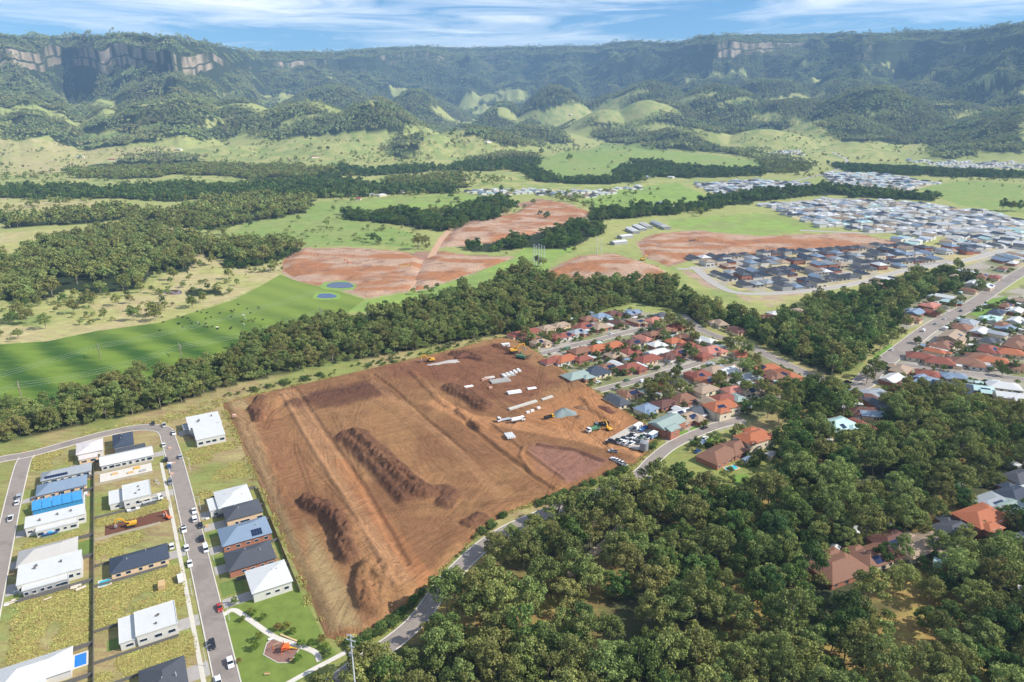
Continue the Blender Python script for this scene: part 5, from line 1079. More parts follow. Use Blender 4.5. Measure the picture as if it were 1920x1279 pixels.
# ------------------------------------------------------------------ machines
def excavator(label, px_, py_, rz, colr='yellow', s=1.0, reach=1.0, z=None, group='earthmoving machines', wpos=None):
    x, y = wpos or W(px_, py_, 1.5); z = site_z(x, y) - .1 if z is None else z
    e = empty('excavator', (x, y, z), rz); e.scale = (s, s, s); tag(e, label, 'excavator', group); m = PAINT[colr]
    for sy in (-1, 1): MB().side([(-1.7, .0), (1.7, .0), (2.1, .4), (1.7, .85), (-1.7, .85), (-2.1, .4)], sy * 1.3 - .3, sy * 1.3 + .3).build('track', TYRE, e)
    MB().box(-1.0, 1.0, -1.0, 1.0, .45, 1.05).build('undercarriage', STEEL, e)
    MB().side([(-2.4, 1.06), (1.3, 1.06), (1.3, 1.7), (-.6, 2.1), (-2.4, 2.1), (-2.7, 1.6)], -1.25, 1.25).build('body', m, e)
    c_ = MB().side([(.1, 1.72), (1.5, 1.72), (1.35, 2.9), (.2, 2.95)], .25, 1.22).build('cab', m, e); MB().side([(.25, 2.0), (1.52, 2.0), (1.42, 2.8), (.3, 2.82)], .2, 1.27).build('window', CARGLASS, c_)
    MB().side([(.9, 1.6), (1.3, 1.4), (3.2, 4.2), (5.4 * reach, 4.6), (5.4 * reach, 5.0), (3.0, 4.75)], -.55, -.15).build('boom', m, e)
    MB().side([(5.0 * reach, 5.05), (5.6 * reach, 4.9), (6.3 * reach, 2.0), (6.0 * reach, 1.9)], -.5, -.2).build('stick', m, e)
    MB().side([(5.5 * reach, 1.9), (6.4 * reach, 2.1), (6.5 * reach, 1.2), (6.0 * reach, .8), (5.3 * reach, 1.1)], -.95, .25).build('bucket', STEEL, e)
    return e
excavator('yellow excavator beside the grey gravel patch at the back of the site', 808, 678, R(200), s=1.15)
excavator('yellow excavator with raised boom at the far corner of the site', 964, 664, R(20), s=1.25, reach=1.15)
excavator('yellow excavator working on the dark graded lot', 244, 981, R(205), s=.95, z=.05)
excavator('yellow excavator beside the white tipper truck', 1141, 806, R(120), s=.9)
excavator('small orange excavator on the lot edge by the kerb', 315, 967, R(150), 'orange', .6, z=.05)
excavator('orange excavator on the far red earthworks', 655, 494, R(160), 'orange', 1.2, z=.1)
excavator('yellow excavator on the dark heap of the far brown earthworks', 1205, 486, R(30), 'yellow', 1.2, z=.1)
def truck(label, px_, py_, rz, cabc, bedc, kind='tip', s=1.0, z=None, name='truck'):
    x, y = W(px_, py_, 1.5); z = site_z(x, y) - .05 if z is None else z
    e = empty(name, (x, y, z), rz); e.scale = (s, s, s); tag(e, label, 'truck', 'trucks')
    MB().box(-4.2, 4.0, -.5, .5, .6, .95).build('chassis', STEEL, e)
    c_ = MB().side([(2.2, .7), (4.3, .7), (4.3, 1.9), (3.9, 2.9), (2.3, 2.95)], -1.15, 1.15).build('cab', PAINT[cabc], e); MB().side([(3.0, 1.95), (4.33, 1.95), (3.98, 2.75), (3.0, 2.75)], -1.18, 1.18).build('window', CARGLASS, c_)
    if kind == 'tip': MB().add([(-4.3, -1.2, 1.0), (1.9, -1.2, 1.0), (1.9, 1.2, 1.0), (-4.3, 1.2, 1.0), (-4.6, -1.25, 2.4), (2.0, -1.25, 2.4), (2.0, 1.25, 2.4), (-4.6, 1.25, 2.4), (-4.3, -1.1, 1.5), (1.8, -1.1, 1.5), (1.8, 1.1, 1.5), (-4.3, 1.1, 1.5)], [(0, 3, 2, 1), (0, 1, 5, 4), (1, 2, 6, 5), (2, 3, 7, 6), (3, 0, 4, 7), (4, 5, 9, 8), (5, 6, 10, 9), (6, 7, 11, 10), (7, 4, 8, 11), (8, 9, 10, 11)]).build('tipper_body', PAINT[bedc], e)
    elif kind == 'tank': MB().tube((-4.2, 0, 2.05), (1.9, 0, 2.05), 1.15, n=14).build('tank', PAINT[bedc], e)
    else: MB().box(-4.3, 2.0, -1.2, 1.2, 1.0, 1.2).build('flat_bed', PAINT[bedc], e)
    wm = wheelmesh(.5, .35)
    for x_ in (-3.4, -2.3, 3.1):
        for y_ in (-1.0, 1.0): o = link('wheel', wm, e); o.location = (x_, y_, .5)
    return e
truck('white tipper truck among the machines near the car park', 1112, 808, R(215), 'white', 'green')
truck('dark tipper truck behind the white one near the car park', 1127, 800, R(200), 'grey', 'black')
truck('white water tank truck in the middle of the haul road', 971, 791, R(25), 'white', 'white', 'tank')
truck('white flatbed truck beside the water tank truck', 945, 789, R(205), 'white', 'silver', 'flat')
truck('white delivery truck parked at the blue end of the gravel car park', 1206, 809, CA, 'blue', 'blue', 'tip', .8, 2.0)
pm = truck('white concrete pump truck with its long boom folded on the vacant lot', 286, 936, GA + .12, 'white', 'silver', 'flat', 1.0, .05, 'concrete_pump_truck')
MB().rbox((-1.2, .3, 2.2), 8.5, .35, .35).build('boom', PAINT['white'], pm); MB().rbox((-1.6, -.3, 2.6), 8.0, .3, .3).build('upper_boom', PAINT['cream'], pm)
truck('grey dump truck on the far red earthworks', 760, 500, R(20), 'yellow', 'yellow', 'tip', 1.3, .1)
truck('yellow dump truck on the pale far earthworks', 1300, 452, R(10), 'yellow', 'grey', 'tip', 1.3, .1)
# green screening plant
x, y = W(976, 674, 1); e = empty('screening_plant', (x, y, site_z(x, y) - .1), R(-25)); tag(e, 'green screening machine with conveyors at the far corner of the site', 'machine')
MB().box(-3.5, 3.5, -1.2, 1.2, 1.0, 2.6).build('hopper', PAINT['green'], e); MB().rbox((5.6, 0, 2.6), 7.5, .9, .35, 0, R(-24)).build('conveyor', PAINT['green'], e); MB().rbox((-1, 3.4, 2.2), 5.0, .8, .3, R(90), R(-20)).build('side_conveyor', PAINT['green'], e)
for sy in (-1, 1): MB().side([(-3, 0), (3, 0), (3.3, .45), (3, .95), (-3, .95), (-3.3, .45)], sy * 1.1 - .3, sy * 1.1 + .3).build('track', TYRE, e)
# heaps
def heap(name, label, px_, py_, rx, ry, h, m, seed, z=None, rz=0.0, rough=.35):
    x, y = W(px_, py_, 0.5); z = site_z(x, y) - .3 if z is None else z
    n, k = 28, 9; V_ = []; F_ = []; g = np.random.default_rng(seed)
    for j in range(k + 1):
        t_ = j / k
        for i in range(n):
            a = 2 * math.pi * i / n; rr_ = (1 - t_) * (1 + .16 * math.sin(3 * a + seed) + .1 * math.sin(5 * a)); V_.append((rx * rr_ * math.cos(a) + g.normal(0, .12), ry * rr_ * math.sin(a) + g.normal(0, .12), h * (t_ ** .9) * (1 + rough * .4 * g.normal() * (0.15 if j == 0 else .35)) if j else 0))
    for j in range(k):
        for i in range(n): F_.append((j * n + i, j * n + (i + 1) % n, (j + 1) * n + (i + 1) % n, (j + 1) * n + i))
    o = link(name, np_mesh(name, V_, F_, m)); o.location = (x, y, z); o.rotation_euler = (0, 0, rz); tag(o, label, 'heap'); return o
heap('gravel_heap', 'blue grey gravel stockpile beside the orange haul road', 1056, 780, 8.5, 5, 4.4, mat('blue_metal', lin('#7f8a88'), .95, .2, 1.5), 3, rz=R(20))
heap('gravel_heap', 'low pale grey gravel patch at the back of the site', 838, 682, 15, 4.5, .9, mat('pale_gravel', lin('#b3ada4'), .95, .2, 1.0), 5, rz=R(25))
heap('soil_heap', 'dark soil heap beside the pale gravel patch', 868, 672, 7, 4, 3.0, MATS['fresh'], 9, rz=R(20))
heap('rubble_heap', 'broken timber and rubble heap right of the gravel stockpile', 1091, 768, 5, 4, 1.8, mat('rubble', lin('#8a6448'), .95, .35, 1.2), 11)
heap('rubble_heap', 'second dark rubble heap below the first by the gravel stockpile', 1086, 786, 4, 3.4, 1.6, mat('rubble', lin('#8a6448')), 13)
heap('soil_heap', 'brown heap in the shade near the site fence', 1135, 770, 9, 4, 1.6, MATS['fresh'], 15, rz=R(-50))
x, y = W(1029, 785, 1); truck('yellow loader truck working at the gravel stockpile', 1030, 785, R(30), 'yellow', 'black', 'tip', .75)
# pipes, pallets, sheds
CPIPE = mat('concrete_pipe', lin('#c2bdb2'), .85, .1, 1.0); WPIPE = mat('white_pipe', lin('#e2e2de'), .5, .05)
def pipes(label, px_, py_, rz, n, L, r, rows_=1, m=None):
    x, y = W(px_, py_, .6); e = empty('pipe_stack', (x, y, site_z(x, y)), rz); tag(e, label, 'pipes', 'pipe stacks')
    base = MB().tube((0, -L / 2, 0), (0, L / 2, 0), r, n=9).mesh('pipe', m or CPIPE)
    for k in range(rows_):
        for i in range(n - k): o = link('pipe', base, e); o.location = ((i - (n - k - 1) / 2) * r * 2.06, random.uniform(-.15, .15), r + k * r * 1.75)
pipes('broad rack of grey concrete pipes in the middle of the storage yard', 938, 718, R(20), 12, 6, .55); pipes('second grey pipe rack behind the broad one', 953, 707, R(20), 9, 5, .5)
pipes('four white pipes lying side by side beside the haul road', 956, 824, R(20), 4, 6, .6, 1, WPIPE); pipes('stack of white pipes in the storage yard front', 964, 740, R(110), 4, 9, .45, 2, WPIPE); pipes('short white pipe stack near the site fence', 997, 732, R(110), 3, 6, .45, 1, WPIPE); pipes('white pipe bundle alone on dark soil', 879, 728, R(115), 3, 6, .4, 1, WPIPE); pipes('small far grey pipe row behind the pallets', 918, 712, R(110), 3, 7, .5)
def pallet(label, px_, py_, rz, m, w_=1.6, d_=1.2, h=1.1, z=None):
    x, y = W(px_, py_, .4); e = empty('pallet_load', (x, y, (site_z(x, y) - .05) if z is None else z), rz); tag(e, label, 'pallet', 'loaded pallets')
    MB().box(-w_ / 2, w_ / 2, -d_ / 2, d_ / 2, 0, .15).build('pallet', TIMBER, e); MB().box(-w_ / 2 + .05, w_ / 2 - .05, -d_ / 2 + .05, d_ / 2 - .05, .152, h).build('load', m, e)
WRAP = mat('white_wrap', lin('#e6e6e4'), .5, .05); PINKB = mat('pink_blocks', lin('#cfa592'), .8, .1)
for i in range(10): pallet(f'white wrapped pallet, {ORD[i]} from the left in the storage yard', 944 + 3.4 * i, 708 - 1.3 * i + (i % 2) * 4, R(20), WRAP, 1.8, 1.5, 1.3)
for i in range(3): pallet(f'pinkish block pallet, {ORD[i]} from the left beside the pipe rack', 906 + 5 * i, 716 - 1.5 * i, R(20), PINKB, 1.8, 1.5, 1.2)
pallet('lone pinkish block pallet on dark soil', 920, 731, R(20), PINKB, 2.4, 1.6, .9); pallet('small white crate on the upper corner of the site', 440, 785, R(10), PINKB, 2, 2, 1.4)
for px_, py_, l in ((990, 778, 'beside the haul road'), (998, 775, 'second beside the haul road'), (1010, 770, 'at the end of the long grey culvert')): pallet('white wrapped pallet ' + l, px_, py_, R(25), WRAP, 2.2, 1.4, 1.2)
def slab_run(label, a, b, w_, h):
    p_, q_ = np.array(W(*a)), np.array(W(*b)); d = q_ - p_; e = empty('culvert', (*(p_ + q_) / 2, 1.4), math.atan2(d[1], d[0])); tag(e, label, 'culvert'); L = np.linalg.norm(d); n = int(L / 2.4)
    for i in range(n): MB().box(-L / 2 + i * L / n + .04, -L / 2 + (i + 1) * L / n - .04, -w_ / 2, w_ / 2, 0, h).build('box_section', CPIPE, e)
slab_run('long row of grey box culvert sections along the haul road', (954, 773), (1006, 757), 2.2, 1.0); slab_run('short row of grey box culvert sections', (1016, 755), (1036, 748), 2.0, .9)
x, y = W(1207, 842, 2); e = empty('water_tank', (x, y, 1.9)); tag(e, 'pale corrugated water tank at the car park corner', 'tank'); MB().tube((0, 0, 0), (0, 0, 4.2), 2.3, n=20).build('shell', STEEL, e); MB().tube((0, 0, 4.2), (0, 0, 4.7), 2.35, .4, 20).build('lid', STEEL, e); MB().box(2.25, 2.45, -.25, .25, .2, 4.2).build('ladder', STEEL, e)
def site_shed(label, px_, py_, rz, w_, m, z=1.9):
    x, y = W(px_, py_, z + 1); e = empty('site_shed', (x, y, z), rz); tag(e, label, 'shed', 'site sheds'); MB().box(-w_ / 2, w_ / 2, -1.3, 1.3, 0, 2.5).build('wall', m, e); MB().box(-w_ / 2 - .15, w_ / 2 + .15, -1.45, 1.45, 2.5, 2.62).build('roof', WRAP, e); MB().box(-.5, .4, -1.36, -1.29, .1, 2.1).build('door', DARKDOOR, e); MB().box(1, 2, -1.36, -1.29, 1.1, 1.9).build('window', GLASS, e)
site_shed('white site shed by the fence above the car park', 1196, 800, CA, 6, WRAP); site_shed('blue grey site shed at the corner of the car park', 1224, 816, CA, 6, mat('blue_shed', lin('#7d97b4'), .6)); site_shed('white site shed behind trees at the far corner of the site', 948, 648, R(20), 6, WRAP, 1.2)
# tan crate, boat and rubbish on the lots
x, y = W(304, 1102); e = empty('timber_crate', (x, y, 0), GA + R(82)); tag(e, 'tall tan timber crate standing alone on the grassy lot', 'crate')
for i in range(7): MB().box(-1.8 + i * .52, -1.8 + i * .52 + .46, -1.1, 1.1, .1, 2.3).build('stack', TIMBER, e)
def boat(label, px_, py_, rz, hull, deck, L=5.5):
    x, y = W(px_, py_, .5); e = empty('boat', (x, y, .35), rz); tag(e, label, 'boat', 'boats on the lots'); o = [(-L / 2, -.95), (L * .2, -1.0), (L / 2, 0), (L * .2, 1.0), (-L / 2, .95)]
    lo = [(a * .9, b * .55) for a, b in o]; n = 5; MB().add([(a, b, 0) for a, b in lo] + [(a, b, .85) for a, b in o], [tuple(reversed(range(n))), tuple(range(n, 2 * n))] + [(i, (i + 1) % n, n + (i + 1) % n, n + i) for i in range(n)]).build('hull', hull, e)
    MB().side([(-.9, .86), (1.0, .86), (.5, 1.5), (-.7, 1.5)], -.6, .6).build('cabin', deck, e); MB().box(-L / 2, L * .1, -.85, -.75, -.35, 0).build('trailer', STEEL, e)
boat('white boat with dark canopy on the lot above the graded soil', 251, 956, GA + .1, PAINT['white'], PAINT['black']); boat('blue covered boat on the grass below the large white house', 95, 1001, GA, PAINT['blue'], mat('tarp_blue', lin('#4aa3cf'), .6), 6.2)
WOODG = mat('weathered_board', lin('#d5c6b2'), .85, .15, 1.0)
for i in range(22):
    a, b = (random.uniform(8, 58), random.uniform(1108, 1136)) if i < 9 else (random.uniform(60, 104), random.uniform(1102, 1136)) if i < 17 else (random.uniform(138, 156), random.uniform(1096, 1106))
    x, y = W(a, b); o = MB().rbox((0, 0, .18), random.uniform(1.0, 3.6), random.uniform(.3, 1.1), random.uniform(.12, .35), random.uniform(-.3, .3)).build('board', WOODG if i % 3 else WRAP, None, (x, y, 0.02 * i), GA); tag(o, 'pale discarded building board on the rubble strewn lot', 'board', 'discarded boards')
for i in range(14):
    a, b, m_ = random.choice([(318, 842), (322, 868), (326, 890), (292, 905), (300, 912), (165, 925), (160, 932), (62, 935), (48, 945), (388, 972), (392, 985), (400, 992), (270, 860), (395, 1000)]) + (random.choice((TIMBER, WRAP, PINKB, WALLC['grey'])),)
    pallet('stack of building materials on a roadside verge of the new lots', a + random.uniform(-5, 5), b + random.uniform(-4, 4), GA, m_, 1.5, 1.1, random.uniform(.5, 1.0), .02)
# ------------------------------------------------------------------ playground and park
SOFT = mat('softfall', lin('#8a6a5e'), .95, .15, .8)
sheet('softfall', [(512, 1198), (500, 1207), (494, 1228), (521, 1243), (542, 1243), (553, 1231), (561, 1217), (542, 1210)], SOFT, .075, 'brown rubber playground surface edged in white')
pg = [W(*q) for q in [(512, 1198), (500, 1207), (494, 1228), (521, 1243), (542, 1243), (553, 1231), (561, 1217), (542, 1210), (512, 1198)]]
o = strip(np.array(pg), .12, -.12, .05, .2).build('softfall_edge', CONC); tag(o, 'white edging round the playground', kind='structure')
x, y = W(536, 1222); e = empty('climbing_frame', (x, y, .08), R(20)); tag(e, 'orange climbing frame in the middle of the playground', 'play equipment')
for sx_3 in (-1.6, 1.6):
    for sy in (-1.2, 1.2): MB().tube((sx_3, sy, 0), (sx_3 * .7, sy * .7, 2.9), .09, n=6).build('post', PAINT['orange'], e)
MB().box(-1.2, 1.2, -.9, .9, 1.4, 1.5).build('platform', PAINT['orange'], e); MB().add([(1.2, -.4, 1.5), (1.2, .4, 1.5), (3.8, .4, .3), (3.8, -.4, .3)], [(0, 1, 2, 3)]).build('slide', PAINT['yellow'], e); MB().add([(-1.3, -1.1, 2.5), (1.3, -1.1, 2.5), (1.3, 1.1, 2.5), (-1.3, 1.1, 2.5), (0, 0, 3.6)], [(0, 1, 4), (1, 2, 4), (2, 3, 4), (3, 0, 4)]).build('canopy', PAINT['orange'], e)
x, y = W(523, 1217); e = empty('swing_set', (x, y, .08), R(35)); tag(e, 'timber and orange swing set beside the climbing frame', 'play equipment')
for sx_3 in (-1.8, 1.8): MB().tube((sx_3, -.9, 0), (sx_3, 0, 2.5), .08, n=6).tube((sx_3, .9, 0), (sx_3, 0, 2.5), .08, n=6).build('leg', PAINT['orange'], e)
MB().tube((-1.8, 0, 2.5), (1.8, 0, 2.5), .08, n=6).build('beam', TIMBER, e)
for sx_3 in (-.8, .8): MB().box(sx_3 - .25, sx_3 + .25, -.12, .12, .5, .56).tube((sx_3 - .2, 0, .55), (sx_3 - .2, 0, 2.5), .02, n=4).tube((sx_3 + .2, 0, .55), (sx_3 + .2, 0, 2.5), .02, n=4).build('swing_seat', TYRE, e)
def bench(label, px_, py_, rz, m):
    x, y = W(px_, py_); e = empty('bench', (x, y, .06), rz); tag(e, label, 'bench', 'park benches'); MB().box(-.9, .9, -.22, .22, .42, .48).build('seat', m, e); MB().box(-.9, .9, .2, .26, .55, .95).build('backrest', m, e)
    for s_ in (-.7, .7): MB().box(s_ - .05, s_ + .05, -.2, .24, 0, .42).build('leg', STEEL, e)
bench('white bench at the top corner of the playground', 508, 1201, R(20), WRAP); bench('pale bench beside the lower playground edge', 548, 1240, R(30), TIMBER); bench('bench on the lawn near the bottom of the park', 501, 1266, R(5), TIMBER)
px_strip('seating_wall', [(526, 1191), (548, 1200), (570, 1208)], .5, .05, .5, mat('sandstone', lin('#d9bd8e'), .85), 'low sandstone seating wall along the park path')
# ------------------------------------------------------------------ poles and wires
WOODP = mat('pole_timber', lin('#8d7f70'), .9, .15, 1.0); WIRE = mat('wire', lin('#b9bdc0'), .5, .02); GALV = mat('galvanised', lin('#c9ccce'), .5, .05)
def top_h(px_, by, ty):
    x, y = W(px_, by); d = ray(px_, ty); return CAMZ + math.hypot(x, y) * d[2] / math.hypot(d[0], d[1])
POLES = [(188, 672, 643, 'in the middle of the crop field'), (340, 667, 643, 'on the right of the crop field'), (40, 744, 714, 'at the near edge of the crop field'), (603, 597, 577, 'near the wooded end of the crop field')]
tops = {}
for px_, by, ty, l in POLES:
    x, y = W(px_, by); h = top_h(px_, by, ty); rz = R(-55); e = empty('transmission_pole', (x, y, 0), rz); tag(e, 'timber double transmission pole with crossarm ' + l, 'power pole', 'transmission poles in the crop field')
    for s_ in (-2.2, 2.2): MB().tube((s_, 0, -.3), (s_, 0, h), .24, .16, 8).build('post', WOODP, e)
    MB().box(-5.2, 5.2, -.16, .16, h - 1.4, h - 1.05).build('crossarm', WOODP, e); MB().tube((-2.2, 0, h * .55), (2.2, 0, h * .8), .09, n=5).tube((2.2, 0, h * .55), (-2.2, 0, h * .8), .09, n=5).build('brace', WOODP, e)
    for s_ in (-4.9, 0, 4.9): MB().tube((s_, 0, h - 2.3), (s_, 0, h - 1.4), .1, n=6).build('insulator', GALV, e)
    m4 = Matrix.Translation((x, y, 0)) @ Matrix.Rotation(rz, 4, 'Z'); tops[px_] = [m4 @ Vector((s_, 0, h - 2.3)) for s_ in (-4.9, 0, 4.9)]
def wire(label, a, b, sag, group='power lines', r=.03):
    mb = MB(); n = 14; pr = None
    for i in range(n + 1):
        t_ = i / n; p_ = a.lerp(b, t_); p_ = Vector((p_.x, p_.y, p_.z - sag * 4 * t_ * (1 - t_)))
        if pr is not None: mb.tube(pr, p_, r, n=4, cap=False)
        pr = p_
    tag(mb.build('wire', WIRE), label, 'wire', group)
def span(k1, k2, sag, l):
    for i in range(3): wire(f'{("far", "middle", "near")[i]} power line wire {l}', k1[i], k2[i], sag)
dl = [t_ + (t_ - u_) for t_, u_ in zip(tops[40], tops[340])]; dl2 = [t_ - (u_ - t_) for t_, u_ in zip(tops[188], [t_ + Vector((130, 165, 0)) for t_ in tops[188]])]
span(tops[40], tops[340], 4, 'between the near edge pole and the right pole'); span(tops[340], tops[603], 4, 'between the right pole and the wooded end'); span(tops[40], [t_ + (t_ - u_) * .5 for t_, u_ in zip(tops[40], tops[340])], 2, 'running off the left of the crop field')
far = [t_ + Vector((120, 165, 0)) for t_ in tops[188]]; span(tops[188], far, 4, 'rising right from the middle pole'); span([t_ + Vector((-130, -165, 0)) for t_ in tops[188]], tops[188], 4, 'running off left from the middle pole')
for i, (px_, by, ty) in enumerate([(1001, 492, 458), (1005, 497, 460), (1010, 500, 457), (1015, 496, 459), (1020, 493, 461), (1119, 476, 444), (1127, 474, 447)]):
    x, y = W(px_, by); h = top_h(px_, by, ty); e = empty('steel_pole', (x, y, 0)); tag(e, f'tall white steel power pole, {ORD[i]} from the left on the far green strip', 'power pole', 'steel poles on the green strip'); MB().tube((0, 0, -.2), (0, 0, h), .45, .25, 8).build('shaft', GALV, e)
    for k in (h - 1, h - 3.5): MB().box(-1.6, 1.6, -.12, .12, k, k + .2).build('crossarm', GALV, e)
bx3, by3 = W(674, 1372); hp = CAMZ + math.hypot(bx3, by3) * ray(657, 1190)[2] / math.hypot(*ray(657, 1190)[:2])
e = empty('power_pole', (bx3, by3, 0), R(-20)); tag(e, 'tall pale power pole with crossarms at the lower corner of the site', 'power pole'); MB().tube((0, 0, 0), (0, 0, hp), .28, .17, 10).build('shaft', GALV, e)
for dz_, w_ in ((-.5, 2.4), (-2.0, 3.0), (-4.2, 1.8)):
    a_ = MB().box(-w_ / 2, w_ / 2, -.09, .09, hp + dz_ - .1, hp + dz_ + .1).build('crossarm', GALV, e)
    for s_ in (-.46, -.15, .15, .46): MB().tube((s_ * w_, 0, hp + dz_ + .1), (s_ * w_, 0, hp + dz_ + .5), .06, n=6).build('insulator', GALV, a_)
MB().box(-.5, .5, -.9, -.3, hp - 7, hp - 5.8).build('transformer', STEEL, e)
for i, (u, v) in enumerate([(1.6, 176), (10.2, 192), (1.6, 210), (10.2, 226), (1.6, 244), (10.2, 262), (1.6, 278), (10.2, 298), (1.2, 312)]):
    s_ = 1 if u < 5 else -1; e = empty('street_lamp', (*G(u, v), 0), GA); tag(e, f'grey street lamp, {ORD[i]} up the main street from the bottom', 'street lamp', 'lamps along the main street'); MB().tube((0, 0, 0), (0, 0, 7.5), .1, .06, 8).build('post', GALV, e); MB().tube((0, 0, 7.4), (1.8 * s_, 0, 7.9), .05, n=6).build('arm', GALV, e); MB().rbox((2.0 * s_, 0, 7.9), .7, .25, .12).build('lamp_head', STEEL, e)
# cows
def cow_mesh(m):
    mb = MB()
    rings = [(-.95, .95, .22, .28), (-.75, .95, .32, .40), (0, .92, .36, .43), (.55, .98, .32, .42), (.85, 1.12, .2, .3), (1.1, 1.3, .16, .2), (1.3, 1.28, .14, .17), (1.55, 1.1, .09, .11)]
    n = 8; vs_ = []
    for x, zc, a, b in rings: vs_ += [(x, a * math.cos(2 * math.pi * i / n), zc + b * math.sin(2 * math.pi * i / n)) for i in range(n)]
    mb.add(vs_, [(j * n + i, j * n + (i + 1) % n, (j + 1) * n + (i + 1) % n, (j + 1) * n + i) for j in range(len(rings) - 1) for i in range(n)] + [tuple(range(n)), tuple(range((len(rings) - 1) * n, len(rings) * n))])
    for x in (-.7, .55):
        for y in (-.2, .2): mb.tube((x, y, .75), (x + .04, y, .38), .11, .07, 6).tube((x + .04, y, .38), (x, y, 0), .065, .06, 6)
    mb.tube((-.95, 0, 1.05), (-1.05, 0, .45), .04, .03, 5)
    for s_ in (-1, 1): mb.tube((1.25, .1 * s_, 1.42), (1.2, .32 * s_, 1.45), .05, .02, 5)
    return mb.mesh('cow', m)
CB, CW = cow_mesh(mat('black_hide', lin('#26221f'), .8, .1)), cow_mesh(mat('white_hide', lin('#e6e0d4'), .8, .1))
g = np.random.default_rng(3); nco = 0
while nco < 48:
    px_, py_ = g.uniform(300, 500), g.uniform(566, 622)
    if py_ < 590 - (px_ - 330) * .18 or py_ > 640 - (px_ - 300) * .1: continue
    x, y = W(px_, py_); wh = g.random() < .12; o = link('cow', CW if wh else CB); o.location = (x, y, .05); o.rotation_euler = (0, 0, g.uniform(0, 6.28)); tag(o, ('white' if wh else 'black') + ' cow grazing in the upper part of the crop field', 'cow', 'cows grazing in the crop field'); nco += 1
# ------------------------------------------------------------------ trees
def leaf_mat(name, c1, c2, c3, trans=0.22):
    t = NT(name)
    oi = t.n('ShaderNodeObjectInfo').outputs['Random']; ti = t.attr('tint', 'Fac')
    c = t.mix(ti, c1, c2)
    c = t.mix(t.math('MULTIPLY', t.ramp(oi, 0.35, 1.0), 0.85), c, c3)
    hv = t.n('ShaderNodeHueSaturation'); t.l(c, hv.inputs['Color'])
    fr = t.math('FRACT', t.math('MULTIPLY', oi, 17.3)); t.l(t.math('ADD', t.math('MULTIPLY', fr, 0.5), 0.75), hv.inputs['Value'])
    fh = t.math('FRACT', t.math('MULTIPLY', oi, 41.7)); t.l(t.math('ADD', t.math('MULTIPLY', fh, 0.05), 0.475), hv.inputs['Hue'])
    d = t.n('ShaderNodeBsdfDiffuse'); t.l(hv.outputs[0], d.inputs[0])
    tr = t.n('ShaderNodeBsdfTranslucent'); t.l(hv.outputs[0], tr.inputs[0])
    m = t.n('ShaderNodeMixShader'); m.inputs[0].default_value = trans; t.l(d.outputs[0], m.inputs[1]); t.l(tr.outputs[0], m.inputs[2])
    t.l(m.outputs[0], t.out.inputs[0]); return t.m
LEAF = {'far': leaf_mat('distant_leaves', lin('#808c58'), lin('#a9b078'), lin('#8c8c60')), 'gum': leaf_mat('gum_leaves', lin('#6f7d45'), lin('#a0a864'), lin('#86844e')),
        'rain': leaf_mat('broad_leaves', lin('#546a38'), lin('#7c8e4e'), lin('#4c623a')),
        'casu': leaf_mat('dark_leaves', lin('#4a5a3a'), lin('#62704a'), lin('#54603a')),
        'gard': leaf_mat('garden_leaves', lin('#647f38'), lin('#8ea450'), lin('#8f8048'))}
BARK = mat('gum_bark', lin('#9a8d7c'), 0.9, 0.25, 2.0)
def tree_geo(seed, H, Rc, nl, nq, leaf, base=0.38, spread=0.86, lobe=(0.17, 0.36), limbs=True):
    g = np.random.default_rng(seed)
    lob = []
    for i in range(nl):
        an = 2.399963 * i + g.uniform(-0.5, 0.5); rd = Rc * spread * math.sqrt((i + 0.35) / nl) * g.uniform(0.8, 1.12)
        top = 1 - 0.42 * (rd / Rc) ** 2
        zc = H * (base + (top - base) * g.uniform(0.3, 1.05))
        rl = Rc * g.uniform(*lobe)
        lob.append((rd * math.cos(an), rd * math.sin(an), zc - rl * 0.5, rl))
    V = []; T = []
    for x, y, z, rl in lob:
        d = g.normal(size=(nq, 3)); d[:, 2] += 0.35; d /= np.linalg.norm(d, axis=1)[:, None]
        c = np.array([x, y, z]) + d * np.array([rl, rl, rl * 0.78]) * g.uniform(0.62, 1.06, (nq, 1))
        nrm = d * 0.75 + g.normal(size=(nq, 3)) * 0.6; nrm /= np.linalg.norm(nrm, axis=1)[:, None]
        a = np.cross(nrm, g.normal(size=(nq, 3))); a /= np.linalg.norm(a, axis=1)[:, None]; b = np.cross(nrm, a)
        s = leaf * g.uniform(0.65, 1.35, (nq, 1)); k = g.uniform(0.5, 0.95, (nq, 1))
        q = np.stack([c - a * s, c - b * s * k, c + a * s, c + b * s * k], 1)
        V.append(q.reshape(-1, 3)); T.append(np.clip(0.5 + 0.35 * g.normal(size=nq) + 0.2 * (g.random() - 0.5), 0, 1))
    V = np.concatenate(V); T = np.concatenate(T); F = np.arange(len(V)).reshape(-1, 4)
    tr = MB(); r0 = 0.035 * H * 0.55
    hb = H * base
    tr.tube((0, 0, -0.3), (0.02 * H, 0.01 * H, hb), r0, r0 * 0.7, 6, False)
    if limbs:
        for x, y, z, rl in lob[::max(1, len(lob) // 7)]:
            tr.tube((0.02 * H, 0.01 * H, hb), (x * 0.5, y * 0.5, hb + (z - hb) * 0.6), r0 * 0.5, r0 * 0.3, 4, False)
            tr.tube((x * 0.5, y * 0.5, hb + (z - hb) * 0.6), (x, y, z), r0 * 0.3, r0 * 0.1, 4, False)
    return V, F, T, tr
PROTO = bpy.data.collections.new('tree_kinds')          # holds the source trees of the forests, not linked to the scene
def crown_mesh(name, V, F, T, m):
    me = np_mesh(name, V, F, m); set_attr(me, 'tint', 'FLOAT', 'FACE', T.astype(np.float32)); return me
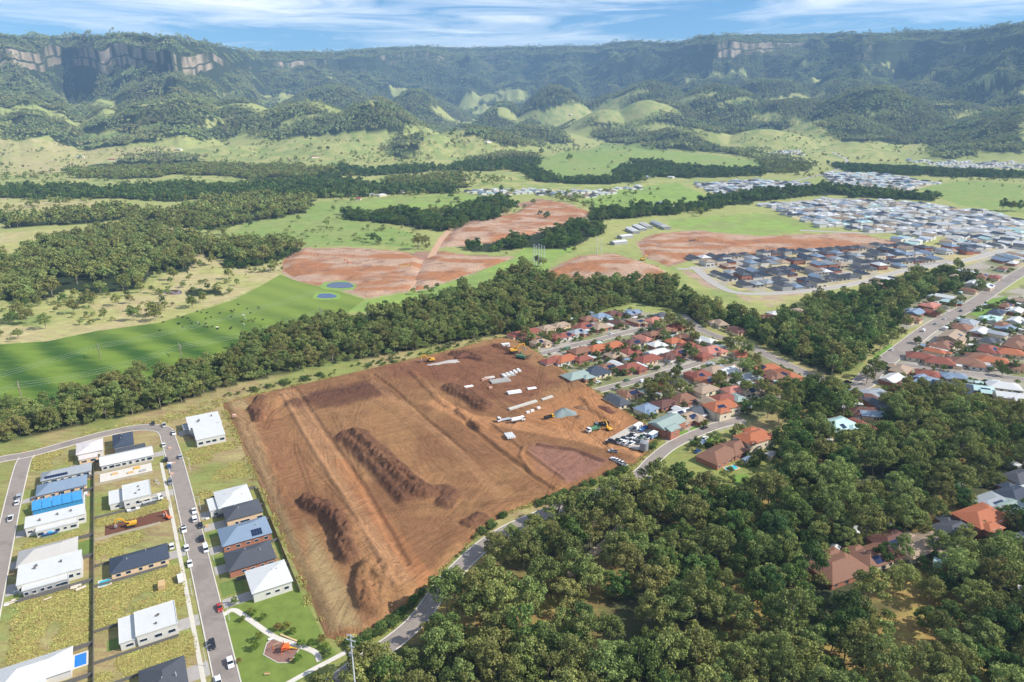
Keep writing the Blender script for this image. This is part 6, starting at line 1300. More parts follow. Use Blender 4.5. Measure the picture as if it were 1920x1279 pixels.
def joined(name, V, F, T, tr, m, coll):
    tv = np.array(tr.v) if tr.v else np.zeros((0, 3)); tf = np.array([f for f in tr.f if len(f) == 4])
    allV = np.concatenate([V, tv]); allF = np.concatenate([F, tf + len(V)]) if len(tf) else F
    me = np_mesh(name, allV, allF); me.materials.append(m); me.materials.append(BARK)
    mi = np.zeros(len(allF), np.int32); mi[len(F):] = 1; me.polygons.foreach_set('material_index', mi)
    tt = np.full(len(allF), 0.5, np.float32); tt[:len(F)] = T; set_attr(me, 'tint', 'FLOAT', 'FACE', tt)
    o = bpy.data.objects.new(name, me); coll.objects.link(o); return o
SPEC = {'gum': dict(H=14, Rc=5.6, base=0.27), 'rain': dict(H=12, Rc=5.4, base=0.2), 'casu': dict(H=14, Rc=3.8, base=0.25), 'gard': dict(H=6.5, Rc=3.0, base=0.25)}
NEARP, MIDP, FARP, PATCHP = {}, {}, {}, {}
def coll(n): return bpy.data.collections.new(n)
for ki, k in enumerate(('gum', 'rain', 'casu', 'gard')):
    sp = SPEC[k]; NEARP[k] = []
    for j in range(4 if k != 'gard' else 3):
        g = np.random.default_rng(100 * ki + j)
        d = dict(H=sp['H'] * g.uniform(0.85, 1.15), Rc=sp['Rc'] * g.uniform(0.88, 1.14), base=sp['base'] * g.uniform(0.85, 1.1))
        Vn, Fn, Tn, trn = tree_geo(10 * ki + j, d['H'], d['Rc'], 24, 130, 0.29 if k != 'gard' else 0.2, d['base'])
        NEARP[k].append((crown_mesh('crown', Vn, Fn, Tn, LEAF[k]), trn.mesh('trunk', BARK), d, (Vn, Fn, Tn, trn)))
for ki, k in enumerate(('gum', 'rain', 'casu')):
    NC = coll('near_' + k); MC = coll('mid_' + k); FC = coll('far_' + k)
    for j in range(4):
        joined('tree', *NEARP[k][j][3], LEAF[k], NC)
        d = NEARP[k][j][2]
        joined('tree', *tree_geo(10 * ki + j, d['H'], d['Rc'], 15, 36, 0.62, d['base'], lobe=(0.28, 0.44)), LEAF[k], MC)
        joined('tree', *tree_geo(10 * ki + j, d['H'], d['Rc'], 8, 13, 1.25, d['base'], lobe=(0.3, 0.46), limbs=False), LEAF[k], FC)
    NEARP[k + '_c'], MIDP[k], FARP[k] = NC, MC, FC
PC = coll('patches')
for j in range(5):
    g = np.random.default_rng(900 + j); Vs = []; Ts = []
    for i in range(34):
        x, y = g.uniform(-38, 38, 2); hh = g.uniform(11, 20); rc = g.uniform(4.2, 7.0)
        n = 13
        d = g.normal(size=(n, 3)); d[:, 2] = np.abs(d[:, 2]) + 0.2; d /= np.linalg.norm(d, axis=1)[:, None]
        c = np.array([x, y, hh - rc]) + d * rc * g.uniform(0.7, 1.0, (n, 1))
        nm = d + 0.45 * g.normal(size=(n, 3)); nm /= np.linalg.norm(nm, axis=1)[:, None]
        a = np.cross(nm, g.normal(size=(n, 3))); a /= np.linalg.norm(a, axis=1)[:, None]; b = np.cross(nm, a)
        s = g.uniform(1.7, 3.0, (n, 1))
        Vs.append(np.stack([c - a * s, c - b * s * 0.8, c + a * s, c + b * s * 0.8], 1).reshape(-1, 3)); Ts.append(np.clip(g.uniform(0.1, 0.9) + 0.2 * g.normal(size=n), 0, 1))
    Vs = np.concatenate(Vs)
    joined('tree', Vs, np.arange(len(Vs)).reshape(-1, 4), np.concatenate(Ts), MB(), LEAF['far'], PC)
def forest(name, label, cat, pts, rot, sc, pi, collection, group=None):
    me = bpy.data.meshes.new(name); me.vertices.add(len(pts)); me.vertices.foreach_set('co', np.asarray(pts, np.float32).ravel()); me.update()
    set_attr(me, 'rot', 'FLOAT_VECTOR', 'POINT', np.asarray(rot, np.float32)); set_attr(me, 'size', 'FLOAT_VECTOR', 'POINT', np.asarray(sc, np.float32)); set_attr(me, 'pick', 'INT', 'POINT', np.asarray(pi, np.int32))
    o = link(name, me); tag(o, label, cat, group, 'stuff')
    ng = bpy.data.node_groups.new(name, 'GeometryNodeTree')
    ng.interface.new_socket('Geometry', in_out='INPUT', socket_type='NodeSocketGeometry'); ng.interface.new_socket('Geometry', in_out='OUTPUT', socket_type='NodeSocketGeometry')
    N = ng.nodes.new; L = ng.links.new
    gi = N('NodeGroupInput'); go = N('NodeGroupOutput'); ip = N('GeometryNodeInstanceOnPoints'); ci = N('GeometryNodeCollectionInfo')
    ci.inputs['Collection'].default_value = collection; ci.inputs['Separate Children'].default_value = True; ci.inputs['Reset Children'].default_value = True
    def na(n, ty):
        x = N('GeometryNodeInputNamedAttribute'); x.data_type = ty; x.inputs['Name'].default_value = n; return x.outputs['Attribute']
    L(gi.outputs[0], ip.inputs['Points']); L(ci.outputs[0], ip.inputs['Instance']); ip.inputs['Pick Instance'].default_value = True
    L(na('pick', 'INT'), ip.inputs['Instance Index']); L(na('rot', 'FLOAT_VECTOR'), ip.inputs['Rotation']); L(na('size', 'FLOAT_VECTOR'), ip.inputs['Scale'])
    L(ip.outputs[0], go.inputs[0])
    md = o.modifiers.new('trees', 'NODES'); md.node_group = ng
    return o
def scatter(poly, sp, seed, rag=False):
    g = np.random.default_rng(seed)
    x0, y0 = poly.min(0); x1, y1 = poly.max(0)
    nx = int((x1 - x0) / sp) + 2; ny = int((y1 - y0) / sp) + 2
    xx, yy = np.meshgrid(np.arange(nx), np.arange(ny))
    x = x0 + (xx + 0.5 * (yy % 2) + g.uniform(-0.42, 0.42, xx.shape)) * sp; y = y0 + (yy + g.uniform(-0.42, 0.42, xx.shape)) * sp
    x = x.ravel(); y = y.ravel()
    rr_ = np.hypot(x, y); xw, yw = wob(x, y, rr_ * (1.5 if rag else 0.5)); m = inpoly(xw, yw, poly)
    if rag: m &= fbm(x, y, 34, 3, 63) > 0.36
    return x[m], y[m]
def inview(x, y, pad=160):
    c = col_of(x, y) ; dep = y * CP + CAMZ * SP
    px = 960 + FPX * x / dep
    return (px > -pad) & (px < 1920 + pad) & (y > 60)
# far forest in patches of many crowns
gx, gy = np.meshgrid(np.arange(-7200, 7200, 62.0), np.arange(2300, 9600, 62.0))
g = np.random.default_rng(5)
gx = gx.ravel() + g.uniform(-24, 24, gx.size); gy = gy.ravel() + g.uniform(-24, 24, gx.size)
rr = np.hypot(gx, gy); m = inview(gx, gy, 120) & (rr > 2300) & (rr < rim_d(np.clip(col_of(gx, gy), -900, 2900)) + 260)
gx, gy, rr = gx[m], gy[m], rr[m]
m = forest_mask(gx, gy); gx, gy, rr = gx[m], gy[m], rr[m]
hz = hgt(gx, gy); e = 18.0
sx = (hgt(gx + e, gy) - hgt(gx - e, gy)) / (2 * e); sy = (hgt(gx, gy + e) - hgt(gx, gy - e)) / (2 * e)
# hidden ground is left bare: keep what the eye line can reach
vis = np.ones(len(gx), bool); zt = hz + 25; run = np.full(len(gx), -9.0)
for k in np.linspace(0.25, 0.97, 40):
    hh = hgt(gx * k, gy * k); vis &= (CAMZ + (zt - CAMZ) * k + 12) >= hh
st = np.hypot(sx, sy); vis &= st < 1.3
gx, gy, hz, sx, sy = gx[vis], gy[vis], hz[vis], sx[vis], sy[vis]
rot = np.stack([np.arctan(sy), -np.arctan(sx), np.zeros_like(sx)], -1)
sc = np.repeat(g.uniform(0.85, 1.2, (len(gx), 1)), 3, 1)
print('far patches', len(gx))
forest('far_forest', 'dense bluish green forest covering the far hills and escarpment slopes', 'forest', np.stack([gx, gy, hz], -1), rot, sc, g.integers(0, 5, len(gx)), PC)
# middle distance belts and woods
KEEP_C = globals().get('KEEP_C', []); KEEP_L = globals().get('KEEP_L', [])
def keep_out(x, y, pad=2.0):
    m = np.ones(len(x), bool)
    for cx_, cy_2, r_ in KEEP_C: m &= np.hypot(x - cx_, y - cy_2) > r_ + pad
    for ln, w_ in KEEP_L: m &= seg_dist(x, y, ln) > w_ + pad
    return m
acc = {}
for i, (p, k, s, f) in enumerate(FORW):
    x, y = scatter(p, s, 300 + i, True); r = np.hypot(x, y)
    m = (r < 2420) & inview(x, y)
    for c_ in CLEARW: m &= ~inpoly(x, y, c_)
    x, y, r = x[m], y[m], r[m]
    acc.setdefault(k, []).append((x, y, np.full(len(x), f)))
nm = {'gum': ('gum_woodland', 'grey green gum woodland and belts across the middle paddocks'), 'rain': ('creek_belt', 'dark green tree belts along the creeks and paddock edges')}
for k, l in acc.items():
    x = np.concatenate([q[0] for q in l]); y = np.concatenate([q[1] for q in l]); f = np.concatenate([q[2] for q in l]); r = np.hypot(x, y)
    g = np.random.default_rng(77)
    for nme, lo, hi, cl_ in (('', 0, 1250, MIDP[k]), ('_far', 1250, 9000, FARP[k])):
        m = (r >= lo) & (r < hi)
        if not m.any(): continue
        n = m.sum(); s = f[m] * g.uniform(0.5, 1.3, n)
        z = hgt(x[m], y[m])
        forest(nm[k][0] if not nme else 'distant_' + nm[k][0], nm[k][1] if not nme else nm[k][1].replace('across', 'far across').replace('along', 'far off along'), 'trees',
               np.stack([x[m], y[m], z], -1), np.stack([g.normal(0, .06, n), g.normal(0, .06, n), g.uniform(0, 6.28, n)], -1), np.stack([s, s, s * g.uniform(0.85, 1.15, n)], -1), g.integers(0, 4, n), cl_)
        print(k, nme, n)
# near bushland: the 300 nearest trees are trees of their own, the rest one mass for each wood
rest = []; cand = []
for i, (p, k, s, f) in enumerate(NEARW):
    x, y = scatter(p, s, 500 + i); m = inview(x, y, 60) & keep_out(x, y, 2.2 if k != 'bush' else -0.6)
    for a_, b_, r_ in CLEARV: m &= np.hypot(x - a_, y - b_) > r_
    x, y = x[m], y[m]
    if k == 'bush':
        dn = fbm(x, y, 17, 2, 201); px_ = 960 + FPX * x / (y * CP + CAMZ * SP)
        op = sstep(1180, 950, px_) * 0.09 + 0.13
        m = (dn > op + 0.12); x, y = x[m], y[m]
    if k == 'strip':
        m = fbm(x, y, 26, 2, 203) > 0.24; x, y = x[m], y[m]
    for a_, b_ in zip(x, y): cand.append((math.hypot(a_, b_), a_, b_, k))
cand.sort()
WHERE = {'bush': ('olive gum tree in the bushland below the winding road', 'gum trees in the near bushland'), 'strip': ('gum tree in the wooded strip behind the cleared site', 'gum trees in the strip behind the site'), 'gully': ('dark gum tree in the gully beside the wide road', 'gum trees in the gully')}
g = np.random.default_rng(31)
def dense_px(x, y):
    return 960 + FPX * x / (y * CP + CAMZ * SP)
def kind_at(x, y, k):
    px_ = dense_px(x, y); q = g.random()
    if k == 'bush':
        pr = 0.75 if 1250 < px_ < 1560 and math.hypot(x, y) > 215 else 0.22
        return 'rain' if q < pr else 'gum'
    return 'rain' if q < (0.45 if k == 'gully' else 0.15) else 'gum'
def single_tree(name, label, cat, group, x, y, k, j, s, z=0.0):
    cm, tm, d, _ = NEARP[k][j]
    e_ = empty(name, (x, y, z), g.uniform(0, 6.28)); e_.scale = (s, s, s * g.uniform(0.88, 1.15)); tag(e_, label, cat, group)
    link('crown', cm, e_); link('trunk', tm, e_); return e_
def py_of(x, y): dep = y * CP + CAMZ * SP; return 639.5 - FPX * (-CAMZ * CP + y * SP) / dep
CLUSTER = [W(*q) for q in ((1572, 1056), (1642, 1034), (1698, 1016), (1768, 1011), (1842, 963), (1893, 941))]
TRACK = np.array(PW([(1062, 1080), (1108, 1040), (1165, 985)]))
def bush_zone(x, y):
    if seg_dist(np.array([x]), np.array([y]), bend_line)[0] < 16: return 'leaning over the winding road below the site'
    if seg_dist(np.array([x]), np.array([y]), TRACK)[0] < 14: return 'beside the pale dirt track in the bushland'
    if min(math.hypot(x - a, y - b) for a, b in CLUSTER) < 26: return 'crowding the half hidden houses in the bushland'
    q, w_ = py_of(x, y), dense_px(x, y)
    side = 'below the site corner' if w_ < 900 else 'left of middle' if w_ < 1250 else 'right of middle' if w_ < 1560 else 'toward the right edge'
    return ('along the bottom edge of the bushland ' if q > 1150 else 'in the upper bushland ' if q < 1000 else 'in the mid bushland ') + side
n_single = 0
for r_, x, y, k in cand:
    kk = kind_at(x, y, k); j = int(g.integers(0, 4)); s = g.uniform(0.7, 1.38) if k == 'bush' else g.uniform(0.66, 1.2)
    if n_single < 290 and inview(np.array([x]), np.array([y]), -4)[0] and r_ > 150:
        lb, gp = WHERE[k]; lb = lb.replace('in the bushland below the winding road', bush_zone(x, y)) if k == 'bush' else lb
        if kk == 'rain': lb = lb.replace('olive gum', 'green broadleaf').replace('dark gum', 'green broadleaf').replace('gum tree', 'green broadleaf tree') if 'broadleaf' not in lb else lb; lb = lb.replace('broadleaf tree tree', 'broadleaf tree')
        single_tree('gum_tree' if kk == 'gum' else 'broadleaf_tree', lb, 'tree', gp, x, y, kk, j, s); n_single += 1
    else: rest.append((x, y, k, kk, j, s))
RN = {'bush': ('bushland', 'dense gum bushland filling the slope below the houses'), 'strip': ('tree_strip', 'wooded strip of gum trees between the green field and the cleared site'), 'gully': ('gully_trees', 'dark wooded gully between the two collector roads')}
for k in RN:
    for kk in ('gum', 'rain'):
        q = [t_ for t_ in rest if t_[2] == k and t_[3] == kk]
        if not q: continue
        n = len(q); s = np.array([t_[5] for t_ in q]); print('near', k, kk, n)
        forest(RN[k][0] if kk == 'gum' else RN[k][0] + '_broadleaf', RN[k][1] if kk == 'gum' else RN[k][1].replace('gum ', 'broadleaf ').replace('wooded', 'green broadleaf'), 'trees', np.array([(t_[0], t_[1], 0.0) for t_ in q]),
               np.stack([g.normal(0, .05, n), g.normal(0, .05, n), g.uniform(0, 6.28, n)], -1), np.stack([s, s, s * g.uniform(.88, 1.15, n)], -1), np.array([t_[4] for t_ in q]), NEARP[kk + '_c'] if k != 'gully' else MIDP[kk])

# understorey between the trunks
for k, sd, lbl in (('bush', 610, 'low green understorey of the bushland'), ('strip', 611, 'low green understorey of the wooded strip'), ('gully', 612, 'dark understorey of the gully')):
    pw = [q for q in NEARW if q[1] == k][0][0]; x, y = scatter(pw, 5.2, sd); m = inview(x, y, 60) & keep_out(x, y, 1.0) & (fbm(x, y, 22, 2, sd) > (np.where(960 + FPX * x / (y * CP + CAMZ * SP) < 1280, .6, .5) if k == 'bush' else .3)); x, y = x[m], y[m]; n = len(x); s = g.uniform(.2, .52, n)
    forest('understorey', lbl, 'understorey', np.stack([x, y, np.full(n, -.3)], -1), np.stack([np.zeros(n), np.zeros(n), g.uniform(0, 6.28, n)], -1), np.stack([s * 1.25, s * 1.25, s], -1), g.integers(0, 4, n), MIDP['rain' if k == 'gully' else 'gum'])
# ------------------------------------------------------------------ single trees: park, gardens, paddocks
g = np.random.default_rng(57)
for i, (px_, py_) in enumerate([(478, 1155), (495, 1162), (455, 1165), (441, 1134), (538, 1180), (550, 1189), (522, 1184), (487, 1202), (480, 1219), (566, 1214), (604, 1206), (611, 1216), (449, 1244), (560, 1240), (585, 1212), (470, 1150)]):
    x, y = W(px_, py_); single_tree('young_tree', 'slender young tree planted on the park lawn', 'tree', 'young trees in the park', x, y, 'gard', int(g.integers(0, 3)), g.uniform(.35, .55), .05)
BIG = [(1225, 745, 1.1), (1240, 730, 1.2), (1262, 722, 1.1), (1252, 752, 1.0), (1275, 735, .9), (1215, 732, .9), (1236, 622, 1.1), (1255, 612, 1.2), (1275, 615, 1.1), (1292, 628, 1.0), (1246, 636, .9), (1302, 640, .9), (1365, 655, 1.0), (1385, 648, 1.0), (1400, 668, 1.1), (1412, 690, 1.2), (1398, 700, 1.1), (1420, 712, .9), (1300, 672, .9), (1352, 712, .8), (1345, 722, .9), (1428, 742, 1.2), (1448, 752, 1.1), (1466, 742, 1.2), (1440, 778, 1.3), (1460, 792, 1.2), (1420, 775, 1.0), (1395, 770, .8), (1480, 765, 1.2), (1500, 752, 1.0),
       (1650, 655, 1.1), (1672, 640, 1.0), (1690, 630, .9), (1640, 705, 1.2), (1625, 715, 1.0), (1700, 725, .9), (1655, 690, .7), (1840, 545, 1.0), (1800, 568, .9), (1785, 575, .9), (1835, 540, .9), (1762, 590, .8), (1700, 612, .9), (1720, 640, .7), (1795, 655, .7), (1810, 660, .7), (1900, 690, .8), (1880, 700, .8), (1925, 690, .8), (1330, 832, .7), (1340, 826, .7), (1310, 838, .6), (1385, 812, .8), (1320, 795, .6), (1280, 790, .6), (1170, 655, .6), (1140, 660, .7), (1155, 668, .7), (1120, 668, .6), (1190, 660, .7), (1010, 648, .7), (995, 640, .9), (985, 632, .9), (1030, 638, .6), (1110, 625, .7), (1130, 620, .6), (1165, 612, .6),
       (1130, 700, .6), (1150, 697, .6), (1185, 697, .5), (1290, 655, .8), (1285, 668, .7), (1270, 700, .8), (1400, 735, .9), (1380, 718, .8), (1460, 725, .8), (1475, 718, .7), (1520, 725, .9), (1548, 735, .9), (1690, 745, 1.0), (1710, 752, 1.1), (1600, 755, 1.0), (1585, 770, .9), (1660, 760, .9), (1860, 600, .6), (1845, 605, .7), (1895, 625, .6), (1872, 690, .7), (1750, 690, .5), (1770, 690, .5), (1600, 1020, .7), (1655, 1050, .8), (1715, 985, .8), (1755, 1035, .9), (1690, 1045, .9), (1810, 1010, .9), (1790, 1030, 1.0), (1880, 975, .8), (1895, 990, .9), (1820, 950, .7), (1840, 990, .8), (1870, 905, .7), (1540, 1050, .7)]
RNAME = ['the bend road', 'the side street', 'the upper street', 'the collector road', 'the wide road', 'the hill street']
def near_road(x, y):
    ds = [seg_dist(np.array([x]), np.array([y]), KEEP_L[2 + i][0])[0] for i in range(6)]; i = int(np.argmin(ds)); ln = KEEP_L[2 + i][0]; tpos = np.argmin(np.hypot(ln[:, 0] - x, ln[:, 1] - y)) / len(ln)
    return (' close beside ' if ds[i] < 14 else ' back from ' if ds[i] < 34 else ' well away from ') + RNAME[i] + (', near its lower end' if tpos < .33 else ', half way along' if tpos < .67 else ', near its far end')
nb_ = 0
for i, (px_, py_, s_) in enumerate(BIG):
    x, y = W(px_, py_, 2); d = min((math.hypot(x - a, y - b) - r_ for a, b, r_ in KEEP_C), default=9)
    k = 'gum' if s_ > .85 or g.random() < .3 else ('rain' if g.random() < .7 else 'gard')
    if k == 'gard': s_ *= 1.3
    single_tree('gum_tree' if k == 'gum' else 'garden_tree', {'gum': 'tall gum tree', 'rain': 'dark garden tree', 'gard': 'small garden tree'}[k] + near_road(x, y), 'tree', 'trees in the older suburb', x, y, k, int(g.integers(0, 3)), s_ * .9)
# hedges and shrubs round the older houses and verges: too many to count
pts = []
for a, b, r_ in KEEP_C:
    if math.hypot(a, b) > 950 or a < 10: continue
    for q in range(int(g.integers(8, 13))):
        an = g.uniform(0, 6.28); d = r_ * g.uniform(1.02, 1.9) + 1.2; x, y = a + d * math.cos(an), b + d * math.sin(an)
        if all(math.hypot(x - c_, y - d_) > e_ * .88 for c_, d_, e_ in KEEP_C): pts.append((x, y))
pts = np.array(pts); m = np.ones(len(pts), bool)
for ln, w_ in KEEP_L: m &= seg_dist(pts[:, 0], pts[:, 1], ln) > w_ + .6
m &= ~inpoly(pts[:, 0], pts[:, 1], SITEW); pts = pts[m]; n = len(pts); s = g.uniform(.12, .38, n)
for k, lo, hi in (('rain', 0, .6), ('gum', .6, 1.01)):
    q = g.random(n); m = (q >= lo) & (q < hi); c_ = m.sum(); s2 = s[m]
    forest('garden_shrubs' if k == 'rain' else 'garden_bushes', ('dark green shrubs' if k == 'rain' else 'grey green bushes') + ' crowding the gardens of the older houses', 'shrubs', np.concatenate([pts[m], np.zeros((c_, 1))], 1), np.stack([np.zeros(c_), np.zeros(c_), g.uniform(0, 6.28, c_)], -1), np.stack([s2 * 1.15, s2 * 1.15, s2], -1), g.integers(0, 4, c_), MIDP[k])
# roadside scrub between site and bend road, and weeds on the lots
pts = []
for _ in range(900):
    i = int(g.integers(6, len(bend_line) - 14)); p_ = offset(bend_line, g.uniform(6, 10.5))[i] + g.normal(0, .8, 2)
    if not inpoly(p_[0:1], p_[1:2], SITEW)[0]: pts.append(p_)
for _ in range(160): pts.append(np.array(W(g.uniform(480, 900), 0 * 1 + 700)) * 0 + np.array(P(*[(a + g.uniform(-14, 14), b + g.uniform(-3, 6)) for a, b in [((1 - t_) * 420 + t_ * 930, (1 - t_) * 742 + t_ * 632)]][0])) if (t_ := g.random()) is not None else 0)
pts = np.array(pts); m = ~inpoly(pts[:, 0], pts[:, 1], SITEW) & (fbm(pts[:, 0], pts[:, 1], 9, 2, 401) > .42) & keep_out(pts[:, 0], pts[:, 1], -.6); pts = pts[m]; n = len(pts); s = g.uniform(.08, .24, n)
forest('roadside_scrub', 'bright green scrub along the road edge of the cleared site', 'scrub', np.concatenate([pts, np.zeros((n, 1))], 1), np.stack([np.zeros(n), np.zeros(n), g.uniform(0, 6.28, n)], -1), np.stack([s * 1.5, s * 1.5, s], -1), g.integers(0, 4, n), MIDP['rain'])
# lone paddock trees
LONE = [(22, 606, 1.2), (38, 600, 1.4), (52, 608, 1.2), (86, 617, 1.0), (48, 572, .8), (118, 568, .9), (72, 575, .8), (238, 555, .6), (170, 562, .8), (198, 553, .8), (286, 550, .7), (305, 568, .6), (320, 533, .6), (262, 540, .9), (390, 545, .7), (378, 550, .5), (404, 548, .6), (105, 585, .5), (250, 528, .9), (375, 437, 1.0), (395, 436, .9), (430, 432, .8), (470, 425, .8), (700, 455, 1.3), (712, 458, .9), (735, 457, .8), (785, 468, 1.6), (798, 462, 1.2), (690, 448, .8), (640, 375, .9), (660, 380, 1.0), (625, 395, .9), (845, 372, 1.2), (855, 378, 1.1), (830, 368, 1.0), (1000, 385, 1.1), (1025, 412, 1.3), (1013, 405, 1.0),
        (1068, 304, 2.4), (848, 272, 1.8), (846, 256, 2.2), (852, 250, 2.0), (1015, 290, 2.0), (1030, 285, 2.0), (1100, 276, 1.6), (1195, 345, 1.8), (960, 365, 1.3), (940, 358, 1.2), (600, 285, 1.6), (615, 282, 1.6), (860, 590, .8), (885, 560, .9), (870, 552, .7), (768, 567, .6), (980, 505, 1.4), (990, 512, 1.3), (1008, 498, 1.0), (1018, 500, 1.0), (1285, 547, .7), (360, 355, 1.1), (310, 375, 1.2), (95, 405, 1.0), (500, 400, 1.2), (520, 405, 1.2), (550, 400, 1.1), (585, 392, 1.2), (1880, 395, 1.8), (1895, 397, 1.8), (1910, 396, 1.8), (1310, 378, 1.2), (800, 548, .7), (820, 540, .6), (775, 552, .6), (690, 430, .8), (560, 415, .9), (1560, 700, .9), (1578, 690, 1.0), (300, 520, .8), (330, 505, .8)]
MARKS = [(40, 605, 'at the left edge of the dry paddock'), (130, 570, 'below the left woods'), (250, 545, 'in the dry paddock near the woods'), (325, 548, 'beside the small muddy dam'), (395, 546, 'on the crop field boundary'), (400, 434, 'in the paddock above the left woods'), (500, 405, 'at the edge of the middle woodland'), (705, 452, 'above the red earthworks'), (790, 465, 'at the corner of the red earthworks'), (645, 380, 'near the farmhouses'), (845, 372, 'on the bright green rise'), (1012, 400, 'in the upper earthworks'), (1068, 304, 'alone on the far round green hill'), (848, 262, 'on the far grassy hill crest'), (1025, 288, 'at the foot of the far hill'), (950, 362, 'by the far white houses'), (607, 284, 'on the left green foothill'), (870, 565, 'on the grass strip above the woods'), (785, 550, 'on the grass below the pale earthworks'), (1000, 503, 'by the tall steel poles'), (1895, 396, 'in the far right paddock'), (1310, 378, 'in the far bright paddock'), (1568, 695, 'in the grassy gully floor'), (320, 365, 'in the far left belt'), (1195, 345, 'by the far green roofed farm')]
def landmark(a, b): return min(MARKS, key=lambda m_: math.hypot(m_[0] - a, (m_[1] - b) * 1.6))[2]
for i, (px_, py_, s_) in enumerate(LONE):
    x, y = P(px_, py_); k = 'gum' if g.random() < .55 else 'rain'; single_tree('paddock_tree', ('small ' if s_ < .75 else 'large ' if s_ > 1.25 else '') + ('spreading gum tree ' if k == 'gum' else 'dark round tree ') + landmark(px_, py_), 'tree', 'lone paddock trees', x, y, k, int(g.integers(0, 4)), s_ * .9, float(hgt(x, y)))

GRASSC = coll('tufts'); GRASSM = leaf_mat('rough_grass', lin('#969650'), lin('#b5ad6a'), lin('#a8925c'), .1)
for j in range(4):
    gg = np.random.default_rng(40 + j); n_ = 22; c_ = np.stack([gg.normal(0, .55, n_), gg.normal(0, .55, n_), gg.uniform(.03, .22, n_)], -1); nm_ = gg.normal(size=(n_, 3)) * .45 + np.array([0, 0, 1.0]); nm_ /= np.linalg.norm(nm_, axis=1)[:, None]
    a_ = np.cross(nm_, gg.normal(size=(n_, 3))); a_ /= np.linalg.norm(a_, axis=1)[:, None]; b_ = np.cross(nm_, a_); s_ = gg.uniform(.1, .26, (n_, 1))
    joined('tuft', np.stack([c_ - a_ * s_, c_ - b_ * s_, c_ + a_ * s_, c_ + b_ * s_], 1).reshape(-1, 3), np.arange(4 * n_).reshape(-1, 4), gg.random(n_), MB(), GRASSM, GRASSC)
# weeds on the vacant lots and scrub dotting the paddocks
def tufts(name, label, polys, n, lo, hi, k, seed, thr=.45, coll_=None):
    g = np.random.default_rng(seed); P_ = []
    for pl in polys:
        pw = np.array(PW(pl)) if pl[0][0] > -900 else None; x0, y0 = pw.min(0); x1, y1 = pw.max(0); x = g.uniform(x0, x1, n); y = g.uniform(y0, y1, n)
        m = inpoly(x, y, pw) & (fbm(x, y, 14, 3, seed) > thr); P_.append(np.stack([x[m], y[m]], -1))
    pts = np.concatenate(P_); m = keep_out(pts[:, 0], pts[:, 1], .4) & ~inpoly(pts[:, 0], pts[:, 1], SITEW); pts = pts[m]; c_ = len(pts); s = g.uniform(lo, hi, c_)
    forest(name, label, 'weeds' if coll_ else 'scrub', np.concatenate([pts, hgt(pts[:, 0], pts[:, 1])[:, None]], 1), np.stack([np.zeros(c_), np.zeros(c_), g.uniform(0, 6.28, c_)], -1), np.stack([s * 1.6, s * 1.6, s], -1), g.integers(0, 4, c_), coll_ or FARP[k])
def gp(a, b, c, d):
    out = []
    for u, v in ((a, c), (b, c), (b, d), (a, d)):
        x, y = G(u, v); dep = y * CP + CAMZ * SP; out.append((960 + FPX * x / dep, 639.5 - FPX * (-CAMZ * CP + y * SP) / dep))
    return out
tufts('lot_weeds', 'olive weeds and rough grass over the vacant lots', [gp(10, 31, 270, 318), gp(-25, -1, 243, 259), gp(-25, -1, 207, 230), gp(-25, -1, 182, 192), gp(-47, -27, 203, 234), gp(-25, -1, 270, 277), gp(-47, -27, 262.5, 271), gp(-25, -2, 150, 166), gp(-47, -27, 150, 186)], 4200, .5, 1.2, 'gum', 71, .46, GRASSC)
tufts('verge_weeds', 'green weeds along the top road verge', [[(0, 850), (150, 812), (300, 780), (420, 742), (430, 760), (320, 792), (160, 822), (0, 868)], [(60, 860), (130, 842), (140, 868), (70, 880)]], 2500, .5, 1.4, 'rain', 72, .42, GRASSC)
tufts('paddock_scrub', 'low shrubs dotting the dry paddocks', [[(0, 560), (300, 545), (520, 500), (440, 560), (180, 620), (0, 645)], [(430, 440), (780, 420), (780, 465), (560, 465)], [(0, 375), (240, 378), (240, 410), (0, 402)], [(0, 262), (330, 275), (330, 330), (0, 330)], [(1300, 240), (1560, 235), (1720, 275), (1420, 295)], [(1010, 200), (1170, 180), (1290, 225), (1100, 232)], [(760, 245), (1000, 240), (1000, 300), (780, 305)], [(340, 290), (640, 250), (760, 300), (560, 312)]], 260, .12, .45, 'gum', 73, .5)

g = np.random.default_rng(91); ring = np.vstack([SITEW, SITEW[:1]]); q_ = []
for i in range(len(ring) - 1):
    L_ = np.linalg.norm(ring[i + 1] - ring[i]); n_ = int(L_ * 2.2); tt_ = g.random(n_)[:, None]; q_.append(ring[i] + (ring[i + 1] - ring[i]) * tt_ + g.normal(0, 1.3, (n_, 2)))
q_ = np.concatenate(q_); m = (fbm(q_[:, 0], q_[:, 1], 8, 2, 93) > .42) & (seg_dist(q_[:, 0], q_[:, 1], bend_line) > 4.4); q_ = q_[m]; c_ = len(q_); s = g.uniform(.5, 1.5, c_)
forest('edge_weeds', 'rough weeds straggling along the boundary of the cleared site', 'weeds', np.concatenate([q_, np.full((c_, 1), .1)], 1), np.stack([np.zeros(c_), np.zeros(c_), g.uniform(0, 6.28, c_)], -1), np.stack([s, s, s * 1.6], -1), g.integers(0, 4, c_), GRASSC)

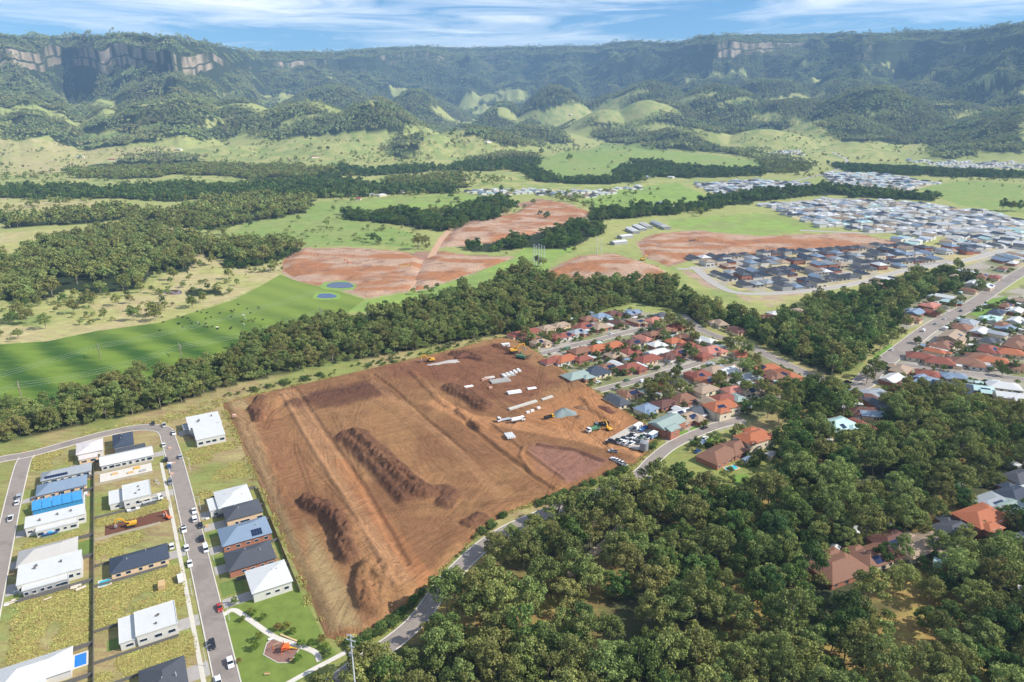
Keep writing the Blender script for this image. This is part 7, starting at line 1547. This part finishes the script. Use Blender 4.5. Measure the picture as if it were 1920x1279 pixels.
# trees dotted over the plain and the grassy foothills, in loose groups
g = np.random.default_rng(123); n0 = 42000; an = np.radians(g.uniform(-44, 44, n0)); r = 620 * (3500 / 620) ** g.random(n0); x, y = r * np.sin(an), r * np.cos(an)
m = inview(x, y, 40) & (fbm(x, y, 120, 3, 411) > .52) & (g.random(n0) < np.where(r > 1150, .4, .08)) & ~forest_mask(x, y)
for a_, b_, pw in COVERW:
    if a_ is SOILR or a_ is SOILP or a_ is PAVE: m &= ~inpoly(x, y, pw)
    elif b_ is GREEN or a_ is BRIGHT or a_ is GREEN: m &= ~(inpoly(x, y, pw) & (g.random(n0) < .85))
m &= ~(inpoly(x, y, np.array(PW([(0, 640), (300, 605), (525, 515), (690, 560), (460, 656), (0, 770)]))))
for ln, w_ in KEEP_L: m &= seg_dist(x, y, ln) > w_ + 3
m &= ~((x > 100) & (r < 1000)) & ~((x > 330) & (r < 1900))
x, y, r = x[m], y[m], r[m]
for k, lo, hi, cl_, nme in (('gum', 0, 1250, MIDP, 'dotted_trees'), ('gum', 1250, 9000, FARP, 'distant_dotted_trees')):
    m = (r >= lo) & (r < hi); c_ = m.sum(); s = g.uniform(.35, 1.1, c_) * np.where(g.random(c_) < .3, .5, 1)
    forest(nme, 'loose groups of gum trees dotted over the ' + ('nearer paddocks' if lo == 0 else 'far paddocks and grassy foothills'), 'trees', np.stack([x[m], y[m], hgt(x[m], y[m])], -1), np.stack([np.zeros(c_), np.zeros(c_), g.uniform(0, 6.28, c_)], -1), np.stack([s, s, s], -1), g.integers(0, 4, c_), cl_[k]); print(nme, c_)
# ------------------------------------------------------------------ haze
def build_haze():
    mb = MB().box(-9500, 9500, -600, 11500, -40, 900)
    t = NT('haze_air')
    v = t.n('ShaderNodeVolumePrincipled'); v.inputs['Color'].default_value = (0.42, 0.68, 1.0, 1); v.inputs['Density'].default_value = HAZE
    v.inputs['Anisotropy'].default_value = 0.0
    t.l(v.outputs[0], t.out.inputs['Volume'])
    o = mb.build('haze', t.m); tag(o, 'pale blue haze over the far valley', 'haze', kind='stuff')
HAZE = 7.2e-5
build_haze()
